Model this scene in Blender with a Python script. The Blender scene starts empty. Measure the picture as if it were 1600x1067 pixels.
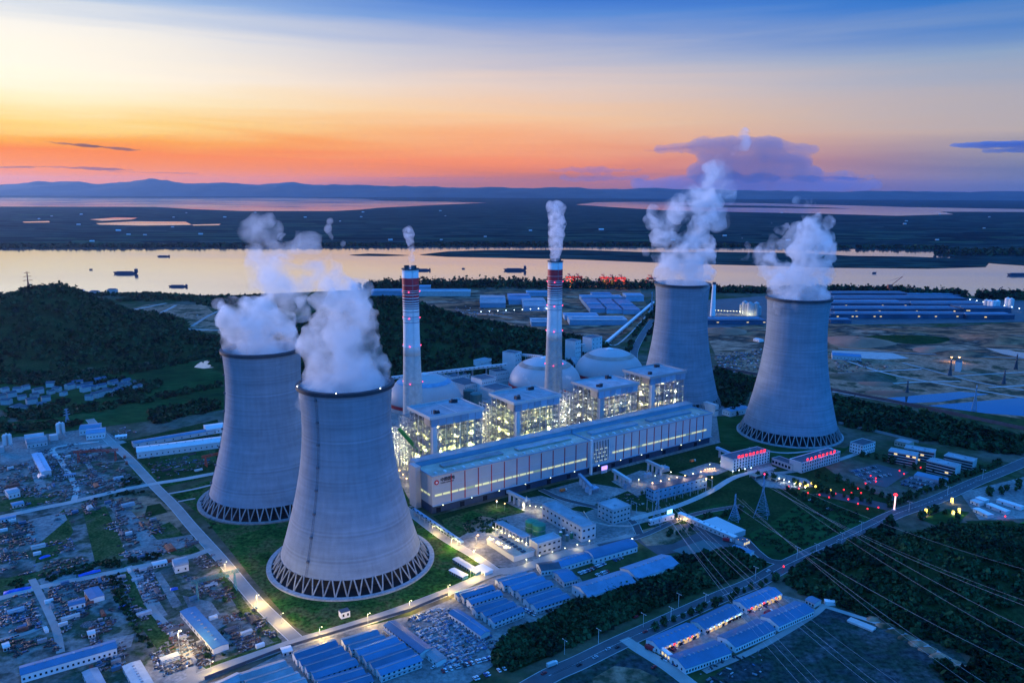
import bpy, math, random
import numpy as np
from mathutils import Vector
random.seed(7); rng=np.random.default_rng(7)
C=bpy.context.scene.collection
PI=math.pi
# ---------- camera model: pixel of the 1600x1067 photograph -> point on a horizontal plane
F=1244.; PT=0.191; RL=0.005; CH=322.756
def g(px,py,z=0.):
    x=px-800; y=py-533.5
    cr,sr=math.cos(RL),math.sin(RL)
    X=cr*x+sr*y; Y=-sr*x+cr*y
    c,s=math.cos(PT),math.sin(PT)
    t=(z-CH)/(-(F*s+Y*c))
    return np.array([X*t,(F*c-Y*s)*t])
def pj(x,y,z):
    c,s=math.cos(PT),math.sin(PT); Z=z-CH
    d=y*c-Z*s; v=-(Z*c+y*s)
    a=F*x/d;b=F*v/d; cr,sr=math.cos(RL),math.sin(RL)
    return 800+cr*a-sr*b, 533.5+sr*a+cr*b
def hh(px,py,top):
    x,y=g(px,py); lo,hi=0.,500.
    for _ in range(40):
        m=(lo+hi)/2
        if pj(x,y,m)[1]>top: lo=m
        else: hi=m
    return lo
def at(px,py,Y):
    # point of the pixel's line of sight at forward distance Y
    x=px-800; y=py-533.5
    cr,sr=math.cos(RL),math.sin(RL)
    X=cr*x+sr*y; Yv=-sr*x+cr*y
    c,s=math.cos(PT),math.sin(PT)
    t=Y/(F*c-Yv*s)
    return np.array([X*t,Y,CH-(F*s+Yv*c)*t])
# ---------- mesh builder
class MB:
    def __init__(s): s.v=[];s.f=[];s.m=[]
    def add(s,v,f,mi=0):
        n=len(s.v); s.v+=[tuple(p) for p in v]; s.f+=[tuple(i+n for i in q) for q in f]; s.m+=[mi]*len(f); return s
    def box(s,cx,cy,z0,z1,sx,sy,a=0.,mi=0):
        c,n=math.cos(a),math.sin(a); v=[]
        for z in (z0,z1):
            for dx,dy in ((-1,-1),(1,-1),(1,1),(-1,1)):
                x=dx*sx/2;y=dy*sy/2; v.append((cx+x*c-y*n,cy+x*n+y*c,z))
        return s.add(v,[(3,2,1,0),(4,5,6,7),(0,1,5,4),(1,2,6,5),(2,3,7,6),(3,0,4,7)],mi)
    def lathe(s,x,y,prof,n=32,mi=0,cap=True,open_=False):
        v=[];f=[]
        for r,z in prof:
            for k in range(n):
                a=2*PI*k/n; v.append((x+r*math.cos(a),y+r*math.sin(a),z))
        for j in range(len(prof)-1):
            for k in range(n):
                k2=(k+1)%n; f.append((j*n+k,j*n+k2,(j+1)*n+k2,(j+1)*n+k))
        if cap:
            f.append(tuple(range(n-1,-1,-1))); f.append(tuple((len(prof)-1)*n+k for k in range(n)))
        return s.add(v,f,mi)
    def cyl(s,x,y,z0,z1,r,n=12,mi=0,r1=None): return s.lathe(x,y,[(r,z0),(r if r1 is None else r1,z1)],n,mi)
    def tube(s,p,q,r,n=4,mi=0,r1=None):
        p=Vector(p);q=Vector(q);d=(q-p)
        if d.length<1e-6:return s
        d.normalize(); u=d.cross(Vector((0,0,1)) if abs(d.z)<.9 else Vector((1,0,0))).normalized(); w=d.cross(u)
        r1=r if r1 is None else r1; v=[]
        for c,rr in ((p,r),(q,r1)):
            for k in range(n):
                a=2*PI*(k+.5)/n; v.append(c+u*(rr*math.cos(a))+w*(rr*math.sin(a)))
        f=[(k,(k+1)%n,n+(k+1)%n,n+k) for k in range(n)]+[tuple(range(n-1,-1,-1)),tuple(range(n,2*n))]
        return s.add(v,f,mi)
    def path(s,pts,r,n=4,mi=0):
        for a,b in zip(pts,pts[1:]): s.tube(a,b,r,n,mi)
        return s
    def gable(s,L,W,h,rise,over=.4,mi=0,cx=0,cy=0,t=.25):
        # roof slab pair, ridge along x
        a=L/2+over; b=W/2+over; hz=h-rise*over/(W/2)
        for sg in (-1,1):
            v=[(cx-a,cy+sg*b,hz),(cx+a,cy+sg*b,hz),(cx+a,cy,h+rise),(cx-a,cy,h+rise)]
            v+= [(x,y,z+t) for x,y,z in v]
            s.add(v,[(0,1,2,3),(7,6,5,4),(0,4,5,1),(1,5,6,2),(2,6,7,3),(3,7,4,0)],mi)
        return s
    def house(s,L,W,h,rise,mi=0,cx=0,cy=0):
        x=L/2;y=W/2
        v=[(-x,-y,0),(x,-y,0),(x,y,0),(-x,y,0),(-x,-y,h),(x,-y,h),(x,y,h),(-x,y,h),(-x,0,h+rise),(x,0,h+rise)]
        v=[(a+cx,b+cy,c) for a,b,c in v]
        return s.add(v,[(0,1,5,4),(2,3,7,6),(1,2,6,9,5),(3,0,4,8,7),(3,2,1,0)],mi)
    def arch(s,L,W,h,rise,n=8,mi=0,ends=True,grow=0.,z0=None):
        pts=[]; R=W/2+grow
        for k in range(n+1):
            a=PI*k/n; pts.append((-R*math.cos(a),h+(rise+grow)*math.sin(a)))
        v=[(x,y,z) for x in (-L/2-grow,L/2+grow) for y,z in pts]; m=n+1
        f=[(k,k+1,m+k+1,m+k) for k in range(n)]
        if ends: f+= [tuple(range(m-1,-1,-1)),tuple(range(m,2*m))]
        return s.add(v,f,mi)
    def build(s,name,mats,parent=None,smooth=False,loc=None):
        me=bpy.data.meshes.new(name); me.from_pydata(s.v,[],s.f)
        if not isinstance(mats,(list,tuple)): mats=[mats]
        for m in mats: me.materials.append(m)
        if len(mats)>1: me.polygons.foreach_set('material_index',s.m)
        if smooth: me.polygons.foreach_set('use_smooth',[True]*len(s.f))
        me.update()
        o=bpy.data.objects.new(name,me); C.objects.link(o)
        if parent is not None: o.parent=parent
        if loc is not None: o.location=loc
        return o
def tag(o,label=None,cat=None,group=None,kind=None):
    if label: o['label']=label
    if cat: o['category']=cat
    if group: o['group']=group
    if kind: o['kind']=kind
    return o
def T(name,label,cat,x,y,rz=0.,z=0.,group=None):
    o=bpy.data.objects.new(name,None); C.objects.link(o); o.empty_display_size=2
    o.location=(x,y,z); o.rotation_euler=(0,0,rz); return tag(o,label,cat,group)
def dup(o,x,y,rz=None,z=None,label=None,s=None):
    r=o.copy(); C.objects.link(r); r.location=(x,y,o.location.z if z is None else z)
    if rz is not None: r.rotation_euler=(0,0,rz)
    if label: r['label']=label
    if s: r.scale=(s,s,s)
    for c in list(o.children):
        d=c.copy(); C.objects.link(d); d.parent=r
        for e in list(c.children):
            q=e.copy(); C.objects.link(q); q.parent=d
    return r
def cp(o,parent,loc,rz=0.,scale=None):
    r=o.copy(); C.objects.link(r); r.parent=parent; r.location=loc; r.rotation_euler=(0,0,rz)
    if scale: r.scale=scale
    return r
ORD='first second third fourth fifth sixth seventh eighth ninth tenth eleventh twelfth thirteenth fourteenth fifteenth sixteenth seventeenth eighteenth nineteenth twentieth'.split()
# ---------- materials
def col(nt,c,scale,var,detail=4.,coord='Object',stretch=None):
    """noise-varied colour; returns socket"""
    N=nt.nodes;L=nt.links
    tc=N.new('ShaderNodeTexCoord'); src=tc.outputs[coord]
    if stretch:
        mp=N.new('ShaderNodeMapping'); mp.inputs['Scale'].default_value=stretch; L.new(src,mp.inputs[0]); src=mp.outputs[0]
    no=N.new('ShaderNodeTexNoise'); no.inputs['Scale'].default_value=scale; no.inputs['Detail'].default_value=detail; no.inputs['Roughness'].default_value=.62
    L.new(src,no.inputs['Vector'])
    r=N.new('ShaderNodeValToRGB'); L.new(no.outputs['Fac'],r.inputs[0])
    e=r.color_ramp.elements
    lo=[max(0,x*(1-var)) for x in c]; hi=[min(1,x*(1+var)) for x in c]
    e[0].position=.32;e[0].color=(*lo,1);e[1].position=.68;e[1].color=(*hi,1)
    return r.outputs[0],no
def mat(name,c,rough=.75,scale=.15,var=.18,metal=0.,bump=0.,coord='Object',stretch=None,ovar=.22):
    m=bpy.data.materials.new(name); m.use_nodes=True; nt=m.node_tree; b=nt.nodes['Principled BSDF']
    s,no=col(nt,c,scale,var,coord=coord,stretch=stretch)
    oi=nt.nodes.new('ShaderNodeObjectInfo'); mr=nt.nodes.new('ShaderNodeMapRange'); mr.inputs[3].default_value=1-ovar; mr.inputs[4].default_value=1+ovar; nt.links.new(oi.outputs['Random'],mr.inputs[0])
    vm=nt.nodes.new('ShaderNodeVectorMath'); vm.operation='SCALE'; nt.links.new(s,vm.inputs[0]); nt.links.new(mr.outputs[0],vm.inputs['Scale']); nt.links.new(vm.outputs[0],b.inputs['Base Color'])
    no.noise_dimensions='4D'; ml=nt.nodes.new('ShaderNodeMath'); ml.operation='MULTIPLY'; ml.inputs[1].default_value=50; nt.links.new(oi.outputs['Random'],ml.inputs[0]); nt.links.new(ml.outputs[0],no.inputs['W'])
    b.inputs['Roughness'].default_value=rough; b.inputs['Metallic'].default_value=metal
    b.inputs['Specular IOR Level'].default_value=.3
    if bump:
        bp=nt.nodes.new('ShaderNodeBump'); bp.inputs['Strength'].default_value=bump; bp.inputs['Distance'].default_value=.5
        nt.links.new(no.outputs['Fac'],bp.inputs['Height']); nt.links.new(bp.outputs[0],b.inputs['Normal'])
    return m
def mix_mat(name,cols,scale,coord='Object',pos=None,rough=.85,stretch=None,detail=8,fine=None,finevar=.35):
    """ground material: several colours placed along one noise, with finer grain over it"""
    m=bpy.data.materials.new(name); m.use_nodes=True; nt=m.node_tree; N=nt.nodes;L=nt.links; b=N['Principled BSDF']
    s,no=col(nt,(.5,.5,.5),scale,.1,coord=coord,stretch=stretch); no.inputs['Detail'].default_value=detail
    r=s.node; cr=r.color_ramp
    while len(cr.elements)>1: cr.elements.remove(cr.elements[0])
    n=len(cols)
    for i,c in enumerate(cols):
        p=.32+.36*i/(n-1) if pos is None else pos[i]
        e=cr.elements[0] if i==0 else cr.elements.new(p)
        e.position=p; e.color=(*c,1)
    out=s
    if fine:
        s2,n2=col(nt,(.5,.5,.5),fine,finevar*1.0,coord=coord,stretch=stretch)
        mx=N.new('ShaderNodeMix'); mx.data_type='RGBA'; mx.blend_type='MULTIPLY'; mx.inputs[0].default_value=1
        gm=N.new('ShaderNodeVectorMath'); gm.operation='SCALE'; gm.inputs['Scale'].default_value=2.
        L.new(s2,gm.inputs[0]); L.new(s,mx.inputs[6]); L.new(gm.outputs[0],mx.inputs[7]); out=mx.outputs[2]
    L.new(out,b.inputs['Base Color']); b.inputs['Roughness'].default_value=rough; b.inputs['Specular IOR Level'].default_value=.0
    return m
def glow(name,c,s):
    m=bpy.data.materials.new(name); m.use_nodes=True; b=m.node_tree.nodes['Principled BSDF']
    b.inputs['Base Color'].default_value=(*[x*.5 for x in c],1); b.inputs['Emission Color'].default_value=(*c,1); b.inputs['Emission Strength'].default_value=s
    return m
def volmat(name,c,d,aniso=0.,noise=None):
    m=bpy.data.materials.new(name); m.use_nodes=True; nt=m.node_tree; N=nt.nodes
    N.remove(N['Principled BSDF']); v=N.new('ShaderNodeVolumePrincipled')
    v.inputs['Color'].default_value=(*c,1); v.inputs['Density'].default_value=d; v.inputs['Anisotropy'].default_value=aniso
    nt.links.new(v.outputs[0],N['Material Output'].inputs['Volume'])
    if noise:
        tc=N.new('ShaderNodeTexCoord'); no=N.new('ShaderNodeTexNoise'); no.inputs['Scale'].default_value=noise[0]; no.inputs['Detail'].default_value=4; no.inputs['Distortion'].default_value=.6
        nt.links.new(tc.outputs['Object'],no.inputs['Vector'])
        mr=N.new('ShaderNodeMapRange'); mr.inputs['From Min'].default_value=noise[1]; mr.inputs['From Max'].default_value=noise[2]; mr.inputs['To Max'].default_value=d
        nt.links.new(no.outputs['Fac'],mr.inputs[0]); nt.links.new(mr.outputs[0],v.inputs['Density'])
    return m
M={}
M['concrete']=mat('tower_concrete',(.36,.35,.34),.8,.03,.12,stretch=(1,1,6))
M['conc2']=mat('pale_concrete',(.42,.41,.39),.8,.2,.15)
M['dark']=mat('dark_steel',(.03,.035,.045),.6)
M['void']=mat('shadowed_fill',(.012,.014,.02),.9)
M['steel']=mat('galvanised_steel',(.34,.37,.4),.5,.3,.2)
M['steelb']=mat('blue_grey_cladding',(.2,.32,.42),.5,.08,.12)
M['white']=mat('white_paint',(.6,.6,.59),.6,.1,.08)
M['clad']=mat('grey_white_cladding',(.4,.41,.41),.55,.05,.06)
M['red']=mat('red_paint',(.38,.02,.03),.55,.2,.15)
M['redbrown']=mat('oxide_red',(.22,.06,.04),.7,.4,.3)
M['tan']=mat('dusty_tan_paint',(.38,.3,.22),.7,.1,.25)
M['bluer']=mat('blue_sheet_roof',(.04,.14,.24),.6,.08,.16)
M['bluer2']=mat('faded_blue_roof',(.1,.2,.29),.6,.08,.2)
M['greyr']=mat('grey_sheet_roof',(.27,.28,.3),.75,.08,.25)
M['hallr']=mat('dusty_hall_roof',(.42,.33,.26),.85,.05,.3)
M['darkr']=mat('dark_roof',(.07,.08,.1),.7,.1,.25)
M['win']=mat('dark_window_glass',(.015,.02,.03),.15,.5,.1)
M['green']=mat('green_tank_paint',(.02,.16,.09),.45)
M['teal']=mat('teal_tank_paint',(.04,.11,.11),.5)
M['asphalt']=mat('asphalt',(.06,.063,.07),.7,.05,.25)
M['road']=mat('concrete_road',(.3,.29,.27),.75,.04,.22)
M['pave']=mix_mat('yard_concrete',[(.12,.12,.12),(.2,.195,.185),(.28,.27,.25)],.03,fine=.3)
M['kerb']=mat('pale_kerb',(.4,.4,.38),.8)
M['mark']=mat('road_paint',(.6,.6,.58),.7)
M['truck']=mat('hull_navy',(.03,.04,.07),.6)
M['orange']=mat('orange_paint',(.5,.13,.03),.6)
M['yellow']=mat('yellow_paint',(.5,.33,.04),.6)
M['bark']=mat('bark',(.06,.045,.03),.9)
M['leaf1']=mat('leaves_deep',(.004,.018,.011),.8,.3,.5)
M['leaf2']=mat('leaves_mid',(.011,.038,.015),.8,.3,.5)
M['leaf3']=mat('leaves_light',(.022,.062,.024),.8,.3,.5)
for q_ in ('leaf1','leaf2','leaf3'): M[q_].node_tree.nodes['Principled BSDF'].inputs['Specular IOR Level'].default_value=.05
LEAF=[M['leaf1'],M['leaf2'],M['leaf3']]
M['lamp']=glow('lamp_warm_white',(1,.9,.45),6.)
M['lampw']=glow('lamp_white',(.85,.95,1),14.)
M['lampo']=glow('lamp_amber',(1,.5,.16),12.)
M['neon']=glow('neon_red',(1,.02,.03),3.)
M['beacon']=glow('beacon_red',(1,.04,.12),5.)
M['litwin2']=glow('dim_window_strip',(.55,.7,.35),.22)
M['litwin']=glow('lit_window_strip',(.9,.88,.42),.6)
M['litwarm']=glow('lit_window_warm',(1,.72,.3),1.)
M['litcyan']=glow('lit_sign_cyan',(.4,.9,1),2.)
M['litgold']=glow('lit_gold_lantern',(1,.7,.12),2.6)
M['screen']=glow('lit_screen',(.6,.35,.9),1.4)
# ---------- sky
W=bpy.data.worlds.new('World'); bpy.context.scene.world=W; W.use_nodes=True
def sky():
    nt=W.node_tree;N=nt.nodes;L=nt.links; bg=N['Background']
    def m(op,*a,clamp=False):
        n=N.new('ShaderNodeMath'); n.operation=op; n.use_clamp=clamp
        for i,x in enumerate(a):
            if isinstance(x,(int,float)): n.inputs[i].default_value=x
            else: L.new(x,n.inputs[i])
        return n.outputs[0]
    tc=N.new('ShaderNodeTexCoord'); sp=N.new('ShaderNodeSeparateXYZ'); L.new(tc.outputs['Generated'],sp.inputs[0])
    x,y,z=sp.outputs
    az=-.66; hz=m('SQRT',m('ADD',m('MULTIPLY',x,x),m('MULTIPLY',y,y)))
    cd=m('DIVIDE',m('ADD',m('MULTIPLY',x,math.sin(az)),m('MULTIPLY',y,math.cos(az))),m('MAXIMUM',hz,.001))
    d=m('ARCCOSINE',m('MAXIMUM',m('MINIMUM',cd,1.),-1.))
    el=m('ARCTAN2',z,hz)
    # thin streaks low over the horizon and a slow unevenness
    mp=N.new('ShaderNodeMapping'); mp.inputs['Scale'].default_value=(1.6,1.6,26); mp.inputs['Rotation'].default_value=(.04,.1,0); L.new(tc.outputs['Generated'],mp.inputs[0])
    no=N.new('ShaderNodeTexNoise'); no.inputs['Scale'].default_value=1.6; no.inputs['Detail'].default_value=6; no.inputs['Distortion'].default_value=.4; L.new(mp.outputs[0],no.inputs['Vector'])
    el=m('ADD',el,m('MULTIPLY',m('SUBTRACT',no.outputs['Fac'],.5),.05))
    t=m('DIVIDE',el,.5,clamp=True)
    def ramp(st):
        r=N.new('ShaderNodeValToRGB'); cr=r.color_ramp; cr.interpolation='B_SPLINE' if False else 'LINEAR'
        while len(cr.elements)>1: cr.elements.remove(cr.elements[0])
        for i,(p,c) in enumerate(st):
            c=[(v/255)**2.2 if v<=255 else 1+(v-255)/60 for v in c] if max(c)>2.01 else c
            q=cr.elements[0] if i==0 else cr.elements.new(p)
            q.position=p; q.color=(*c,1)
        L.new(t,r.inputs[0]); return r.outputs[0]
    e=lambda px:(293-px)/1244/.5
    left=ramp([(0,(.9,.25,.05)),(e(272),(1.02,.29,.02)),(e(250),(255,134,22)),(e(232),(255,168,42)),(e(212),(255,216,120)),(e(190),(255,240,190)),(e(150),(258,250,226)),(e(95),(250,244,232)),(e(50),(176,198,226)),(e(0),(88,140,212)),(.62,(.04,.22,.75)),(1,(.07,.47,1.6))])
    mid=ramp([(0,(.45,.16,.12)),(e(275),(.8,.22,.08)),(e(255),(.95,.28,.1)),(e(225),(247,165,115)),(e(190),(246,196,150)),(e(150),(226,202,190)),(e(100),(182,184,204)),(e(50),(95,140,210)),(e(0),(46,108,202)),(.62,(.03,.22,.75)),(1,(.07,.47,1.6))])
    right=ramp([(0,(84,100,160)),(e(285),(92,112,158)),(e(255),(128,136,162)),(e(215),(178,168,168)),(e(170),(165,166,180)),(e(120),(132,158,192)),(e(60),(48,116,196)),(e(0),(6,82,190)),(.62,(.025,.22,.8)),(1,(.07,.47,1.6))])
    back=ramp([(0,(.02,.46,1.45)),(.2,(.02,.5,1.7)),(.6,(.03,.5,1.8)),(1,(.07,.5,1.75))])
    def mx(a,b,f):
        n=N.new('ShaderNodeMix'); n.data_type='RGBA'; L.new(f,n.inputs[0]); L.new(a,n.inputs[6]); L.new(b,n.inputs[7]); return n.outputs[2]
    def sm(lo,hi):
        n=N.new('ShaderNodeMapRange'); n.interpolation_type='SMOOTHSTEP'; L.new(d,n.inputs[0]); n.inputs[1].default_value=lo; n.inputs[2].default_value=hi; return n.outputs[0]
    c=mx(mx(mx(left,mid,sm(0.05,.72)),right,sm(.6,1.3)),back,sm(1.3,2.2))
    L.new(c,bg.inputs['Color']); bg.inputs['Strength'].default_value=SKY
SKY=1.0
sky()
sd=bpy.data.lights.new('sun','SUN'); sd.energy=2.7; sd.angle=math.radians(12); sd.color=(1,.8,.84)
so=bpy.data.objects.new('sun',sd); C.objects.link(so)
saz=math.radians(-57); sel=math.radians(4.5)
so.rotation_euler=Vector((math.sin(saz)*math.cos(sel),math.cos(saz)*math.cos(sel),math.sin(sel))).to_track_quat('Z','Y').to_euler()
# ---------- camera
cd=bpy.data.cameras.new('camera'); cam=bpy.data.objects.new('camera',cd); C.objects.link(cam)
cd.sensor_width=36; cd.lens=F/1600*36; cd.clip_end=200000; cd.clip_start=1
cam.location=(0,0,CH)
from mathutils import Matrix
cam.rotation_euler=(Matrix.Rotation(PI/2-PT,3,'X')@Matrix.Rotation(RL,3,'Z')).to_euler()
sc=bpy.context.scene; sc.camera=cam
sc.view_settings.view_transform='Standard'; sc.view_settings.look='None'; sc.view_settings.exposure=.08; sc.view_settings.gamma=1
sc.render.engine='CYCLES'
cy=sc.cycles; cy.use_denoising=True; cy.max_bounces=8; cy.diffuse_bounces=2; cy.glossy_bounces=2; cy.transmission_bounces=2; cy.volume_bounces=3; cy.transparent_max_bounces=96
cy.use_adaptive_sampling=True; cy.adaptive_threshold=.02; cy.sample_clamp_indirect=4; cy.caustics_reflective=False; cy.caustics_refractive=False
def light(x,y,z,p,c=(1,.85,.55),r=1.5,parent=None):
    l=bpy.data.lights.new('light','POINT'); l.energy=p; l.color=c; l.shadow_soft_size=r
    o=bpy.data.objects.new('lamp_light',l); C.objects.link(o); o.location=(x,y,z)
    if parent: o.parent=parent
    return o
HAZE=1.25e-5
ZC={}
def zz_(z):
    k=round(z,3); ZC[k]=ZC.get(k,-1)+1; return z+.0012*ZC[k]
# ================= setting: ground, water, far land, hills
def patch(name,pts,m,z,kind='structure',px=True,label=None):
    w=[g(*p) for p in pts] if px else pts; z=zz_(z)
    o=MB().add([(p[0],p[1],z) for p in w],[tuple(range(len(w)))]).build(name,m); 
    if o.data.polygons[0].normal.z<0: o.data.flip_normals()
    return tag(o,kind=kind)
def smoothline(pts,n=6):
    P=[np.array(p,float) for p in pts]; P=[2*P[0]-P[1]]+P+[2*P[-1]-P[-2]]; out=[]
    for i in range(1,len(P)-2):
        for k in range(n):
            t=k/n; a,b,c,d=P[i-1],P[i],P[i+1],P[i+2]
            out.append(.5*((2*b)+(c-a)*t+(2*a-5*b+4*c-d)*t*t+(3*b-a-3*c+d)*t**3))
    out.append(P[-2]); return out
def strip(name,pts,w,m,z,px=True,smooth=5,kind='structure',h=0,sides=None):
    P=[g(*p) for p in pts] if px else [np.array(p,float) for p in pts]
    if smooth: P=smoothline(P,smooth)
    z=zz_(z); b=MB();v=[]
    for i,p in enumerate(P):
        d=P[min(i+1,len(P)-1)]-P[max(i-1,0)]; d/=np.hypot(*d); n=np.array([-d[1],d[0]])
        v+= [(*(p+n*w/2),z),(*(p-n*w/2),z)]
    b.add(v,[(2*i+1,2*i+3,2*i+2,2*i) for i in range(len(P)-1)])
    return tag(b.build(name,m),kind=kind)
M['ground']=mix_mat('open_ground',[(.02,.04,.018),(.035,.06,.022),(.075,.075,.045),(.13,.11,.085),(.05,.06,.03)],.006,fine=.08)
M['farland']=mix_mat('far_farmland',[(.003,.012,.02),(.008,.028,.03),(.025,.06,.045),(.004,.018,.024),(.012,.036,.032),(.04,.06,.05),(.005,.02,.025)],.0045,stretch=(.22,1.,1),fine=.02,finevar=.8)  # tones shifted blue, distance haze put into the land's colour
M['lawn']=mix_mat('lawn_grass',[(.012,.04,.012),(.02,.07,.016),(.06,.075,.03),(.022,.08,.018),(.014,.05,.014),(.035,.09,.022)],.022,fine=.3,finevar=.7)
M['field']=mix_mat('field_grass',[(.01,.034,.014),(.018,.06,.018),(.03,.075,.026)],.012,fine=.1,stretch=(.5,1,1))
M['dirt']=mix_mat('bare_dirt',[(.05,.045,.03),(.24,.14,.085),(.34,.2,.13),(.045,.055,.03),(.15,.1,.07)],.018,fine=.15)
M['earth']=mix_mat('red_earthworks',[(.02,.028,.025),(.14,.075,.045),(.42,.17,.09),(.04,.04,.035),(.4,.23,.15),(.07,.05,.03)],.009,fine=.05,stretch=(.6,1,1))
M['yard']=mix_mat('scrap_yard_ground',[(.025,.05,.02),(.07,.07,.06),(.2,.19,.17),(.04,.06,.03),(.12,.115,.1),(.03,.05,.02)],.02,fine=.2)
M['slab']=mix_mat('dark_gravel',[(.015,.03,.035),(.04,.05,.055),(.025,.045,.03),(.07,.075,.075),(.03,.04,.045)],.02,fine=.25,finevar=.6)
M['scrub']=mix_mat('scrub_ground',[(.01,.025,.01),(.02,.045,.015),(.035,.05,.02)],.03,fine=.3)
def water():
    m=bpy.data.materials.new('river_water'); m.use_nodes=True; nt=m.node_tree;N=nt.nodes;L=nt.links;b=N['Principled BSDF']
    b.inputs['Base Color'].default_value=(.05,.06,.07,1); b.inputs['Roughness'].default_value=.12; b.inputs['IOR'].default_value=4.
    b.inputs['Specular IOR Level'].default_value=1.0; b.inputs['Metallic'].default_value=.0
    tc=N.new('ShaderNodeTexCoord')
    mp=N.new('ShaderNodeMapping'); mp.inputs['Scale'].default_value=(.25,1,1); L.new(tc.outputs['Object'],mp.inputs[0])
    no=N.new('ShaderNodeTexNoise'); no.inputs['Scale'].default_value=.03; no.inputs['Detail'].default_value=8; L.new(mp.outputs[0],no.inputs['Vector'])
    n2=N.new('ShaderNodeTexNoise'); n2.inputs['Scale'].default_value=.0018; n2.inputs['Detail'].default_value=3; L.new(mp.outputs[0],n2.inputs['Vector'])
    mr=N.new('ShaderNodeMapRange'); mr.inputs[1].default_value=.35; mr.inputs[2].default_value=.65; mr.inputs[3].default_value=.05; mr.inputs[4].default_value=.14; L.new(n2.outputs['Fac'],mr.inputs[0]); L.new(mr.outputs[0],b.inputs['Roughness'])
    bp=N.new('ShaderNodeBump'); bp.inputs['Strength'].default_value=.16; bp.inputs['Distance'].default_value=.5; L.new(no.outputs['Fac'],bp.inputs['Height']); L.new(bp.outputs[0],b.inputs['Normal'])
    return m
M['water']=water()
patch('ground',[(-30000,-3000),(30000,-3000),(30000,31500),(-30000,31500)],M['farland'],-2.,px=False)
patch('near_ground',[(-700,1900),(-700,460),(0,459),(220,457),(340,462),(580,452),(620,446),(900,446),(1020,446),(1100,451),(1400,452),(1500,462),(1600,463),(2300,470),(2300,1900)],M['ground'],0.)
NB=[(-1200,462),(0,459),(60,460),(140,457),(220,457),(340,462),(450,458),(580,452),(620,446),(760,444),(900,446),(1020,447),(1100,451),(1250,452),(1400,452),(1490,462),(1600,463),(2600,470)]
FB=[(3000,392),(1480,391),(1300,389),(1000,387),(800,385.5),(620,386),(500,387),(400,387.5),(260,389),(120,388),(-1600,390)]
patch('river',NB+FB,M['water'],-.6)
patch('sandbar',[(655,398),(700,393),(760,391),(900,390.5),(1000,394),(1120,394),(1250,395.5),(1330,400),(1420,401),(1500,404),(1545,411),(1540,417),(1450,419.5),(1300,418),(1200,415),(1100,412.5),(1000,409),(900,405),(800,403),(700,401)],M['farland'],.6)
patch('river_island',[(545,398.5),(575,396.5),(600,397),(640,399),(600,400),(560,399.6)],M['farland'],.5)
patch('far_bank',[(1478,397),(1500,393),(1560,392),(1800,389),(2300,392),(2300,425),(1640,417),(1560,412),(1500,407)],M['farland'],.9)
patch('far_lake',[(-1200,309.5),(0,309.5),(200,310),(400,309),(560,310.5),(600,314),(760,317),(690,320),(640,322.5),(590,325),(560,328),(520,330),(440,330),(380,330),(300,327),(240,323.5),(0,323),(-1200,324)],M['water'],.5)
patch('far_water',[(900,320),(930,316.5),(1000,315.5),(1150,317),(1300,320.5),(1420,324),(1600,327),(2400,331),(2400,334),(1600,331.5),(1470,331),(1490,335),(1400,337.5),(1280,334),(1150,331.5),(1040,329),(960,324)],M['water'],.5)
patch('far_island',[(1040,322),(1100,320.5),(1200,322),(1290,324.5),(1330,326.5),(1200,325),(1100,323.8)],M['farland'],1.2)
for p in ([(150,349),(210,346),(290,346.5),(300,351.5),(220,352.5),(155,351)],[(35,346.5),(76,345.5),(78,347.5),(38,348)],[(140,343),(180,340),(215,340.5),(205,343),(160,345)],[(300,351),(345,350),(342,352),(302,352.5)]):
    patch('pond',p,M['water'],-.5)
patch('bright_pond',[(303,574),(312,566),(322,564),(330,560),(352,556),(372,551),(372,571),(345,573),(318,576)],M['water'],.3)
patch('small_pond',[(293,643),(300,640),(318,638),(323,640),(312,643),(296,646)],M['water'],.3)
patch('green_field',[(-60,690),(-60,668),(60,655),(150,640),(210,618),(330,604),(350,604),(350,640),(290,650),(200,662),(120,672),(60,680)],M['field'],.25)
patch('green_meadow',[(0,600),(120,590),(250,570),(350,560),(350,600),(200,620),(160,640),(60,655),(0,640)],M['field'],.15)
# mountains and hills as height fields
def heights(name,x0,x1,y0,y1,nx,ny,fn,m,z0=0.):
    xs=np.linspace(x0,x1,nx); ys=np.linspace(y0,y1,ny); X,Y=np.meshgrid(xs,ys); Z=fn(X,Y)
    v=np.stack([X.ravel(),Y.ravel(),Z.ravel()+z0],1)
    i=np.arange(ny-1)[:,None]*nx+np.arange(nx-1)[None,:]; q=np.stack([i,i+1,i+nx+1,i+nx],-1).reshape(-1,4)
    keep=(Z.ravel()[q].max(1)>.4); q=q[keep]
    o=npmesh(name,v,q,[m]); o.data.polygons.foreach_set('use_smooth',[True]*len(q)); return tag(o,kind='structure')
def npmesh(name,v,q,mats,mi=None,parent=None):
    me=bpy.data.meshes.new(name); k=q.shape[1]
    me.vertices.add(len(v)); me.vertices.foreach_set('co',v.astype(np.float32).ravel())
    me.loops.add(q.size); me.loops.foreach_set('vertex_index',q.astype(np.int32).ravel())
    me.polygons.add(len(q)); me.polygons.foreach_set('loop_start',(np.arange(len(q))*k).astype(np.int32))
    for m in mats: me.materials.append(m)
    if mi is not None: me.polygons.foreach_set('material_index',mi.astype(np.int32))
    me.update(calc_edges=True); me.validate()
    o=bpy.data.objects.new(name,me); C.objects.link(o)
    if parent is not None:o.parent=parent
    return o
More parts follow.
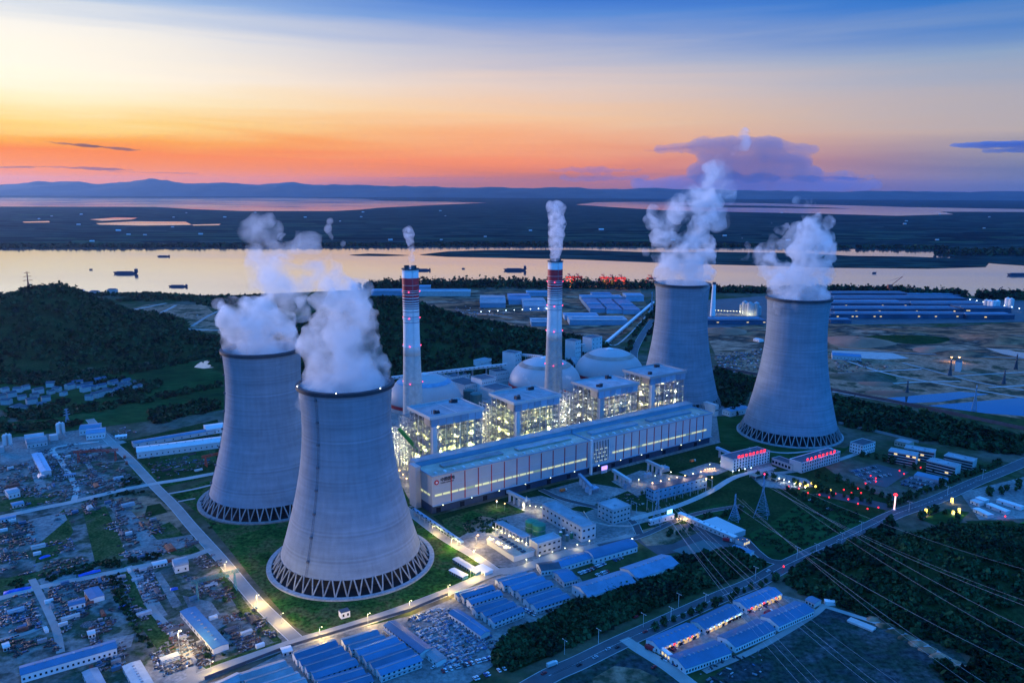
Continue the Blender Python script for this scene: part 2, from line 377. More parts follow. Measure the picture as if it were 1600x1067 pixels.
def vnoise(X,Y,s,seed=0,oct=4):
    r=np.random.default_rng(seed); t=r.random((64,64)); out=0;a=1.;tot=0
    for k in range(oct):
        x=X/s;y=Y/s; xi=np.floor(x).astype(int);yi=np.floor(y).astype(int);fx=x-xi;fy=y-yi
        fx=fx*fx*(3-2*fx);fy=fy*fy*(3-2*fy)
        A=t[xi%64,yi%64];B=t[(xi+1)%64,yi%64];D=t[xi%64,(yi+1)%64];E=t[(xi+1)%64,(yi+1)%64]
        out=out+a*((A*(1-fx)+B*fx)*(1-fy)+(D*(1-fx)+E*fx)*fy); tot+=a; a*=.5; s/=2.1
    return out/tot
def mountains(X,Y):
    # skyline heights by pixel column, at the range's distance
    px=np.array([-1500,-300,0,40,100,150,190,240,290,340,390,450,490,540,570,620,680,740,800,900,1000,1300,3000.])
    top=-1.5+np.array([289,290,291,287.5,284,289,287,280.5,284.5,286,289.5,285.5,291.5,290,292,292.5,293.5,294,294,294,296,300,303.])
    xx=np.array([at(p,300,27500)[0] for p in px]); zz=np.array([at(p,t,27500)[2] for p,t in zip(px,top)])
    H=np.interp(X[0],xx,zz)[None,:]*np.ones_like(X)
    s=np.clip(1-np.abs(Y-27500)/2600,0,1)**.8
    n=vnoise(X,Y,2600,3,5)
    n2=vnoise(X,Y,700,9,4)
    return np.maximum(0,(H*s)*(1.+.38*(n-.5)+.42*(n2-.5)))-1
M['mount']=mat('mountain_grey_green',(.05,.06,.06),.9,.001,.3)  # dark grey-green slopes, mottled at random
heights('mountains',-26000,26000,24900,30000,420,40,mountains,M['mount'])
def gauss(X,Y,c,h,sx,sy,rot=0.,p=1.):
    dx=X-c[0];dy=Y-c[1];cr,sr=math.cos(rot),math.sin(rot); a=(dx*cr+dy*sr)/sx;b=(-dx*sr+dy*cr)/sy
    return h*np.exp(-(a*a+b*b)**p)
def lefthill(X,Y):
    Z=gauss(X,Y,g(85,530),.93*hh(75,530,450),150,220)+gauss(X,Y,g(215,545),.27*hh(200,545,480),120,120)+gauss(X,Y,g(95,530),14,70,110)+gauss(X,Y,g(-90,540),.58*hh(-90,540,470),200,200)+gauss(X,Y,g(300,540),12,120,90)
    return np.maximum(0,Z*(.9+.3*(vnoise(X,Y,130,5)-.5))-6)
def midhill(X,Y):
    Z=gauss(X,Y,g(610,540),.66*hh(610,540,466),170,210)+gauss(X,Y,g(720,550),.45*hh(720,550,492),210,170)+gauss(X,Y,g(820,545),18,140,120)+gauss(X,Y,g(520,540),40,170,200)
    return np.maximum(0,Z*(.9+.3*(vnoise(X,Y,120,8)-.5))-6)
def righthill(X,Y):
    Z=gauss(X,Y,g(1500,905),20,75,60)+gauss(X,Y,g(1350,885),9,50,40)+gauss(X,Y,g(1640,915),16,90,75)
    a=g(1215,892);b=g(1470,795); d=(b-a)/np.hypot(*(b-a)); s=-((X-a[0])*(-d[1])+(Y-a[1])*d[0])
    k=np.clip((s-14)/35,0,1)
    a=g(1290,945);b=g(1600,1075); d=(b-a)/np.hypot(*(b-a)); s=((X-a[0])*(-d[1])+(Y-a[1])*d[0]); k=k*np.clip((s-2)/30,0,1)
    return np.maximum(0,Z*k*(.95+.3*(vnoise(X,Y,60,2)-.5))-.3)
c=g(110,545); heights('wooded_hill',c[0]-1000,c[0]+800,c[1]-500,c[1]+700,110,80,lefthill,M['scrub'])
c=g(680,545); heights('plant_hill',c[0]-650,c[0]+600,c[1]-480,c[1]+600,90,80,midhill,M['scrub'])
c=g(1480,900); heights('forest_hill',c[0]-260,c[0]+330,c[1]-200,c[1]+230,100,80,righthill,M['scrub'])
# foliage as leaf-clump quads spread through crowns
def inpoly(P,poly):
    x,y=P[:,0],P[:,1]; r=np.zeros(len(P),bool); n=len(poly)
    for i in range(n):
        x1,y1=poly[i];x2,y2=poly[(i+1)%n]
        if y1==y2: continue
        c=((y1>y)!=(y2>y))&(x<(x2-x1)*(y-y1)/(y2-y1)+x1); r^=c
    return r
def scatter(pts,n,px=True,grid=None):
    poly=[g(*p) for p in pts] if px else pts
    A=np.array(poly); lo=A.min(0);hi=A.max(0); out=[]
    while sum(map(len,out))<n:
        P=lo+(hi-lo)*rng.random((n*2,2)); P=P[inpoly(P,poly)]; out.append(P)
    return np.concatenate(out)[:n]
def crowns(name,P,R,H,Z,nf,mats,fs=.42,kind='stuff',tall=1.,parent=None,bias=None):
    n=len(P); d=rng.normal(size=(n,nf,3)); d/=np.linalg.norm(d,axis=2,keepdims=True); r=rng.random((n,nf,1))**.35
    c=d*r; c*= (1+.25*rng.normal(size=(n,nf,1)))
    ctr=np.stack([P[:,0],P[:,1],Z+H*.58],1)[:,None,:]+c*np.stack([R,R,H*.5*tall],1)[:,None,:]
    nrm=d+.9*rng.normal(size=(n,nf,3)); nrm[...,2]=np.abs(nrm[...,2])+.3; nrm/=np.linalg.norm(nrm,axis=2,keepdims=True)
    u=np.cross(nrm,rng.normal(size=(n,nf,3))); u/=np.linalg.norm(u,axis=2,keepdims=True); w=np.cross(nrm,u)
    s=(R[:,None,None]*fs*(.5+rng.random((n,nf,1)))); 
    v=np.stack([ctr-u*s-w*s,ctr+u*s*.8-w*s,ctr+u*s+w*s*.8,ctr-u*s*.7+w*s],2).reshape(-1,3)
    q=np.arange(len(v)).reshape(-1,4)
    base=np.clip((vnoise(P[:,0],P[:,1],26,31,3)*3.6-.3).astype(int),0,2)[:,None]; mi=np.where(rng.random((n,nf))<.6,base,rng.integers(0,3,(n,nf))).ravel()
    o=npmesh(name,v,q,mats,mi,parent)
    if kind: tag(o,kind=kind)
    return o
ROADS=[]
def clear(P):
    k=np.ones(len(P),bool)
    for L,w in ROADS:
        for a,b in zip(L,L[1:]):
            d=b-a; q=float(d@d)
            if q<1e-6: continue
            t=np.clip(((P-a)@d)/q,0,1); k&=np.hypot(*(P-a-t[:,None]*d).T)>w
    return k
def woods(name,pts,n,r=(2.5,4.5),h=(5,9),nf=40,fn=None,px=True,fs=.42,mats=LEAF,tall=1.):
    P=scatter(pts,n,px); P=P[clear(P)]; n=len(P); R=rng.uniform(*r,n); H=rng.uniform(*h,n)*(.55+.9*vnoise(P[:,0],P[:,1],22,17,2))
    Z=np.zeros(n) if fn is None else fn(P[:,0][:,None],P[:,1][:,None])[:,0]
    return crowns(name,P,R,H,Z,nf,mats,fs,tall=tall)
def onhill(name,c,w,d,n,fn,gap=.36,**k):
    P=[(c[0]-w,c[1]-d),(c[0]+w,c[1]-d),(c[0]+w,c[1]+d),(c[0]-w,c[1]+d)]
    Q=scatter(P,n,False); Z=fn(Q[:,0][:,None],Q[:,1][:,None])[:,0]; kp=(Z>1.5)&(vnoise(Q[:,0],Q[:,1],42,4,3)>gap); kp&=clear(Q); Q=Q[kp]; Z=Z[kp]; m=len(Q)
    return crowns(name,Q,rng.uniform(*k['r'],m),rng.uniform(*k['h'],m)*(.5+vnoise(Q[:,0],Q[:,1],24,17,2)),Z,k['nf'],LEAF,k.get('fs',.5))
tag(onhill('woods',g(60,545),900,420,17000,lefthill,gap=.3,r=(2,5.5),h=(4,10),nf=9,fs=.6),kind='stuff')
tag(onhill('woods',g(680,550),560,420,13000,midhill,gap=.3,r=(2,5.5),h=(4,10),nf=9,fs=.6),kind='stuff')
# riverside tree lines
def treeline(pts,n,h,w=25,nf=16,tall=1.3,r=(3,5)):
    P=smoothline([g(*p) for p in pts],8); out=[]
    for i in range(n):
        t=rng.random()*(len(P)-1.001); k=int(t); p=P[k]*(1-t+k)+P[k+1]*(t-k); out.append(p+rng.normal(size=2)*w*.4)
    P=np.array(out); return tag(crowns('treeline',P,rng.uniform(*r,n),rng.uniform(*h,n),np.zeros(n),nf,LEAF,.5,tall=tall),kind='stuff')
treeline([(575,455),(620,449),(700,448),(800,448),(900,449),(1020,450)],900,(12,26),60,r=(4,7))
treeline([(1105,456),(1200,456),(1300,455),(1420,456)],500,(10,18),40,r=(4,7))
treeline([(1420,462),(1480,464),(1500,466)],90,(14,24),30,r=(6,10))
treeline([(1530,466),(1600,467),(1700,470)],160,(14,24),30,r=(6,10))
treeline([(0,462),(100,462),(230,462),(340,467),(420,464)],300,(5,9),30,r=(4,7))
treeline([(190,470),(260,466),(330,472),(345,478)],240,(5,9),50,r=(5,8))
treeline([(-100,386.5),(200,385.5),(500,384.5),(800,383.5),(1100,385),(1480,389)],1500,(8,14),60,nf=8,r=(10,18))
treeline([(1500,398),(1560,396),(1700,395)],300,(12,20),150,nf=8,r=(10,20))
# haze
M['haze']=volmat('haze_air',(.32,.52,.85),HAZE,.62)
tag(MB().box(0,14000,-3,640,62000,36000).build('haze',M['haze']),kind='stuff')
M['legc']=mat('grey_column_concrete',(.22,.24,.25),.8,.4,.3)  # blue-grey, darker than the pale concrete
M['rungs']=mat('weathered_ladder_steel',(.09,.1,.12),.6)
# ================= cooling towers
def ladder_prof(u,rb,rt,h): pass
def tower(x,y,H,rt,rb,rwaist,label,legs=44,ring=None,stair_az=None,lights=()):
    t=T('cooling_tower',label,'cooling tower',x,y,group=None)
    lh=H*.072; zw=H*.80
    def rad(z):
        a=(z-zw)
        if z>zw: b2=(H-zw)**2/((rt/rwaist)**2-1)
        else: b2=(zw-lh)**2/((rb/rwaist)**2-1)
        return rwaist*math.sqrt(1+a*a/b2)
    n=40; prof=[(rad(lh+(H-lh)*k/n),lh+(H-lh)*k/n) for k in range(n+1)]
    inner=[(r-1.2,z) for r,z in prof[::-1]]
    m=MB(); m.lathe(0,0,prof+inner+[prof[0]],96,cap=False); m.build('shell',M['shell'],t,smooth=True)
    r=MB(); r.lathe(0,0,[(rt+.1,H-3.2),(rt+1.7,H-3.0),(rt+1.7,H-.1),(rt-1.3,H+.3),(rt-1.3,H-.6)],96,cap=False); r.build('rim',M['dark'],t)
    # legs: V pairs
    rl=rad(lh); ft=rb*1.075+2.5
    lg=None
    for k in range(legs):
        if lg is None:
            q=MB(); da=PI/legs
            for sg in (-1,1):
                q.tube((ft,0,0),(rl*math.cos(da*.8),sg*rl*math.sin(da*.8),lh+.5),.62,6)
            q.box(ft,0,0,.9,2.2,2.0); lg=q.build('leg',M['legc'],t)
        else: cp(lg,t,(0,0,0),2*PI*k/legs)
    # drum of fill behind the legs, shade put into its near-black colour
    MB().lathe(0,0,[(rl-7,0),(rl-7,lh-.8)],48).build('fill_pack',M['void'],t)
    R=ring or ft+8
    MB().lathe(0,0,[(R-4.2,.06),(R-4.2,1.5),(R,1.5),(R,.02)],96,cap=False).build('basin_kerb',M['legc'],t)
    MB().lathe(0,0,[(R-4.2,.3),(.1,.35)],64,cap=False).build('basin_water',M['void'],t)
    if stair_az is not None:
        s=MB(); ca,sa=math.cos(stair_az),math.sin(stair_az); pts=[]
        for k in range(n+1):
            z=lh+(H-lh)*k/n; rr=rad(z)+.5; pts.append((rr*ca,rr*sa,z))
        w=np.array([-sa,ca,0])*.8
        s.path([tuple(np.array(p)-w) for p in pts],.13); s.path([tuple(np.array(p)+w) for p in pts],.13)
        for k in range(0,n,1):
            p=np.array(pts[k]); s.tube(p-w,p+w,.1)
        for k in range(3,n,5):
            p=pts[k]; s.box(p[0],p[1],p[2],p[2]+1.6,2.4,2.0,stair_az)
        s.build('ladder',M['rungs'],t)
    for a in lights:
        b=MB().lathe((rt+.8)*math.cos(a),(rt+.8)*math.sin(a),[(.1,H+.2),(.32,H+.4),(.32,H+.7),(.1,H+.9)],8); b.build('beacon',M['lampw'],t)
    return t
def shellmat():
    m=bpy.data.materials.new('ribbed_tower_concrete'); m.use_nodes=True; nt=m.node_tree;N=nt.nodes;L=nt.links;b=N['Principled BSDF']
    s,no=col(nt,(.205,.245,.285),.02,.15,stretch=(1,1,5))
    tc=N.new('ShaderNodeTexCoord'); sp=N.new('ShaderNodeSeparateXYZ'); L.new(tc.outputs['Object'],sp.inputs[0])
    def m_(op,*a):
        n=N.new('ShaderNodeMath'); n.operation=op
        for i,x in enumerate(a):
            if isinstance(x,(int,float)): n.inputs[i].default_value=x
            else: L.new(x,n.inputs[i])
        return n.outputs[0]
    z=sp.outputs[2]
    lift=m_('PINGPONG',z,.75)          # casting lifts, 1.5 m each
    line=m_('LESS_THAN',lift,.12)
    no2=N.new('ShaderNodeTexNoise'); no2.inputs['Scale'].default_value=.67; no2.inputs['Detail'].default_value=0; no2.noise_dimensions='1D'
    zz=m_('MULTIPLY',m_('FLOOR',m_('DIVIDE',z,1.5)),1.37); L.new(zz,no2.inputs['W'])
    mixn=N.new('ShaderNodeMix'); mixn.data_type='RGBA'; mixn.blend_type='MULTIPLY'; mixn.inputs[0].default_value=1
    v=m_('SUBTRACT',m_('ADD',.86,m_('MULTIPLY',no2.outputs['Fac'],.26)),m_('MULTIPLY',line,.03))
    cmb=N.new('ShaderNodeCombineColor'); [L.new(v,cmb.inputs[i]) for i in range(3)]
    L.new(s,mixn.inputs[6]); L.new(cmb.outputs[0],mixn.inputs[7])
    # vertical weather streaks
    mp=N.new('ShaderNodeMapping'); mp.inputs['Scale'].default_value=(.28,.28,.012); L.new(tc.outputs['Object'],mp.inputs[0])
    n3=N.new('ShaderNodeTexNoise'); n3.inputs['Scale'].default_value=1; n3.inputs['Detail'].default_value=3; L.new(mp.outputs[0],n3.inputs['Vector'])
    v3=m_("ADD",.8,m_("MULTIPLY",n3.outputs["Fac"],.4)); c3=N.new('ShaderNodeCombineColor'); [L.new(v3,c3.inputs[i]) for i in range(3)]
    mx=N.new('ShaderNodeMix'); mx.data_type='RGBA'; mx.blend_type='MULTIPLY'; mx.inputs[0].default_value=1; L.new(mixn.outputs[2],mx.inputs[6]); L.new(c3.outputs[0],mx.inputs[7])
    L.new(mx.outputs[2],b.inputs['Base Color']); b.inputs['Roughness'].default_value=.75; b.inputs['Specular IOR Level'].default_value=.2
    bp=N.new('ShaderNodeBump'); bp.inputs['Strength'].default_value=.25; bp.inputs['Distance'].default_value=.1; L.new(lift,bp.inputs['Height']); L.new(bp.outputs[0],b.inputs['Normal'])
    return m
M['shell']=shellmat()
TA=(-140.15,652.3,161.1); TB=(-255.4,796.7,161.1); TC_=(253.6,1180.,184.7); TD=(374.2,1031.2,184.7)
tower(*TA,39.2,60,37.4,'nearest concrete cooling tower, standing on the lawn with a dark ladder down its shell',ring=72.3,stair_az=-2.02,lights=(-1.55,-.6,-2.7))
tower(*TB,39.2,60,37.4,'cooling tower half hidden behind the nearest one, on the lawn by the scrap yards',ring=72.3,stair_az=-2.75)
tower(*TC_,40.2,60,38.2,'farthest cooling tower, its base hidden behind the boiler houses',ring=70)
tower(*TD,40.2,60,38.2,'tall cooling tower behind the two office blocks with red rooftop characters',ring=68.5)
# ================= steam
def blobs(name,bl,m,vox=1.7,disp=((30,13),(12,7),(5,3.4),(2.2,1.5)),seed=0,squash=.8):
    """steam body: a union of puffs, roughened; bl = (x,y,z,r)"""
    me=bpy.data.meshes.new(name); V=[];Fs=[]
    bm_v=[];
    import bmesh
    bm=bmesh.new()
    for x,y,z,r in bl:
        bmesh.ops.create_icosphere(bm,subdivisions=2,radius=r,matrix=Matrix.Translation((x,y,z)))
    bm.to_mesh(me); bm.free(); me.materials.append(m)
    o=bpy.data.objects.new(name,me); C.objects.link(o)
    rm=o.modifiers.new('r','REMESH'); rm.mode='VOXEL'; rm.voxel_size=vox; rm.use_smooth_shade=True
    for i,(s,a) in enumerate(disp):
        t=bpy.data.textures.new('puff','CLOUDS'); t.noise_scale=s; t.noise_depth=3
        d=o.modifiers.new('d','DISPLACE'); d.texture=t; d.strength=a*2; d.mid_level=.5; d.texture_coords='GLOBAL'
    rm=o.modifiers.new('r2','REMESH'); rm.mode='VOXEL'; rm.voxel_size=vox; rm.use_smooth_shade=True
    return tag(o,kind='stuff')
def pb(lst,Y,jit=0.,seed=1):
    r=np.random.default_rng(seed); out=[]
    for px,py,rp in lst:
        p=at(px,py,Y+ (r.random()-.5)*2*jit); out.append((p[0],p[1],p[2],rp*Y/F*1.0))
    return out
STEAM=volmat('steam_dense',(.99,.99,.99),.075,.2,noise=(.045,.35,.64))
WISP=volmat('steam_thin',(.97,.97,.98),.035,.2,noise=(.06,.44,.62))
def fillrim(T_,rt,k=7,up=0.):
    return [(T_[0]+rt*.5*math.cos(a),T_[1]+rt*.5*math.sin(a),T_[2]-8+up,rt*.46) for a in np.linspace(0,2*PI,k,endpoint=False)]+[(T_[0],T_[1],T_[2]-4+up,rt*.6)]
YA=TA[1];YB=TB[1];YC=TC_[1];YD=TD[1]
blobs('steam_plume',fillrim(TA,39)+pb([(500,570,32),(540,565,42),(582,572,30),(505,535,30),(545,525,40),(578,540,26),(515,500,28),(548,490,34),(566,505,26),(530,462,26),(550,470,22),(500,470,20),(535,440,17),(512,450,16)],YA,12,1),STEAM)
blobs('steam_plume',fillrim(TB,39)+pb([(370,525,30),(405,522,40),(442,528,28),(365,500,24),(400,495,34),(440,505,26),(385,480,22),(415,475,20),(452,515,18)],YB,12,2),STEAM)
blobs('steam_plume',fillrim(TC_,40)+pb([(1045,425,22),(1070,420,28),(1095,425,19),(1042,400,22),(1075,398,27),(1100,400,18),(1045,378,19),(1085,375,23),(1105,380,16),(1092,352,21),(1103,333,19),(1112,315,16),(1090,322,15),(1034,372,15),(1028,395,14)],YC,16,3),STEAM)
blobs('steam_plume',fillrim(TD,40)+pb([(1220,448,24),(1250,440,30),(1280,446,22),(1222,425,24),(1260,418,27),(1286,420,20),(1250,395,23),(1272,385,23),(1262,365,21),(1288,372,17),(1293,350,15),(1272,346,15),(1210,412,17),(1296,395,14)],YD,14,4),STEAM)
M['navy']=mat('navy_plinth_cladding',(.03,.06,.11),.5)
# ================= power block
AX=math.radians(34.8); UX=np.array([math.cos(AX),math.sin(AX)]); VX=np.array([-math.sin(AX),math.cos(AX)])
P0=np.array([-79.,752.])
def W_(u,v): return P0+UX*u+VX*v
def loc(p): d=np.array(p)-P0; return float(d@UX),float(d@VX)
HL=410.
def lattice(b,p,q,w,n,r=.12,mi=0):
    """square lattice beam from p to q"""
    p=Vector(p);q=Vector(q);d=(q-p).normalized();u=d.cross(Vector((0,0,1)) if abs(d.z)<.9 else Vector((1,0,0))).normalized()*w/2;v=d.cross(u)
    cs=[u+v,u-v,-u-v,-u+v]
    for c in cs: b.tube(p+c,q+c,r*1.4,4,mi)
    for k in range(n):
        a=p.lerp(q,k/n);e=p.lerp(q,(k+1)/n)
        for i in range(4): b.tube(a+cs[i],e+cs[(i+1)%4],r,3,mi); b.tube(a+cs[i],a+cs[(i+1)%4],r,3,mi)
def sect(label,u0,u1,bays,first):
    L=u1-u0; x,y=W_(u0,0); t=T('turbine_hall',label,'industrial hall',x,y,AX,group='turbine hall blocks')
    H=40.
    MB().box(L/2,17,9,H-1.2,L,34).build('upper_wall',M['clad'],t)
    MB().box(L/2,17.8,0,9,L-1.,31.8).build('lower_wall',M['navy'],t)
    MB().box(L/2,17,H-1.2,H-.5,L+1.2,35.2).build('roof',M['hallr'],t)
    p=MB(); 
    for (cx,cy,sx,sy) in ((L/2,-.35,L+1.4,.7),(L/2,34.2,L+1.4,.7),(-.35,17,.7,34),(L+.35,17,.7,34)): p.box(cx,cy,H-.5,H+.9,sx,sy)
    p.build('parapet',M['steelb'],t)
    MB().box(L/2,40.5,0,H+4.5,L,12.6).build('deaerator_bay',M['steelb'],t)
    MB().box(L/2,40.5,H+4.5,H+5.1,L+.8,13.4).build('bay_roof',M['greyr'],t)
    # monitor roofs with a low raised edge
    nm=2
    for k in range(nm):
        c=L*(.27+.46*k)+ (4 if first else -4); w=L*.36
        mon=MB().box(c,20,H-.5,H+1.5,w,9).build('roof_monitor',M['tan'] if first else M['steelb'],t)
        MB().box(c,20,H+1.5,H+1.75,w+1.2,10.2).build('monitor_cap',M['greyr'],mon)
    v0=MB().box(0,7,H-.5,H+.7,2.2,4).build('roof_vent',M['white'],t); v0.location=(8,0,0)
    for k in range(1,int(L//11)-1): cp(v0,t,(8+11*k,0,0))
    for zz in (16.2,27.):
        MB().box(L/2,-.06,zz,zz+.22,L-1,.12).build('wall_seam',M['steelb'],t)
    MB().box(L/2,-1.,8.7,9.3,L,1.8).build('canopy_ledge',M['steelb'],t)
    # red mullions
    x0=22 if first else 38
    f=None; nb=bays; step=(L-x0-4)/nb
    for k in range(nb+ (1 if first else 0)):
        if f is None: f=MB().box(0,-.22,9,H-1.2,.9,.44).build('red_fin',M['red'],t); f.location=(x0,0,0)
        elif x0+step*k<L-1: cp(f,t,(x0+step*k,0,0))
    # lit window strip: panes
    wn=None; xs=2. if first else 32; n=int((L-xs-3)//9.5)
    for k in range(n):
        if wn is None:
            wn=MB().box(0,-.15,18.4,20.4,8.2,.3).build('window',M['litwin'],t); wn.location=(xs+5,0,0)
        elif k%9==4:
            q=MB().box(0,-.15,18.4,20.4,8.2,.3).build('window',M['litwin2'],t); q.location=(xs+5+9.5*k,0,0)
        else: cp(wn,t,(xs+5+9.5*k,0,0))
    for k in range(3 if first else 0): 
        e=MB().box(-.15,7+k*7,18.4,20.2,.3,5).build('end_window',M['litwin'],t)
    dk=MB().box(0,1.7,.3,5.2,5,.6).build('door',M['win'],t); dk.location=(8,0,0)
    for k in range(1,int(L//28)): cp(dk,t,(8+k*28,0,0))
    dn=MB().box(0,0,10.5,11.1,.7,.6).build('wall_lamp',M['lamp'],t); dn.location=(12,-.5,-3)
    for k in range(1,6): cp(dn,t,(12+k*L/6,-.5,-3))
    return t
h1=sect('turbine hall block nearer the cooling towers, with the red round emblem on its wall',0,205,11,True)
h2=sect('turbine hall block farther from the emblem, with a dark barred screen at its end',207,HL,13,False)
# end pier, emblem and lettering of the first block
MB().box(-3.2,30,0,44.,6,14).build('stair_tower',M['clad'],h1)
em=MB().lathe(0,0,[(2.6,0),(2.6,.5)],24).build('emblem',M['red'],h1); em.rotation_euler=(PI/2,0,0); em.location=(5.,-.1,33.)
MB().lathe(0,0,[(1.1,.5),(1.1,.75)],16).build('emblem_disc',M['white'],em)
def text(s,size,m,parent,loc,rot=(PI/2,0,0),ext=.12,name='lettering',bold=0.):
    c=bpy.data.curves.new(name,'FONT'); c.body=s; c.size=size; c.extrude=ext; c.offset=bold; c.materials.append(m)
    o=bpy.data.objects.new(name,c); C.objects.link(o); 
    # turn it into a mesh
    dg=bpy.context.evaluated_depsgraph_get(); me=bpy.data.meshes.new_from_object(o.evaluated_get(dg)); bpy.data.objects.remove(o)
    o=bpy.data.objects.new(name,me); C.objects.link(o); o.parent=parent; o.location=loc; o.rotation_euler=rot; return o
M['ink']=mat('black_lettering',(.01,.012,.02),.6)
text('中国国电',4.2,M['ink'],h1,(9.5,-.2,33.2),bold=.12); text('CHINA GUODIAN',1.9,M['ink'],h1,(9.6,-.2,30.6),bold=.04)
# barred screen + white pier on block two
s=MB(); s.box(15,-.2,12,37,25,.4); sc_=s.build('screen_recess',M['win'],h2)
b=MB()
for k in range(11): b.box(3.2+k*2.36,-.7,11.5,37.5,.55,.6)
b.build('screen_bars',M['white'],h2)
b=MB()
for j in range(4):
    for k in range(9):
        if (k*7+j*5)%3: b.box(5+k*2.3,-.45,13+j*4.6,14.2+j*4.6,1.1,.1)
b.build('screen_glow',M['litwin'],sc_)
MB().box(-1.,-1.6,0,41,2.2,3).build('pier',M['white'],h2)
bb=T('video_billboard','small glowing purple video screen at the foot of the turbine hall','screen',*W_(222,-7),AX)
MB().box(0,0,4,8.6,8.5,.5).build('screen',M['screen'],bb); MB().box(0,.6,0,9,9,.6).build('frame',M['steel'],bb)

# boilers
M['boiler']=mat('boiler_casing',(.22,.24,.24),.6,.1,.3)
M['pipe']=mat('insulated_pipe',(.5,.5,.46),.45)
M['grn']=mat('green_conveyor',(.05,.3,.06),.5)
M['grate']=mat('floor_grating',(.17,.19,.19),.6,.3,.2)
def boiler(px,py,label,seed,green=False,lampm='lamp'):
    r=random.Random(seed); H=78.; L=66.;D=50.; x,y=g(px,py,H); t=T('boiler_house',label,'boiler house',x,y,AX,group=None)
    MB().box(L/2,D/2,H-1.3,H-.4,L+3,D+3).build('roof',M['bluer2'] if False else M['greyr'],t)
    p=MB()
    for (cx,cy,sx,sy) in ((L/2,-1.6,L+4,.7),(L/2,D+1.6,L+4,.7),(-1.6,D/2,.7,D+3),(L+1.6,D/2,.7,D+3)): p.box(cx,cy,H-2.6,H+.9,sx,sy)
    p.box(L*.52,D/2,H-.4,H-.1,.5,D); p.build('parapet',M['clad'],t)
    # fascia panels under the front edge
    fp=MB().box(0,0,H-11,H-2.6,8.8,.5).build('fascia_panel',M['steelb'],t); fp.location=(4.6,-.7,0)
    for k in range(1,7): cp(fp,t,(4.6+9.46*k,-.7,0))
    MB().box(-.7,7,H-11,H-2.6,.5,13).build('side_panel',M['tan'],t)
    # columns
    cl=None; xs=np.linspace(1,L-1,8); ys=np.linspace(1,D-1,6)
    for i,xx in enumerate(xs):
        for j,yy in enumerate(ys):
            if 0<i<7 and 0<j<5 and (i+j)%2: continue
            if cl is None: cl=MB().box(0,0,0,H-1.3,1.15,1.15).build('column',M['steel'],t); cl.location=(xx,yy,0)
            else: cp(cl,t,(xx,yy,0))
    # floors with edges
    fl=None
    for k in range(1,11):
        z=k*7.
        if z>H-6: break
        if fl is None:
            b=MB()
            for (cx,cy,sx,sy) in ((L/2,3,L,5),(L/2,D-3,L,5),(3,D/2,5,D-12),(L-3,D/2,5,D-12)): b.box(cx,cy,0,.3,sx,sy)
            for yy in ys: b.box(L/2,yy,-.7,0,L,.45)
            for xx in xs: b.box(xx,D/2,-.7,0,.45,D)
            for (ax,ay,bx,by) in ((.2,.2,L-.2,.2),(.2,.2,.2,D-.2),(L-.2,.2,L-.2,D-.2)):
                b.tube((ax,ay,1.3),(bx,by,1.3),.1)
            fl=b.build('floor',M['grate'],t); fl.location=(0,0,z)
        else: cp(fl,t,(0,0,z))
    # bracing
    b=MB()
    for side in range(2):
        for k in range(0,10,1):
            z=k*7.; i=(k*3+side)%6
            if side==0: b.tube((xs[i],0,z),(xs[i+1],0,z+7),.28); b.tube((xs[i+1],0,z),(xs[i],0,z+7),.28)
            else:
                i=i%5; b.tube((0,ys[i],z),(0,ys[i+1],z+7),.28); b.tube((0,ys[i+1],z),(0,ys[i],z+7),.28)
    b.build('bracing',M['steel'],t)
    MB().box(L/2+2,D/2+1,14,H-9,30,24).build('boiler_casing',M['boiler'],t)
    MB().box(3.2,-1.,0,H-11,5.4,4.8).build('lift_tower',M['clad'],t)
    sb=None
    for k in range(27):
        xx=1.5+k*(L-3)/26
        if sb is None: sb=MB().box(0,0,2,H-11,.28,.28).build('cladding_rail',M['steel'],t); sb.location=(xx,-.35,0)
        else: cp(sb,t,(xx,-.35,0))
    for k in range(14): cp(sb,t,(-.35,1.5+k*(D-3)/13,0))
    # pipes
    for k in range(14):
        b=MB(); xx=9+r.random()*(L-14); yy=5+r.random()*5; z0=6+r.random()*20; z1=z0+15+r.random()*30; z1=min(z1,H-9); R=.5+.7*r.random()
        x2=xx+(r.random()-.5)*22; x2=min(max(x2,6),L-6)
        b.path([(xx,yy,z0),(xx,yy,z1),(x2,yy+2,z1+1.5),(x2,yy+2,min(z1+14,H-4))],R,6); b.build('pipe',M['pipe'],t)
    for k in range(10):
        b=MB(); yy=6+r.random()*(D-12); z0=5+r.random()*20; z1=min(z0+12+r.random()*30,H-9); R=.5+.7*r.random()
        b.path([(5,yy,z0),(5,yy,z1),(12,yy,z1+1)],R,6); b.build('pipe',M['pipe'],t)
    # ducts and platforms at random levels
    for k in range(9):
        z=9+r.random()*(H-26); xx=8+r.random()*(L-24)
        MB().box(xx+4,6+r.random()*4,z,z+2+r.random()*4,5+r.random()*9,3+r.random()*4).build('duct',M['boiler'] if r.random()<.5 else M['steel'],t)
    # stair flights
    b=MB()
    for k in range(9):
        z=k*7.; a,c=(4,14) if k%2 else (14,4)
        b.tube((a,-1.8,z+.3),(c,-1.8,z+7.3),.55,4)
    b.build('stair',M['steel'],t)
    # lamps
    lm=None; n=0
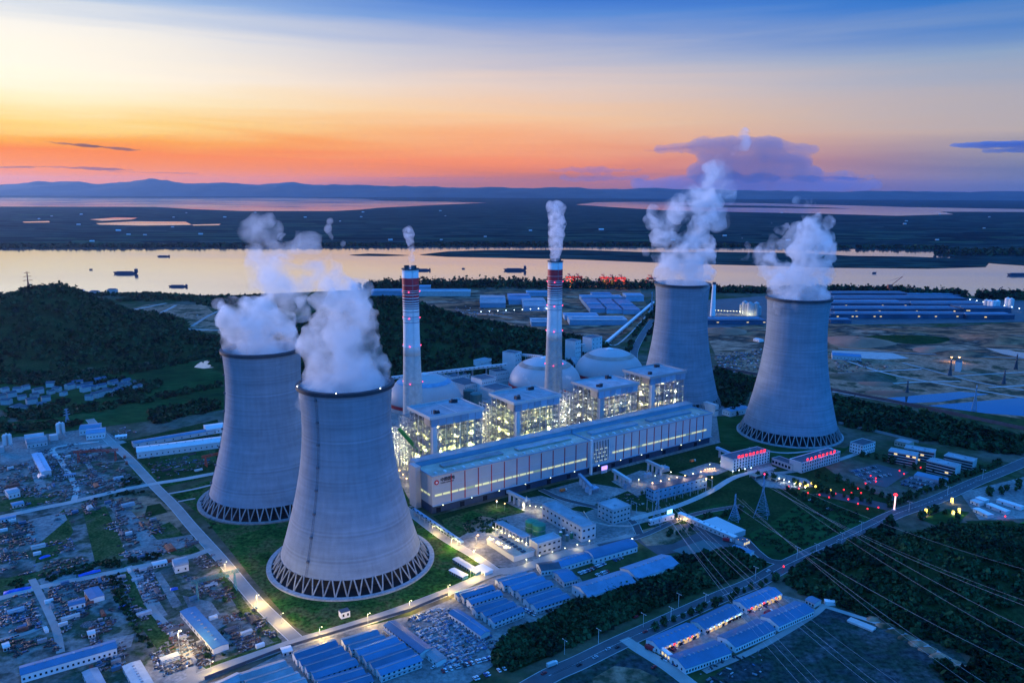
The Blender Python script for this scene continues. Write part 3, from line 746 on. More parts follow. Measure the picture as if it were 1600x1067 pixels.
    for k in range(10):
        z=k*7+4.8
        for side in range(2):
            for q in range(5 if side==0 else 4):
                if r.random()<.22: continue
                xx,yy=(3+r.random()*(L-6),1.5+r.random()*4.5) if side==0 else (1.5+r.random()*5,3+r.random()*(D-6))
                s=.8+.7*r.random(); 
                if lm is None:
                    lm=MB().lathe(0,0,[(.08,-.35),(.33,-.15),(.33,.15),(.08,.35)],6).build('lamp',M[lampm],t); lm.location=(xx,yy,z)
                else: cp(lm,t,(xx,yy,z+r.random()),scale=(s,s,s))
                n+=1
    for k in range(5):
        for (xx,yy) in ((L*.2,4),(L*.5,4),(L*.8,4),(4,D*.35),(4,D*.75)):
            light(xx+r.uniform(-3,3),yy+1,9+k*13.5,BP*(.6+.9*r.random()),(1,.96,.34) if not lampm=='lampw' else (1,.9,.5),.8,t)
    # roof plant
    for (u,v) in ((.2,.25),(.78,.8)):
        b=MB(); a=L*u;c=D*v
        for _ in range(5): b.box(a+r.uniform(-3,3),c+r.uniform(-2,2),H-.4,H+1.5+r.random()*2.6,1.6+r.random()*2,1.4+r.random()*2)
        b.cyl(a-5,c,H-.4,H+3.6,.35,6); b.build('roof_vent',M['dark'],t)
    # rear bunker and catalyst frames, lower than the roof
    for (ux,v0,v1,h) in ((0,D+4,D+26,62),(0,D+28,D+46,44)):
        b=MB()
        for xx in np.linspace(0,L,7):
            for yy in np.linspace(v0,v1,4): b.box(xx,yy,0,h,.8,.8)
        for z in np.arange(6,h,6.):
            for yy in np.linspace(v0,v1,4): b.box(L/2,yy,z,z+.5,L,.5)
            for xx in np.linspace(0,L,7): b.box(xx,(v0+v1)/2,z+.05,z+.55,.5,v1-v0)
        b.build('rear_frame',M['steel'],t)
        c=MB().box(L*.55,(v0+v1)/2,8,h-6,L*.6,(v1-v0)*.6).build('duct_casing',M['boiler'],t)
        MB().box(L*.5,(v0+v1)/2,h,h+.6,L*.9,(v1-v0)*.9).build('deck',M['grate'],t)
        for _ in range(26):
            z=4+r.random()*(h-6); s=.8+.6*r.random(); cp(lm,t,(r.uniform(-.5,5) if r.random()<.6 else r.random()*L,v0+r.random()*(v1-v0),z),scale=(s,s,s))
        for k in range(3): light(3,(v0+v1)/2,8+k*h/3.2,BP*.9,(1,.9,.5),.8,t)
    if green:
        b=MB(); b.path([(-8,60,52),(6,30,26)],1.6,4); b.path([(-8,63,50),(6,33,24)],1.2,4); b.build('conveyor',M['grn'],t)
    return t
BP=8500.
boiler(673,652,'boiler house nearest the cooling towers, open steel frame with a green conveyor beside it',1,True)
boiler(804,629,'second boiler house from the near cooling towers, roof split by a pale line',2)
boiler(935,609,'third boiler house from the near cooling towers, white lift tower on its corner',3,lampm='lampw')
boiler(1016,589,'boiler house nearest the tall farther cooling towers, open frame full of lamps',4,lampm='lampw')
# small link buildings between the boilers
for (u,lab) in ((74,'low white link building between the first and second boiler houses'),(196,'low white link building between the second and third boiler houses'),(305,'low white link building between the last two boiler houses')):
    x,y=W_(u+6,52); t=T('link_building',lab,'industrial building',x,y,AX)
    MB().box(8,14,0,26,22,28).build('wall',M['white'],t); MB().box(8,14,26,26.6,23,29).build('roof',M['greyr'],t)
# ------- chimneys
def chimney(x,y,H,label,n=9):
    t=T('chimney',label,'chimney',x,y)
    zs=H*.475
    R=lambda z:14.2-3.6*min(1,z/(H*.62))
    MB().lathe(0,0,[(R(z),z) for z in np.linspace(0,zs,8)],48,cap=False).build('lower_shaft',M['conc2'],t,smooth=True)
    MB().lathe(0,0,[(R(z)+.12,z) for z in np.linspace(zs,H,10)],48,cap=True).build('painted_shaft',M['white'],t,smooth=True)
    z=H-11.5; hs=[9,6.5,4.6,3.2,2.4,1.9,1.5,1.2,.9,.7,.6,.5]; gp=[0,.5,.7,.9,1.1,1.3,1.4,1.5,1.7,3.5,6,7]
    for k,(h,q) in enumerate(zip(hs,gp)):
        z-=q; m=M['red'] if k<4 else M['maroon']
        MB().lathe(0,0,[(R(z)+.16,z-h),(R(z)+.3,z-h),(R(z)+.3,z),(R(z)+.16,z)],48,cap=False).build('painted_band',m,t); z-=h
    MB().lathe(0,0,[(R(H)+.2,H-.6),(R(H)+1.2,H-.5),(R(H)+1.2,H+.7),(R(H)-.6,H+.7)],48,cap=False).build('rim_gallery',M['dark'],t)
    for s in (-1,1): MB().lathe(s*4.6,0,[(3.5,H-1),(3.6,H+4.4),(3.2,H+4.4),(3.2,H)],20,cap=False).build('flue_tip',M['dark'],t)
    for zz in (H*.86,H*.70,H*.53,H*.3):
        MB().lathe(0,0,[(R(zz)+.1,zz),(R(zz)+1.,zz+.1),(R(zz)+1.,zz+.5),(R(zz)+.1,zz+.6)],40,cap=False).build('gallery',M['white'] if zz>zs else M['conc2'],t)
        for a in (-PI/2-.1,.15,PI-.3):
            MB().lathe((R(zz)+1.1)*math.cos(a),(R(zz)+1.1)*math.sin(a),[(.1,zz+.6),(.55,zz+.9),(.55,zz+1.7),(.1,zz+2)],8).build('beacon',M['beacon'],t)
    a=-1.2; b=MB()
    for s in (-.5,.5): b.path([((R(z)+.5)*math.cos(a)-math.sin(a)*s,(R(z)+.5)*math.sin(a)+math.cos(a)*s,z) for z in np.linspace(2,H,24)],.12)
    b.build('ladder',M['steel'],t)
    return t
M['maroon']=mat('maroon_paint',(.1,.012,.04),.6)
S1=(-133.,1036.,218.); S2=(62.,1150.,218.5)
chimney(*S1,'chimney with dark red bands beside the near cooling towers, in front of the first dome')
chimney(*S2,'chimney with dark red bands standing between the second and third domes')
# ------- coal domes
def dome(x,y,R_,H,label,capm):
    t=T('coal_dome',label,'storage dome',x,y)
    z0=9.; n=14; A=PI/2*.86
    f=lambda k:(R_*math.cos(k/n*PI/2)**.8 if k<n else 0.,)
    prof=[(R_*math.cos(k/n*A*1.0)**.92,z0+(H-z0)*math.sin(k/n*A)/math.sin(A)) for k in range(n+1)]
    MB().lathe(0,0,[(R_-.2,0),(R_-.2,z0-3)],64,cap=False).build('base_wall',M['conc2'],t)
    MB().lathe(0,0,[(R_+.1,z0-3.4),(R_+.5,z0-3.2),(R_+.3,z0+1.6),(R_-.6,z0+1.8)],64,cap=False).build('red_ring',M['red'],t)
    MB().lathe(0,0,prof,64).build('shell',M['dome'],t,smooth=True)
    k=8.6; q=lambda k:(R_*math.cos(k/n*A)**.92+.35,z0+(H-z0)*math.sin(k/n*A)/math.sin(A)+.3)
    MB().lathe(0,0,[q(8.2),q(8.8),q(9.4),q(9.9)],64,cap=False).build('band',M[capm],t,smooth=True)
    MB().lathe(0,0,[(7,H-1.5),(7,H+1),(6,H+1.8),(3,H+3),(0.1,H+3.3)],24).build('cap',M['white'],t)
M['dome']=mat('dome_sheeting',(.36,.36,.36),.5,.02,.1,stretch=(1,1,.25))
M['bandc']=mat('brown_band',(.3,.24,.2),.6,.05,.3)
M['bandb']=mat('blue_band',(.1,.26,.38),.5)
dome(-131,1157,56,48,'domed coal store nearest the cooling towers, behind the first chimney','bandb')
dome(54,1269,59,50,'domed coal store between the two white transfer towers, behind the second chimney','bandc')
dome(168,1343,59,50,'domed coal store with rust stains, farthest from the near cooling towers','bandc')
# ------- generic building from roof-corner pixels
WN={}
def frame3(p0,p1,p2,h,ang=None):
    a=g(*p0,h);b=g(*p1,h);c=g(*p2,h); d=b-a; L=float(np.hypot(*d)); 
    th=math.atan2(d[1],d[0]) if ang is None else ang
    if ang is not None: L=abs(float(d@np.array([math.cos(ang),math.sin(ang)])))
    n=np.array([-math.sin(th),math.cos(th)]); D=float((c-a)@n)
    return a,th,L,D
def bld(name,label,cat,p0,p1,p2,h,wall='white',roof='darkr',ang=None,rows=0,cols=0,wm='win',ww=1.6,wh=1.6,group=None,side=0,parapet=True,lit=0.,seed=1,kind='flat',rise=1.5,vents=0):
    """p0,p1: near eave corners, p2: a far one, all at height h; h to the eave"""
    a,th,L,D=frame3(p0,p1,p2,h,ang); s=1 if D>0 else -1; D=abs(D)
    t=T(name,label,cat,a[0],a[1],th,group=group); r=random.Random(seed)
    cy=s*D/2
    if kind=='flat':
        MB().box(L/2,cy,0,h,L,D).build('wall',M[wall],t)
        b=MB().box(L/2,cy,h,h+.3,L+.2,D+.2)
        b.build('roof',M[roof],t)
        if parapet:
            p=MB(); z1=h+1.0
            for (cx,c2,sx,sy) in ((L/2,cy-D/2,L+.5,.35),(L/2,cy+D/2,L+.5,.35),(0,cy,.35,D-.36),(L,cy,.35,D-.36)): p.box(cx,c2,h+.3,z1,sx,sy)
            p.build('parapet',M[wall],t)
    elif kind=='gable':
        MB().house(L,D,h,rise,cx=L/2,cy=cy).build('wall',M[wall],t); MB().gable(L,D,h,rise,cx=L/2,cy=cy).build('roof',M[roof],t)
    elif kind=='arch':
        w=MB().arch(L-.6,D-.6,h,rise); w=w.build('wall',M[wall],t); w.location=(L/2,cy,0)
        w2=MB().box(L/2,cy,0,h,L-.6,D-.6).build('lower_wall',M[wall],t)
        q=MB().arch(L,D,h,rise,ends=False,grow=.2); q=q.build('roof',M[roof],t); q.location=(L/2,cy,0)
    if rows:
        k=None; y0=-.12*s
        for j in range(rows):
            for i in range(cols):
                x=(i+.5)*L/cols; z=(j+.55)*h/rows
                if k is None: k=MB().box(0,0,-wh/2,wh/2,ww,.25).build('window',M[wm],t); k.location=(x,y0,z)
                else: q=cp(k,t,(x,y0,z))
                if lit and r.random()<lit:
                    q=MB().box(0,0,-wh/2,wh/2,ww,.3).build('lit_window',M['litwarm'],t); q.location=(x,y0-.03*s,z)
        if side:
            for j in range(rows):
                for i in range(side): cp(k,t,(-.12,s*(i+.5)*D/side,(j+.55)*h/rows),PI/2)
    for v in range(vents):
        b=MB().box(L*(v+.6)/(vents+.4),cy+r.uniform(-.2,.2)*D,h+.3,h+1.6,2.2,1.8).build('roof_vent',M['steel'],t)
    return t
WHITE_T=[((789,549),(805,553),(815,550),42,'white transfer tower at the end of the long inclined conveyor gallery'),
 ((885,531),(899,534),(908,532),44,'white transfer tower just behind the second chimney'),
 ((912,526),(925,529),(941,526),40,'wide white transfer tower above the rust stained dome')]
for i,(a,b_,c_,h,lab) in enumerate(WHITE_T):
    bld('transfer_tower',lab,'tower',b_,c_,a,h,'white','darkr',rows=5,cols=3,ww=1.6,wh=1.8,seed=i)
# conveyor galleries
def gallery(label,p,q,w=4.5,hgt=4.,m='white',legs=8):
    p=np.array(p,float);q=np.array(q,float); d=q-p; L=float(np.linalg.norm(d)); t=T('conveyor_gallery',label,'conveyor',p[0],p[1],math.atan2(d[1],d[0]))
    Lh=float(np.hypot(d[0],d[1])); z0,z1=p[2],q[2]; n=legs
    v=[]; 
    for x,z in ((0,z0),(Lh,z1)):
        for y,dz in ((-w/2,0),(w/2,0),(w/2,hgt),(-w/2,hgt)): v.append((x,y,z+dz))
    MB().add(v,[(0,1,2,3),(7,6,5,4),(0,4,5,1),(1,5,6,2),(2,6,7,3),(3,7,4,0)]).build('gallery',M[m],t)
    w0=None
    for k in range(min(60,int(Lh//8))):
        f=(k+.5)/int(Lh//8); z=z0+(z1-z0)*f
        if w0 is None: w0=MB().box(0,0,1.5,2.7,2.6,.2).build('window',M['win'],t); w0.location=(Lh*f,-w/2-.05,z)
        else: cp(w0,t,(Lh*f,-w/2-.05,z))
    for k in range(n):
        f=(k+.5)/n; z=z0+(z1-z0)*f; b=MB(); b.tube((Lh*f,-w/2,0),(Lh*f,-w/2+.3,z),.45,4); b.tube((Lh*f,w/2,0),(Lh*f,w/2-.3,z),.45,4)
        b.build('leg',M['steel'],t)
    return t
def P3(px,py,z): a=g(px,py,z); return (a[0],a[1],z)
gallery('long inclined conveyor gallery rising to the white transfer tower in front of the hill',P3(612,592,20),P3(792,571,24))
gallery('short conveyor gallery from the transfer tower to the second dome top',P3(816,556,34),P3(846,559,46),legs=2)
gallery('short dark conveyor bridge between the two tall transfer towers',P3(905,540,30),P3(913,541,30),legs=1)
gallery('slanted conveyor gallery between the second chimney and the third dome',P3(895,560,24),P3(915,590,6),10,3,'greyr',2)
gallery('long pale conveyor gallery crossing the fields towards the river port',P3(948,536,5),P3(1021,473,5),6,4,'white',10)
for i,(a,b_,c_,h,lab) in enumerate([((751,565),(768,561),(752,560),20,'grey ribbed shed at the foot of the hill above the conveyor gallery'),
   ((726,603),(752,598),(700,594),16,'white workshop beside the first dome, by the green tanks'),
   ((753,594),(775,590),(751,586),24,'white block with a raised storey behind the green tanks'),
   ((774,611),(800,605),(770,600),16,'plain white block behind the second boiler house'),
   ((707,590),(735,585),(700,581),9,'long pale shed under the conveyor gallery'),
   ((775,582),(795,579),(772,577),18,'white block under the transfer tower')]):
    bld('workshop',lab,'industrial building',a,b_,c_,h,'white','darkr' if i else 'greyr',rows=2,cols=8,ww=1.2,wh=1.4,seed=i)
for i,(px,py) in enumerate(((733,626),(744,632))):
    x,y=g(px,py,0); t=T('storage_tank',('dark teal tank behind the first boiler house, farther one of the pair','dark teal tank behind the first boiler house, nearer one of the pair')[i],'tank',x,y,group='teal tanks')
    MB().cyl(0,0,0,17,9,28).build('body',M['teal'],t,); MB().lathe(0,0,[(9.2,17),(6,19),(.2,20)],28).build('roof',M['teal'],t)
# annex right of hall
bld('switch_house','white annex with a flat pale roof at the far end of the turbine hall','industrial building',(1118,634),(1123,633),(1078,627),16,'white','white',rows=1,cols=3)
M['litfield']=mix_mat('lit_turf',[(.06,.2,.03),(.1,.28,.04)],.1)  # lit look of the pitch put into the turf colour
M['weedy']=mix_mat('weedy_ground',[(.015,.045,.015),(.03,.065,.02),(.06,.085,.03),(.1,.09,.06)],.05,fine=.4,finevar=.5)
# ================= ground cover, yards and roads
lawnA=[(262,772),(330,750),(420,735),(620,745),(650,800),(700,835),(765,893),(700,922),(600,958),(505,990),(478,988),(460,978),(395,905),(350,848),(315,805),(283,782)]
patch('lawn',lawnA,M['lawn'],.14)
patch('lawn',[(252,762),(330,744),(330,738),(300,742),(258,752)],M['lawn'],.16)
patch('plant_yard',[(610,800),(640,780),(920,745),(1130,690),(1150,640),(1100,600),(1000,590),(880,620),(600,640),(590,720)],M['pave'],.05)
patch('plant_yard',[(590,760),(600,560),(790,545),(940,540),(1000,590),(1110,645),(1120,690),(900,700),(700,720)],M['pave'],.02)
patch('works_ground',[(676,806),(1112,695),(1250,700),(1385,800),(1215,885),(1000,830),(930,850),(770,890)],M['scrub'],.06)
patch('lawn',[(690,812),(770,787),(842,800),(790,822),(730,842),(700,830)],M['lawn'],.12)
patch('lawn',[(1120,650),(1160,650),(1170,690),(1320,700),(1340,690),(1300,720),(1180,712),(1125,690)],M['field'],.1)
patch('bare_plot',[(722,818),(752,806),(788,812),(800,820),(770,832),(730,832)],M['dirt'],.16)
patch('yard_slab',[(790,785),(845,774),(905,790),(880,798),(835,806)],M['pave'],.2)
patch('yard_slab',[(845,768),(905,752),(985,765),(920,792),(890,790)],M['pave'],.2)
patch('yard_slab',[(955,752),(1000,735),(1075,745),(1060,758),(995,775)],M['pave'],.2)
patch('yard_slab',[(1060,738),(1110,722),(1150,730),(1120,742),(1080,745)],M['pave'],.2)
patch('yard_slab',[(1150,712),(1195,705),(1210,735),(1170,740)],M['pave'],.2)
patch('treatment_yard',[(700,850),(760,815),(860,790),(985,815),(1000,835),(935,852),(812,888),(780,886)],M['pave'],.2)
patch('switchyard_slab',[(912,802),(935,792),(1010,800),(1015,815),(960,825),(915,812)],M['pave'],.22)
patch('scrub_belt',[(785,990),(900,940),(1000,890),(1060,868),(1150,858),(1200,880),(1100,920),(990,965),(870,1020),(800,1050),(770,1040),(800,1010)],M['scrub'],.08)
patch('gravel_lot',[(1080,1080),(1130,1045),(1230,985),(1290,950),(1370,965),(1420,990),(1500,1020),(1540,1080)],M['slab'],.1)
patch('dirt_lot',[(830,1090),(900,1048),(970,1010),(1010,1030),(1080,1080)],M['slab'],.07)
patch('dirt_lot',[(925,1060),(960,1040),(1000,1045),(1030,1060),(1000,1080),(930,1080)],M['dirt'],.14)
patch('forecourt',[(1012,1000),(1030,993),(1225,930),(1262,940),(1280,958),(1220,985),(1085,1046)],M['pave'],.2)
patch('grass_plot',[(1170,835),(1215,810),(1270,772),(1310,785),(1365,812),(1300,850),(1225,875),(1195,868)],M['field'],.18)
patch('grass_plot',[(1075,800),(1130,785),(1175,800),(1150,815),(1100,822)],M['field'],.16)
patch('car_park',[(1325,735),(1370,725),(1420,738),(1385,762),(1360,756)],M['asphalt'],.3)
patch('car_park',[(1405,752),(1430,742),(1480,755),(1445,772)],M['asphalt'],.3)
patch('plaza',[(1170,742),(1200,735),(1260,748),(1275,760),(1230,765),(1190,760)],M['pave'],.25)
patch('round_garden',[(1440,812),(1480,795),(1515,800),(1500,815),(1460,820)],M['field'],.24)
patch('car_yard',[(1500,770),(1600,745),(1660,770),(1620,810),(1530,812)],M['pave'],.22)
patch('sports_field',[(1575,822),(1640,805),(1700,830),(1640,850)],M['litfield'],.26)
patch('garden',[(1225,760),(1290,745),(1340,760),(1400,785),(1380,800),(1300,775)],M['scrub'],.2)
patch('garden_path',[(1270,772),(1300,768),(1400,790),(1385,797)],M['asphalt'],.26)
patch('sports_court',[(1050,860),(1100,843),(1130,852),(1085,872)],M['teal'],.3)
patch('entrance_court',[(990,832),(1040,818),(1095,830),(1050,850),(1010,853)],M['dirt'],.25)
patch('motor_yard',[(990,842),(1045,822),(1110,812),(1165,840),(1170,862),(1100,855),(1030,868)],M['asphalt'],.2)
patch('apron',[(1128,870),(1150,860),(1190,872),(1165,885),(1135,880)],M['pave'],.3)
patch('dormitory_yard',[(455,1012),(530,988),(640,962),(700,938),(775,900),(845,880),(905,900),(930,938),(870,968),(800,1005),(770,1040),(700,1090),(250,1090),(380,1050)],M['pave'],.11)
# left scrap yard land
patch('scrap_ground',[(-60,700),(160,680),(255,765),(330,865),(465,1000),(300,1075),(-60,1075)],M['yard'],.05)
patch('batching_yard',[(0,690),(60,672),(150,662),(190,690),(100,708),(30,725),(0,725)],M['pave'],.12)
for k_,p in enumerate([[(0,775),(60,770),(100,770),(60,790),(0,800)],[(225,725),(255,755),(232,758),(205,735)],[(130,800),(165,790),(200,870),(150,885)],[(0,905),(60,892),(130,870),(60,905),(0,925)],[(195,880),(250,965),(300,1060),(280,1062),(225,985),(188,900)],[(345,890),(395,955),(440,1000),(428,1003),(375,955),(338,900)],[(230,830),(265,815),(315,862),(280,868),(240,862)],[(255,700),(335,690),(338,722),(280,735),(245,728)],[(100,795),(70,820),(55,880),(90,870),(115,830)],[(300,1045),(440,1000),(440,1012),(300,1062)]]): patch('weedy_verge',p,M['weedy'],.1+.004*k_)
patch('verge',[(190,690),(340,655),(350,735),(330,738),(250,755)],M['scrub'],.07)
patch('field_strip',[(240,765),(262,772),(330,862),(270,878),(225,860),(175,780)],M['dirt'],.1)
patch('dirt_plot',[(230,790),(250,786),(262,800),(225,810)],M['scrub'],.14)
for k_,p in enumerate([[(165,785),(185,782),(240,850),(225,856)],[(190,800),(205,798),(262,862),(245,868)],[(45,812),(100,800),(105,812),(60,850),(40,845)],[(40,720),(52,718),(75,765),(62,772)],[(85,712),(92,710),(135,775),(125,780)],[(130,720),(136,718),(160,748),(150,752)],[(60,905),(120,890),(118,910),(70,925)],[(215,900),(222,898),(262,960),(250,965)],[(285,930),(330,940),(355,975),(330,990),(300,960)],[(185,868),(235,845),(300,835),(305,850),(240,868)],[(240,895),(250,893),(285,945),(270,950)],[(205,1050),(300,1030),(330,1050),(250,1075)],[(160,1000),(210,990),(205,1010),(170,1020)]]): patch('concrete_pad',p,M['pave'],.16+.004*k_)
# right: earthworks
patch('earthworks',[(1100,515),(1180,508),(1300,505),(1460,512),(1600,503),(2000,505),(2000,640),(1600,620),(1500,600),(1310,560),(1180,560),(1120,560)],M['earth'],.15)
patch('building_site',[(1115,560),(1300,545),(1500,560),(1640,565),(2000,590),(2000,680),(1600,655),(1310,612),(1140,580)],M['dirt'],.22)
patch('settling_pond',[(1450,634),(1600,621),(1900,640),(1800,665),(1600,650),(1540,646)],M['water'],.4)
patch('settling_pond',[(1385,622),(1500,612),(1545,616),(1470,628),(1420,630)],M['water'],.4)
patch('bright_pond',[(1300,548),(1340,549),(1395,552),(1420,560),(1380,562),(1300,558)],M['kerb'],.5)  # pale matte sheet, the pond's sky reflection put into its colour
patch('bright_pond',[(1540,544),(1575,547),(1640,560),(1600,560),(1565,553)],M['water'],.5)
patch('red_earth',[(1110,522),(1160,518),(1170,530),(1120,538)],M['redsoil'] if 'redsoil' in M else M['earth'],.3)
patch('factory_ground',[(640,452),(1000,452),(1020,500),(960,530),(880,530),(820,515),(740,495),(660,475)],M['earth'],.1)
patch('factory_ground',[(1090,470),(1300,455),(1600,470),(2000,480),(2000,512),(1600,503),(1300,508),(1100,518)],M['asphalt'],.1)
patch('field_patch',[(190,487),(230,476),(320,476),(345,500),(345,520),(290,516),(240,505)],M['dirt'],.2)
patch('port_ground',[(885,446),(1020,446),(1020,449),(885,449)],M['dirt'],.2)
# fields on the far bank
r_=random.Random(3)
M['fpale']=mix_mat('pale_stubble_field',[(.05,.07,.06),(.1,.12,.09)],.01); M['fgreen']=mix_mat('far_green_field',[(.02,.06,.035),(.035,.09,.05)],.01); M['fdark']=mix_mat('far_dark_wood',[(.002,.009,.012),(.004,.016,.018)],.01)
for k in range(170):
    py=333+50*r_.random()**.8; px=r_.uniform(-80,1620)
    if py>380 and px>1000: continue
    s_=(py-300)/60; w=r_.uniform(30,170)*s_; h=r_.uniform(.35,1.5)*s_
    m=r_.choices(['fpale','fgreen','fdark'],(1,2,4))[0]
    if m=='fpale': w*=.5;h*=.5
    patch('far_field',[(px,py),(px+w*.3,py-h*.3),(px+w,py+r_.uniform(-.5,.5)),(px+w*1.05,py+h*.8),(px+w*.6,py+h*1.1),(px+w*.1,py+h)],M[m],-1.2)
RW=dict(m=M['road'])
def road(pts,w,m='road',z=.42,kerb=True,name='road'):
    ROADS.append(([g(*p) for p in pts],w/2+4.5))
    if kerb: strip('kerb',pts,w+1.2,M['kerb'],z-.06)
    return strip(name,pts,w,M[m],z)
road([(140,655),(165,683),(200,715),(240,758),(272,790),(300,823),(345,873),(395,933),(432,970),(468,1004)],9.5)
road([(-40,817),(0,808),(60,795),(110,785),(180,768),(240,756),(285,749),(345,738)],8)
road([(-40,945),(0,935),(60,918),(140,902),(220,885),(290,872),(330,858)],7)
road([(240,1090),(330,1050),(400,1025),(465,1003),(540,981),(620,955),(700,925),(770,895),(812,890),(870,868),(935,853),(985,838)],10)
road([(590,760),(640,800),(690,838),(740,868),(775,892)],8)
road([(30,720),(100,705),(150,700),(195,690)],12,kerb=False)
road([(155,690),(85,700),(95,720),(118,760),(115,785)],6,kerb=False)
road([(50,905),(70,945),(88,985),(95,1020)],5.5,kerb=False)
road([(200,885),(215,905),(240,955),(290,1010),(300,1060)],6,kerb=False)
road([(0,1000),(40,990),(70,978)],5,kerb=False)
road([(262,772),(300,765),(330,758)],4,kerb=False); road([(278,784),(305,779)],3,kerb=False)
road([(800,1090),(860,1055),(905,1035),(960,1008),(1010,985),(1060,962),(1120,935),(1180,910),(1215,890),(1260,868),(1310,846),(1360,822),(1400,803),(1460,782),(1520,755),(1570,735),(1640,705)],15,'asphalt')
road([(975,998),(1000,1015),(1040,1040),(1080,1070),(1100,1085)],9)
road([(1165,845),(1185,865),(1205,877),(1240,880)],8,'asphalt')
road([(1210,740),(1250,735),(1300,722),(1350,705)],7,kerb=False)
road([(1170,700),(1230,708),(1300,700)],5,kerb=False)
road([(640,792),(700,782)],4,kerb=False); road([(775,892),(700,925)],6,kerb=False)
road([(845,765),(880,780),(940,795),(985,812),(1000,835)],7,'asphalt')
road([(985,812),(1060,790),(1110,768),(1150,745),(1210,730)],6)
road([(935,853),(1000,838),(1060,812),(1100,800),(1160,790)],6,'asphalt')
road([(1500,1040),(1400,985),(1290,948),(1262,940)],5,kerb=False)
road([(1100,1050),(1180,1015),(1265,965),(1290,945)],5,kerb=False)
road([(1010,610),(990,560),(1000,530),(1020,500)],14,'asphalt')
road([(945,535),(965,538),(1000,505),(1020,480)],4,kerb=False)
for p in ([(1325,565),(1390,585),(1470,600),(1540,612),(1600,622)],[(1410,567),(1470,583),(1530,598),(1600,610)],[(1310,583),(1380,580),(1440,577)],[(1385,600),(1440,597),(1500,596)],[(1490,588),(1560,584),(1640,580)],[(1545,606),(1640,600)],[(1300,612),(1400,630),(1500,648),(1600,670),(1700,690)],[(1310,545),(1420,552),(1500,556),(1640,562)]):
    road(p,6,kerb=False,z=.6)
road([(600,505),(640,512),(700,520)],5,kerb=False); road([(640,498),(700,492),(740,489),(800,497)],6,kerb=False)
for p in ([(190,488),(240,478),(260,474)],[(238,496),(262,484),(275,477)],[(300,510),(325,494),(345,485)],[(250,512),(300,515),(345,516)]): road(p,9,kerb=False,z=.6)
# lane paint on the main road
mp=[(860,1055),(905,1035),(960,1008),(1010,985),(1060,962),(1120,935),(1180,910),(1215,890),(1260,868),(1310,846),(1360,822),(1400,803),(1460,782),(1520,755),(1570,735)]
P=smoothline([g(*p) for p in mp],12); b=MB()
for i in range(0,len(P)-1):
    d=P[i+1]-P[i]; b.box(*(P[i]+d*.3),.5,.503,4,.3,math.atan2(d[1],d[0]))
tag(b.build('road_marking',M['mark']),kind='structure')
M['redsoil']=mat('red_soil',(.3,.12,.07),.9,.02,.3)
# masonry walls
def wall(name,label,pts,h=2.6,w=.35,m='kerb',smooth=0):
    P=[g(*p) for p in pts]; x0=P[0]; b=MB()
    for p,q in zip(P,P[1:]):
        d=q-p; c=(p+q)/2-x0; b.box(c[0],c[1],0,h,float(np.hypot(*d)),w,math.atan2(d[1],d[0]))
    return tag(b.build(name,M[m],loc=(x0[0],x0[1],0)),label,'wall')
wall('wall','dark perimeter wall along the concrete road past the near cooling towers',[(320,1062),(450,1012),(540,985),(640,955),(700,930)],m='darkr')
wall('wall','pale wall curving round the workers dormitories beside the dark wood',[(786,1010),(830,1000),(900,960),(1000,905),(1055,880)])
wall('wall','long dark wall between the earthworks and the green belt behind the tall tower',[(1115,575),(1200,590),(1310,613),(1450,640),(1600,672)],h=5,m='darkr')
wall('wall','long pale wall of the works road running right from behind the tall tower',[(1310,662),(1380,678),(1435,692)],h=3.5)
# ---------- scrap heaps
SC=[mat('scrap_'+n,c,.6,.5,.3) for n,c in (('grey',(.12,.13,.14)),('pale',(.42,.42,.42)),('rust',(.09,.035,.03)),('dark',(.02,.025,.035)),('blue',(.03,.12,.25)),('brown',(.06,.05,.045)),('silver',(.2,.24,.28)))]
def scrap(pts,n,w,size=(.8,3.5),ang=.66,label=None,name='scrap',hmax=1.6,jit=.2,px=True):
    """unordered heap: boxes, rods and plates; w = weights of the seven colours"""
    P=scatter(pts,n,px); c0=P.mean(0); sp=rng.uniform(4.5,7.5); dn=np.array([-math.sin(ang),math.cos(ang)]); q_=(P-c0)@dn; P=P+dn*((np.round(q_/sp)*sp-q_)*np.where(rng.random(n)<.5,rng.uniform(0,.3,n),rng.uniform(.6,1.,n)))[:,None]; P=P[vnoise(P[:,0],P[:,1],16,int(n)%13,3)>.4]; n=len(P)
    L=rng.uniform(size[0],size[1],n); Wd=rng.uniform(.3,1.6,n)*np.where(rng.random(n)<.3,.35,1.); H=rng.uniform(.3,hmax,n)
    a=ang+rng.normal(size=n)*jit+np.where(rng.random(n)<.4,PI/2,0); til=rng.normal(size=n)*.18
    u=np.stack([np.cos(a),np.sin(a)],1); v=np.stack([-u[:,1],u[:,0]],1); V=[]
    for z in (0,1):
        for sx,sy in ((-1,-1),(1,-1),(1,1),(-1,1)):
            xy=P+u*(sx*L/2)[:,None]+v*(sy*Wd/2)[:,None]; V.append(np.concatenate([xy,(.25+z*H+sx*til*.5+.2)[:,None]],1))
    V=np.stack(V,1).reshape(-1,3); q=np.array([(4,5,6,7),(0,1,5,4),(1,2,6,5),(2,3,7,6),(3,0,4,7)])
    Q=(np.arange(n)[:,None,None]*8+q[None]).reshape(-1,4); w=np.array(w,float);w/=w.sum()
    mi=np.repeat(rng.choice(7,n,p=w),5)
    return tag(npmesh(name,V,Q,SC,mi),kind='stuff')
MIXW=(4,2,1,3,1,1,3)
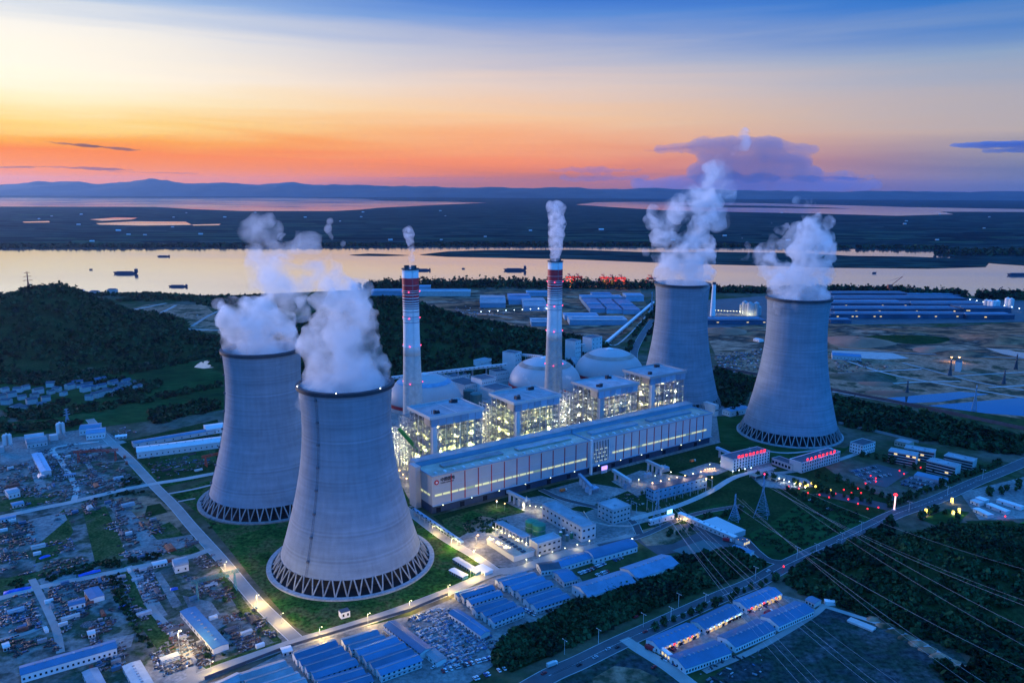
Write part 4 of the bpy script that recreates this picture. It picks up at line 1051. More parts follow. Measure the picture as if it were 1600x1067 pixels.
for pts,n,w in [
 ([(60,705),(125,692),(160,755),(110,780),(85,745)],700,(2,1,1,5,1,2,2)),
 ([(115,705),(160,698),(178,735),(140,745)],300,(2,1,1,6,1,3,1)),
 ([(0,730),(45,722),(70,770),(30,800),(0,790)],500,MIXW),
 ([(45,720),(80,718),(110,780),(60,792)],450,MIXW),
 ([(140,742),(190,732),(215,752),(160,775),(130,770)],450,(3,1,1,5,1,2,2)),
 ([(0,815),(50,806),(60,850),(0,862)],350,(2,1,4,3,1,2,2)),
 ([(55,850),(110,840),(120,860),(60,875)],120,(1,1,1,2,4,1,2)),
 ([(90,802),(120,795),(125,815),(80,820)],120,MIXW),
 ([(0,865),(40,860),(60,895),(0,905)],220,(2,1,3,4,1,3,1)),
 ([(125,785),(150,780),(160,800),(135,805)],120,(1,0,0,8,1,0,1)),
 ([(165,782),(220,778),(225,795),(180,800)],160,(1,0,0,9,1,0,1)),
 ([(180,800),(205,812),(215,850),(190,845)],220,(2,1,1,6,1,1,2)),
 ([(155,800),(175,805),(190,835),(165,830)],120,(3,4,1,1,1,1,4)),
 ([(205,810),(235,800),(240,825),(215,830)],80,(1,1,6,0,0,3,1)),
 ([(230,815),(250,812),(260,832),(232,838)],70,(1,0,0,6,3,1,1)),
 ([(185,855),(235,845),(240,868),(185,872)],150,(2,5,1,1,2,2,2)),
 ([(240,848),(300,838),(305,855),(255,868)],120,(2,3,2,1,1,4,1)),
 ([(70,880),(130,870),(150,885),(60,905)],160,(1,3,2,1,0,5,1)),
 ([(75,920),(165,900),(175,918),(85,948)],420,(2,1,2,4,2,2,3)),
 ([(85,950),(170,925),(185,985),(100,1000)],700,(4,3,1,2,3,1,4)),
 ([(0,940),(50,925),(65,980),(0,995)],480,(3,2,2,2,3,1,4)),
 ([(0,1000),(70,985),(95,1015),(30,1040)],300,(1,0,6,5,1,4,0)),
 ([(170,902),(195,898),(205,925),(175,930)],160,(4,3,0,2,1,1,4)),
 ([(210,890),(235,887),(260,935),(225,945)],380,(5,5,0,2,1,0,4)),
 ([(190,930),(215,940),(240,985),(215,990)],260,(6,2,0,2,1,0,5)),
 ([(245,970),(285,975),(300,1000),(260,1005)],200,(2,3,4,1,1,3,1)),
 ([(230,1010),(290,1000),(300,1040),(250,1060)],420,(4,4,2,1,2,4,3)),
 ([(295,1005),(320,1005),(335,1035),(310,1045)],260,(2,5,4,1,2,3,2)),
 ([(310,905),(345,900),(370,935),(340,945)],260,(2,1,4,3,1,4,1)),
 ([(285,898),(310,900),(335,930),(310,935)],160,(3,2,2,3,2,2,2)),
 ([(300,870),(335,862),(350,885),(315,890)],140,MIXW),
 ([(345,965),(375,958),(410,1005),(375,1020)],420,(2,2,4,3,2,3,2)),
 ([(380,955),(400,950),(435,990),(420,1000)],180,(2,2,3,3,3,2,2)),
 ([(140,1000),(190,985),(200,1040),(160,1055)],350,(4,4,1,2,2,1,4)),
 ([(210,700),(330,680),(335,700),(215,720)],260,(2,1,2,3,2,3,2)),
 ([(230,725),(330,705),(335,725),(245,750)],320,(2,1,3,3,2,3,2)),
 ([(170,672),(195,668),(215,676),(190,682)],60,(3,5,1,1,1,1,2)),
 ([(630,965),(690,950),(765,1010),(700,1050)],1300,(3,3,.3,.6,2.5,.3,5)),
 ([(690,955),(710,950),(780,1005),(765,1015)],260,(3,3,.3,.6,2.5,.3,5)),
 ([(1115,555),(1190,545),(1200,575),(1130,585)],420,(3,4,1,3,2,1,3)),
 ([(1300,558),(1330,560),(1400,575),(1310,585)],160,(3,4,1,3,2,1,3)),
 ([(240,495),(300,487),(330,500),(280,510)],70,(3,4,1,1,1,4,1)),
 ([(700,480),(760,478),(790,492),(740,496)],160,(3,4,1,1,2,2,3)),
 ([(1085,1030),(1120,1010),(1200,1010),(1190,1060),(1100,1075)],70,(1,5,0,0,1,0,3)),
 ([(930,785),(990,770),(1010,790),(950,800)],120,(5,3,0,1,0,0,5)),
 ]:
    small=pts[0][1]<620
    w=list(w); (w.__setitem__(slice(0,7),[w[0]*.8,w[1]*.22,w[2]*.5,w[3]+4,w[4]*.5,w[5]*.7,w[6]*.6]) if pts[0]!=(630,965) else None); scrap(pts,int(n*(1. if pts[0]!=(630,965) else 1.5)),w,size=(2,7) if small else (.7,4.2),hmax=1.6 if small else .9)
# lumps of spoil on the earthworks and piles of soil
def mound(px,py,rx,ry,h,m,name='spoil_heap'):
    c=g(px,py); n=14; b=MB(); prof=[]
    r=random.Random(int(px*7+py)); V=[];Fq=[]
    for j in range(6):
        f=j/5
        for k in range(20):
            a=2*PI*k/20; q=1+.12*math.sin(3*a+px)+.08*r.random(); V.append((c[0]+rx*(1-f)**.8*q*math.cos(a),c[1]+ry*(1-f)**.8*q*math.sin(a),h*math.sin(f*PI/2)*(.9+.2*r.random())))
    for j in range(5):
        for k in range(20): Fq.append((j*20+k,j*20+(k+1)%20,(j+1)*20+(k+1)%20,(j+1)*20+k))
    b.add(V,Fq); return tag(b.build(name,m,smooth=True),kind='structure')
for px,py,rx,ry,h,m in ((1130,518,60,40,8,'redsoil'),(1340,535,70,60,10,'redsoil'),(1350,590,60,40,8,'ground'),(1460,548,45,30,7,'redsoil'),(1500,553,50,30,6,'earth'),(1560,530,80,60,7,'earth'),(1400,520,80,50,5,'earth'),(1420,530,90,50,6,'scrub'),(1370,600,30,18,3,'redsoil'),(1395,615,40,20,3,'redsoil'),(1240,530,60,40,5,'redsoil')):
    mound(px,py,rx,ry,h,M[m])
M['heap']=mix_mat('mixed_scrap_heap',[(.02,.022,.025),(.07,.07,.075),(.16,.16,.16),(.03,.028,.028),(.09,.06,.045)],.6,fine=2.5,finevar=.9)
r_=random.Random(8)
for px,py in ((75,715),(130,712),(150,740),(30,745),(60,775),(155,765),(25,830),(20,880),(90,812),(200,795),(148,795),(210,830),(130,910),(110,930),(140,945),(30,950),(50,975),(140,975),(30,1010),(60,1000),(190,915),(225,910),(240,930),(220,955),(265,985),(255,1030),(280,1040),(310,1020),(335,925),(370,980),(395,1000),(395,965),(300,905),(240,712),(290,715)):
    mound(px,py,r_.uniform(3,7),r_.uniform(2,4.5),r_.uniform(1.2,2.6),M['heap'],'scrap_heap')
for k in range(9):
    mound(1366+k*17,968+k*9.5,7,4,2.2,M['dirt'])
M['navyr']=mat('navy_factory_sheeting',(.035,.07,.12),.5,.02,.4); M['bluef']=mat('blue_factory_roof',(.05,.14,.24),.5,.02,.3)
# ================= smaller buildings
A1=math.radians(38.5); A2=A1+PI/2
def barrack_proto(L,Wd,h,rise,roof,name,label,group,wall='white',two=True):
    t=T(name,label,'dormitory',0,0,group=group)
    MB().house(L,Wd,h,rise).build('wall',M[wall],t); MB().gable(L,Wd,h,rise,over=.6).build('roof',M[roof],t)
    w=None; n=int(L/3.4)
    for row in range(2 if two else 1):
        z=1.6+2.9*row
        for k in range(n):
            x=-L/2+(k+.5)*L/n
            for s in (-1,) :
                if w is None: w=MB().box(0,0,-.65,.65,1.5,.16).build('window',M['win'],t); w.location=(x,s*(Wd/2+.06),z)
                else: cp(w,t,(x,s*(Wd/2+.06),z))
    if two: MB().box(0,-Wd/2-.7,2.9,3.05,L,1.3).build('walkway',M['steel'],t)
    MB().box(-L/2-.06,0,0,2.1,.16,1.1).build('door',M['win'],t)
    MB().box(0,0,h+rise+.1,h+rise+.4,L+.8,.5).build('ridge_cap',M['greyr'],t)
    return t
def barracks(rows,group,cat_words,L,Wd,h,rise,roof,first_from,two=True,wall='white'):
    """rows: ridge end pixels"""
    proto=None
    for i,(p,q) in enumerate(rows):
        z=h+rise; a=g(*p,z);b=g(*q,z); c=(a+b)/2; d=b-a; th=math.atan2(d[1],d[0])
        lab=f'{ORD[i]} {cat_words} {first_from}'
        if proto is None:
            Lr=float(np.hypot(*d)) if L is None else L
            proto=barrack_proto(Lr,Wd,h,rise,roof,'dormitory',lab,group,wall,two); proto.location=(c[0],c[1],0); proto.rotation_euler=(0,0,th); r=proto
        else: r=dup(proto,c[0],c[1],th,label=lab)
    return proto
X2=lambda x,y:(300+x/4,800+y/4)
X3=lambda x,y:(600+x/4,750+y/4)
barracks([(X2(640,885),X2(895,800)),(X2(675,922),X2(935,838)),(X2(712,962),X2(975,878)),(X2(755,1005),X2(1020,918)),(X2(800,1055),X2(1060,980)),(X2(850,1100),X2(1105,1020))],'blue roofed dormitories','blue roofed dormitory',None,9.5,5.6,1.4,'bluer','from the concrete road in the block below the nearest cooling tower')
barracks([(X2(1030,862),X2(1275,778)),(X2(1072,900),X2(1325,815)),(X2(1115,942),X2(1372,852)),(X2(1160,985),X2(1418,892))],'blue roofed dormitories','blue roofed dormitory',None,9.5,5.6,1.4,'bluer','from the road in the block beside the rows of pale scrap')
barracks([(X2(945,798),X2(1155,735)),(X2(985,832),X2(1195,770))],'faded roofed dormitories','faded pale roofed dormitory',None,8.5,5.0,1.3,'bluer2','below the small white hut on the lawn')
barracks([(X2(300,1018),X2(580,930)),(X2(340,1058),X2(618,968)),(X2(390,1095),X2(655,1008)),(X2(430,1130),X2(695,1045)),(X2(110,1100),X2(225,1045))],'grey roofed dormitories','grey roofed dormitory',None,9.5,5.6,1.4,'greyr','from the road in the block at the bottom edge')
barracks([(X3(485,712),X3(675,655)),(X3(530,750),X3(725,690)),(X3(560,800),X3(765,738)),(X3(600,830),X3(820,752)),(X3(650,870),X3(872,785))],'blue roofed dormitories','blue roofed dormitory',None,8.5,5.6,1.3,'bluer','from the road in the block left of the parked cars')
barracks([(X3(735,635),X3(940,578)),(X3(785,665),X3(995,598)),(X3(835,695),X3(1042,628)),(X3(885,742),X3(1095,675)),(X3(935,775),X3(1140,708))],'blue roofed dormitories','blue roofed dormitory',None,8.5,5.6,1.3,'bluer','from the road in the block beside the two blue roofed halls')
barracks([(X3(452,706),X3(638,650)),(X3(705,622),X3(885,570))],'faded roofed dormitories','faded pale roofed dormitory',None,7,4.6,1.2,'bluer2','at the road end of the dormitory blocks')
barracks([(X3(432,808),X3(535,872)),(X3(528,872),X3(640,950))],'blue roofed sheds by the scrap','blue roofed shed',None,8.5,4.4,1.2,'bluer','along the path between the pale scrap and the dormitories',False)
barracks([(X3(35,882),X3(262,1052))],'blue roofed sheds by the scrap','long blue roofed shed',None,9.5,5.5,1.3,'bluer','at the foot of the pale scrap rows, beside the dormitories')
# blue halls
bld('warehouse','large blue roofed hall beside the dark wood, nearer the dormitories','warehouse',X3(1185,668),X3(1270,708),X3(1560,632),7,'white','bluer2',kind='gable',rise=3,rows=1,cols=5,ww=1.2,wh=1.6) if False else None
def hall(label,r0,r1,W_d,h,rise,roof,kind='gable',cols=14,group=None,name='warehouse',wall='white',cat='warehouse',z=None):
    """r0,r1: ridge end pixels"""
    zz=h+rise; a=g(*r0,zz);b=g(*r1,zz); d=b-a; L=float(np.hypot(*d)); c=(a+b)/2; t=T(name,label,cat,c[0],c[1],math.atan2(d[1],d[0]),group=group)
    if kind=='gable':
        MB().house(L,W_d,h,rise).build('wall',M[wall],t); MB().gable(L,W_d,h,rise).build('roof',M[roof],t)
    else:
        MB().arch(L-.4,W_d-.4,h,rise).build('end_wall',M[wall],t); MB().box(0,0,0,h,L-.4,W_d-.4).build('wall',M[wall],t)
        MB().arch(L,W_d,h,rise,ends=False,grow=.2).build('roof',M[roof],t)
    w=None
    for k in range(cols):
        x=-L/2+(k+.5)*L/cols
        if w is None: w=MB().box(0,0,-.8,.8,1.3,.18).build('window',M['win'],t); w.location=(x,-W_d/2-.04,h*.45)
        else: cp(w,t,(x,-W_d/2-.04,h*.45))
    for k in (-1,0,1): cp(w,t,(-L/2-.06,k*W_d*.27,h*.45),PI/2)
    if kind=='gable' and L>35:
        v=MB().box(0,0,zz+.15,zz+.6,1.2,1.6).build('ridge_vent',M['greyr'],t); v.location=(-L*.35,0,0)
        for k in range(1,8): cp(v,t,(-L*.35+k*L*.1,0,0))
    return t
hall('large pale blue roofed hall beside the dark wood, nearer the dormitories',X3(1225,668),X3(1520,578),22,7,3.2,'bluer2')
hall('large pale blue roofed hall beside the dark wood, farther from the dormitories',X3(1530,560),X3(1790,472),22,7,3.2,'bluer2')
hall('blue roofed shed with a hump beside the treatment works road',(868,878),(925,861),13,5,2,'bluer',cols=10)
hall('arched blue roofed hall with a lamp on its wall by the treatment works',(920,862),(988,843),16,5,3.4,'bluer','arch',cols=10)
hall('small dark roofed canteen behind the dormitories',(842,882),(872,878),14,5,2,'darkr',cols=6)
hall('square deep blue roofed building between the dormitories and the large halls',(872,897),(893,892),20,5,2.2,'bluer',cols=5)
# treatment works
bld('pump_hall','long grey two part hall with lamps along its wall in the treatment works','industrial building',(909,825),(931,819),(853,787),14,'clad','greyr',rows=2,cols=3,side=10,ww=2.2,wh=1.8,vents=1)
bld('filter_hall','small grey hall with five lit windows in the treatment works','industrial building',(840,851),(877,840),(829,843),11,'clad','greyr',rows=2,cols=5,ww=2.4,wh=1.5,wm='win')
bld('filter_canopy','flat grey canopy roof over lit filter tanks in the treatment works','industrial building',(820,842),(829,838),(766,819),12,'steel','greyr',parapet=False) if False else None
def canopy(label,p0,p1,p2,h,roof,th=.6,name='canopy',m='steel',cat='canopy',n=6):
    a,ang,L,D=frame3(p0,p1,p2,h); s=1 if D>0 else -1; D=abs(D); t=T(name,label,cat,a[0],a[1],ang)
    MB().box(L/2,s*D/2,h,h+th,L,D).build('roof',M[roof],t); c=None
    for i in range(n+1):
        for j in (0,1):
            x=.4+(L-.8)*j; y=s*(.4+(D-.8)*i/n)
            if c is None: c=MB().box(0,0,0,h,.5,.5).build('column',M[m],t); c.location=(x,y,0)
            else: cp(c,t,(x,y,0))
    return t
canopy('flat grey canopy over the lit tanks of the treatment works',(817,841),(829,837),(767,819),11,'greyr',n=8)
# tank block with round basins
a,ang,L,D=frame3((803,870),(835,860),(758,843),5); t=T('tank_block','pale block with rows of small basins on top, lit from above','industrial building',a[0],a[1],ang)
MB().box(L/2,D/2,0,5,L,D).build('wall',M['clad'],t)
b=MB(); b.box(L/2,D/2,5,5.3,L,D); b.build('roof',M['tan'],t); q=None
for i in range(7):
    if q is None: q=MB().box(0,0,0,.9,4.,3.4).build('basin',M['win'],t); q.location=(L*.55,D*.08,5.3)
    else: cp(q,t,(L*.55,D*(.08+.135*i),5.3))
b=MB(); b.box(L+.4,D/2,4.6,5.4,.8,D); b.box(L/2,-.3,4.6,5.4,L,.6); b.build('edge_walkway',M['steel'],t)
for i,(px,py) in enumerate(((831,829),(842,834))):
    x,y=g(px,py,0); t=T('storage_tank',('round green tank in the treatment works, beside the canopy','round green tank in the treatment works, beside the lit windows')[i],'tank',x,y,group='round green tanks')
    MB().cyl(0,0,0,10,6.3,28).build('body',M['green'],t); MB().lathe(0,0,[(6.5,10),(4,11.2),(.2,11.8)],28).build('roof',M['green'],t); MB().lathe(0,0,[(6.4,5),(6.5,5),(6.5,5.3),(6.4,5.3)],28,cap=False).build('hoop',M['steel'],t)
for i,(px,py) in enumerate(((876,840),(886,845),(893,841),(880,834))):
    x,y=g(px,py,0); t=T('storage_tank',f'slim pale green tank at the foot of the long hall, {ORD[i]} from the green pair','tank',x,y,group='slim tanks')
    MB().cyl(0,0,0,6,1.6,14).build('body',M['teal' if i%2 else 'green'],t); MB().lathe(0,0,[(1.6,6),(.1,7)],14).build('roof',M['white'],t)
# site cabins near the lawn
for i,(a_,b_,c_,lab,m) in enumerate([((703,868+6),(713,882),(737,875),'','white')][:0]): pass
hall('row of blue and white site cabins beside the lawn, the longest row',(712,871),(748,893),6,2.8,.4,'white',cols=10,wall='bluer',name='site_cabin',cat='cabin')
hall('row of blue and white site cabins on bare ground, the short row',(706,888),(727,899),6,2.8,.4,'white',cols=6,wall='bluer',name='site_cabin',cat='cabin')
hall('single white site cabin next to the road bend',(748,883),(764,892),9,3,.4,'white',cols=3,name='site_cabin',cat='cabin')
t=bld('hut','small white hut with a dark doorway on the lawn under the nearest cooling tower','hut',(533,958),(547,954),(539,950),5,'white','darkr',rows=1,cols=2,ww=1.4,wh=2,parapet=False)
# office blocks with red characters
def offices(label,p0,p1,p2,h,rows,cols,chars,grp,wall='white'):
    t=bld('office_block',label,'office building',p0,p1,p2,h,wall,'darkr',rows=rows,cols=cols,ww=1.7,wh=2.1,side=0,group=grp,vents=2)
    a,th,L,D=frame3(p0,p1,p2,h)
    s0=text(chars[0],3.8,M['neon'],t,(L*.12,.3,h+.9),bold=.1,name='rooftop_character'); n=len(chars); 
    for i,c in enumerate(chars[1:],1): text(c,3.8,M['neon'],t,(L*(.12+.8*i/n),.3,h+.9),bold=.1,name='rooftop_character')
    b=MB(); b.box(L*.5,1.2,h+.3,h+1.1,L*.84,.3); b.build('sign_rail',M['dark'],t)
    for i in range(3): light(L*(.2+.3*i),-1.5,h+3,900,(1,.03,.05),1,t)
    return t
offices('white office block with paired red rooftop characters, facing the pink plaza','_' and (1146,719),(1203,705),(1133,710),14,4,13,'团结奋进求实创新','offices')
offices('long white office block with a continuous row of red rooftop characters','_' and (1253,724),(1313,706),(1236,717),12,3,16,'安全文明优质高效','offices')
bld('link_wing','low pinkish wing joining the two office blocks with red characters','office building',(1235,728),(1236,728.5),(1205,717),7,'pinkish' if 'pinkish' in M else 'clad','darkr',rows=1,cols=6,side=6,ww=3) if False else bld('link_wing','low pinkish wing joining the two office blocks with red characters','office building',(1206,716),(1236,727),(1215,712),7,'clad','darkr',rows=1,cols=6,ww=3,wh=3)
bld('office_block','white three storey block beside the foot of the tall tower','office building',(1349,697),(1368,691),(1332,690),12,'white','darkr',rows=3,cols=6,side=5,ww=1.6,wh=1.6)
for lab,p0,p1,p2 in (('grey balcony apartment block in the front pair, nearer the tall tower',(1388,705),(1431,713),(1443,709)),('grey balcony apartment block in the front pair, nearer the main road',(1448,720),(1493,731),(1507,727)),('grey balcony apartment block behind, nearer the tall tower',(1413,700),(1460,708),(1470,704)),('grey balcony apartment block behind, nearer the main road',(1475,712),(1520,722),(1532,718))):
    bld('apartment_block',lab,'apartment building',p0,p1,p2,13,'conc2','greyr',rows=4,cols=9,ww=3.6,wh=1.9,group='grey apartment blocks',vents=2,lit=.07,seed=len(lab))
bld('office_block','low pink walled hall at the back of the apartment blocks','building',(1398,689),(1420,694),(1408,685),6,'tan','greyr',rows=1,cols=5)
bld('bicycle_shed','long low blue roofed shelter between the two car parks','shelter',(1428,742),(1478,753),(1440,738),4,'steel','bluer2',parapet=False)
# electric works: control building, gas insulated hall
bld('control_building','blue grey control building standing on its own dark plinth of gravel','industrial building',(958,798),(985,790),(935,786),15,'clad','greyr',rows=3,cols=5,side=4,ww=2,wh=1.4,vents=1)
bld('switch_house','long blue grey switch house with a row of lamps on its roof edge','industrial building',(1022,766),(1105,745),(1003,762),12,'steelb','darkr',rows=2,cols=12,side=3,ww=2.2,wh=1.4,parapet=False)
wall('wall','curving pale kerb wall round the gravel plinth of the control building',[(912,800),(922,815),(950,822),(985,823),(1018,812)],h=1.6)
# gate buildings
bld('gate_house','long white panelled boundary building with a lit end by the entrance','building',(1150,845),(1153,847),(1060,803),6,'white','white',side=0,rows=1,cols=1,parapet=False) if False else hall('long white panelled wall building leading down to the gate',(1062,800),(1150,838),5,5,.3,'white',cols=14,name='boundary_building',cat='building')
hall('long white panelled wall building between the gravel plinth and the bright screen',(1015,812),(1052,802),3,5,.3,'white',cols=4,name='boundary_building',cat='building')
bld('gate_house','small brightly lit gate house with a dark flat roof','gate house',(1162,847),(1172,843),(1150,841),4.5,'white','darkr',rows=1,cols=3,wm='litwarm',ww=1.8,wh=2,parapet=False)
bld('flat_roof_shed','wide pale flat roofed shed behind the gate house','shed',(1140,836),(1165,828),(1110,810),5,'clad','clad',parapet=False)
hall('small blue roofed office by the main road below the gate house',(1147,851),(1175,861),8,4,1.2,'bluer2',cols=7,name='office',cat='office')
sb=T('bright_screen','bright white lit screen standing on the wall corner by the entrance court','screen',*g(1046,808),AX); MB().box(0,0,3,8,7,.4).build('screen',M['litcyan'],sb); MB().box(0,.5,0,3,1.2,.5).build('post',M['steel'],sb)
# market street, lower right
def shoprow(label,r0,r1,Wd,front):
    return hall(label,r0,r1,Wd,4.6,2.2,'bluer',cols=16,name='shop_row',cat='shops')
X4=lambda x,y:(980+x*.1875,900+y*.1875)
S=[shoprow('blue roofed shop row at the junction end, on the main road side of the market',X4(215,540),X4(550,400),14,1),shoprow('middle blue roofed shop row on the main road side of the market',X4(590,385),X4(900,240),14,1),shoprow('far blue roofed shop row on the main road side, ending in a rounded eave',X4(940,215),X4(1230,95),14,1),
 shoprow('blue roofed shop row at the junction end, on the gravel side of the market',X4(420,690),X4(800,560),17,0),shoprow('middle blue roofed shop row on the gravel side with a red gable end',X4(830,520),X4(1160,375),17,0),shoprow('far blue roofed shop row on the gravel side of the market',X4(1190,350),X4(1480,225),17,0)]
r=random.Random(5)
for i,t in enumerate(S[:3]):
    L=t.children[0].dimensions.x if t.children else 50
    L=[abs(float(np.hypot(*(g(*X4(*b_),6.8)-g(*X4(*a_),6.8))))) for a_,b_ in (((215,540),(550,400)),((590,385),(900,240)),((940,215),(1230,95)))][i]
    k=0;x=-L/2+2
    M['shopglow']=glow('shop_front_glow',(1,.62,.25),.55); M['shopgold']=glow('shop_gold_glow',(1,.7,.2),1.)
    mm=['shopglow','shopgold','neon','shopgold','litcyan','shopglow']
    while x<L/2-3:
        w=2.6+r.random()*2.; q=MB().box(0,0,2.9,4.0,w,.3).build('shop_sign',M[mm[(k*(i+2)+i)%6 if i==1 else (k+i)%4]],t); q.location=(x+w/2,-7.25,0)
        d=MB().box(0,0,.2,2.5,w*.8,.2).build('shop_front',M['shopglow'] if r.random()<.5 else M['win'],t); d.location=(x+w/2,-7.1,0); x+=w+.5; k+=1
    for j in range(4): light(-L/2+L*(j+.5)/4,-11,4.5,[260,380,260][i],[(1,.75,.4),(1,.85,.4),(.9,1,.8)][i] if j%2 else (1,.5,.3),.6,t)
    w0=MB().box(0,0,4.4,5.8,1.6,1.2).build('air_conditioner',M['white'],t); w0.location=(-L/2+2,-7.9,-.6)
    for j in range(1,9): cp(w0,t,(-L/2+2+j*(L-4)/8,-7.9,-.6))
for i,(x_,y_) in enumerate(((640,680),(800,595),(980,610-60),(1320,350))):
    p=g(*X4(x_,y_)); dt=T('lean_to_shed',f'small pale lean to shed on the gravel side of the market, {ORD[i]} from the junction','shed',p[0],p[1],A1); MB().box(0,0,0,2.6,7,4).build('wall',M['tan'],dt); MB().box(0,0,2.6,2.8,7.6,4.6).build('roof',M['kerb'],dt)
bld('gate_wing','white wing with lit doorways closing the junction end of the market','building',X4(260,590),X4(385,690),X4(285,575),4,'white','white',rows=1,cols=5,wm='litwarm',ww=1.6,wh=2,parapet=False)
hall('small blue roofed shed beyond the far end of the market',X4(1515,170),X4(1590,205),9,3.5,1,'bluer2',cols=3,name='shed',cat='shed')
bld('hut','small white hut beyond the far end of the market','hut',(1290,940),(1306,941),(1294,936),3,'white','white',parapet=False)
bld('slab_platform','long pale concrete platform lying on the dark gravel lot','platform',(1363,985),(1369,980),(1322,970),1.2,'kerb','kerb',parapet=False)
# sheds at the right edge
for i,(a_,b_) in enumerate((((1525,793),(1548,804)),((1545,786),(1575,798)),((1560,779),(1598,791)))): hall(f'pale flat shelter roof at the right edge, {ORD[i]} from the main road',a_,b_,7,3.5,.3,'white',cols=2,name='shelter',cat='shelter',group='pale shelters')
for i,(a_,b_) in enumerate((((1520,780),(1534,785)),((1528,776),(1542,781)))): hall(f'small pale canopy beside the round garden, {ORD[i]} of two',a_,b_,8,3.5,.3,'white',cols=2,name='shelter',cat='shelter',group='pale shelters')
# ---- left yards
hall('long pale roofed warehouse beside the half hidden cooling tower',(213,700),(350,683),24,8,2,'white',cols=16,name='warehouse')
hall('long low blue roofed shed behind the pale roofed warehouse',(207,690),(340,668),12,5,1,'bluer2',cols=10)
hall('pale roofed shed tucked behind the half hidden cooling tower',(320,666),(350,662),24,7,1.5,'white',cols=4)
hall('rounded grey shed in the batching yard, front one',(40,686),(72,681),18,5,5,'greyr','arch',cols=5)
hall('rounded grey shed in the batching yard, back one',(38,680),(68,676),18,5,5,'greyr','arch',cols=5)
hall('wide blue grey shed near the red gantry crane, front one',(135,672),(164,669),24,8,2,'bluer2',cols=6)
hall('wide blue grey shed near the red gantry crane, back one',(125,665),(157,662),24,8,2,'bluer2',cols=6)
for i,(px,py) in enumerate(((13,703),(96,684))):
    x,y=g(px,py); t=T('silo_cluster','white cement silos standing over the batching yard, '+('by the left edge' if i==0 else 'beside the rounded sheds'),'silos',x,y,A1)
    q=None
    for dx,dy in ((-3,0),(3,0),(0,4)):
        if q is None: q=MB().lathe(0,0,[(.6,4),(2.2,7),(2.2,19),(.6,21)],14).build('silo',M['white'],t); q.location=(dx,dy,0)
        else: cp(q,t,(dx,dy,0))
    b=MB(); 
    for dx in (-5,5):
        for dy in (-2,5): b.tube((dx,dy,0),(dx*.8,dy,8),.3)
    b.build('stand',M['steel'],t); MB().box(-9,-3,0,7,9,8).build('mixing_house',M['clad'],t)
hall('grey flat shed among the scrap at the left edge',(10,767),(28,763),16,6,1,'greyr',cols=3)
hall('small blue annex in front of the grey flat shed',(18,787),(36,783),9,3,.6,'bluer2',cols=3)
hall('dark long shed standing end on among the scrap heaps',(57,707),(72,735),10,5,1,'steelb',cols=5)
hall('small blue cabin row by the scrap heap road',(100,742),(118,739),5,2.6,.3,'bluer2',cols=5)
hall('bright blue roofed open shed on the brown scrap, nearer the road',(142,918),(152,932),10,4,.5,'bluer',cols=3)
hall('bright blue roofed open shed on the brown scrap, beside the rusty heap',(107,942),(132,936),9,4,.5,'bluer',cols=3)
hall('long white shed with a blue roof across the scrap yard',(31,1044),(180,1002),12,6,1.6,'bluer',cols=18,wall='white')
hall('dark blue long shed beside the yellow lit heaps',(293,950),(345,1008),11,4.5,.6,'bluer',cols=10)
hall('white cabin row with a pale roof by the crossroads',(238,880),(260,875),7,3,.5,'white',cols=4,name='site_cabin',cat='cabin')
hall('grey open fronted arched shed by the teal gantry crane',(270,876),(292,871),14,6,3,'greyr','arch',cols=2)
hall('pale flat shed at the bottom edge below the scrap yard',(205,1035),(228,1075),11,4,.5,'kerb',cols=5)
hall('second pale flat shed at the bottom edge, in the shadow of the first',(140,1045),(158,1080),9,4,.5,'greyr',cols=5)
hall('small white cabin in the lower scrap yard',(137,988),(148,985),6,3,.4,'white',cols=2,name='site_cabin',cat='cabin')
hall('white cabin at the left edge of the rusty heap',(4,1008),(14,1005),7,3,.4,'white',cols=2,name='site_cabin',cat='cabin')
hall('pale blue long container row at the left edge',(0,810),(24,805),6,3,.3,'bluer2',cols=4,name='site_cabin',cat='cabin')
hall('small white guard cabin on the roadside by the grey dormitories',(440,1015),(455,1011),7,3,.4,'white',cols=2,name='site_cabin',cat='cabin')
hall('low pale hut in the lower middle of the dormitory yard',(672,1015),(690,1030),8,4,.5,'greyr',cols=3)
hall('pale site cabin beside the upper left road',(180,681),(198,679),8,3,.4,'white',cols=3,name='site_cabin',cat='cabin')
# gantry cranes
def gantry(label,p,q,h,m):
    a=g(*p);b=g(*q); d=b-a; L=float(np.hypot(*d)); t=T('gantry_crane',label,'crane',a[0],a[1],math.atan2(d[1],d[0])); bm=MB(); lattice(bm,(-4,0,h),(L+4,0,h),2.2,14,.16); bm.build('girder',M[m],t)
    for x in (0,L):
        bm=MB()
        for s in (-1,1): bm.tube((x,s*4,0),(x,s*1,h-1),.45,4)
        for k in range(4): z=h*k/4; w=4-3*k/4; bm.tube((x,-w,z),(x,w*.9,z+h/4),.18,4); bm.tube((x,w,z),(x,-w*.9,z+h/4),.18,4)
        bm.tube((x,-4,.5),(x,4,.5),.5,4); bm.build('leg',M[m],t)
    MB().box(L*.8,0,h-3,h-1.2,3,2.4).build('trolley',M[m],t)
M['crane_red']=mat('crane_red',(.4,.05,.03),.6); M['crane_teal']=mat('crane_teal',(.05,.2,.2),.6)
gantry('red gantry crane spanning the dark scrap heap below the blue grey sheds',(123,722),(181,719),13,'crane_red')
gantry('teal gantry crane over the brown yard beside the lawn road',(309,935),(368,919),15,'crane_teal')
gantry('red gantry crane half hidden behind the half hidden cooling tower',(322,728),(350,722),12,'crane_red')
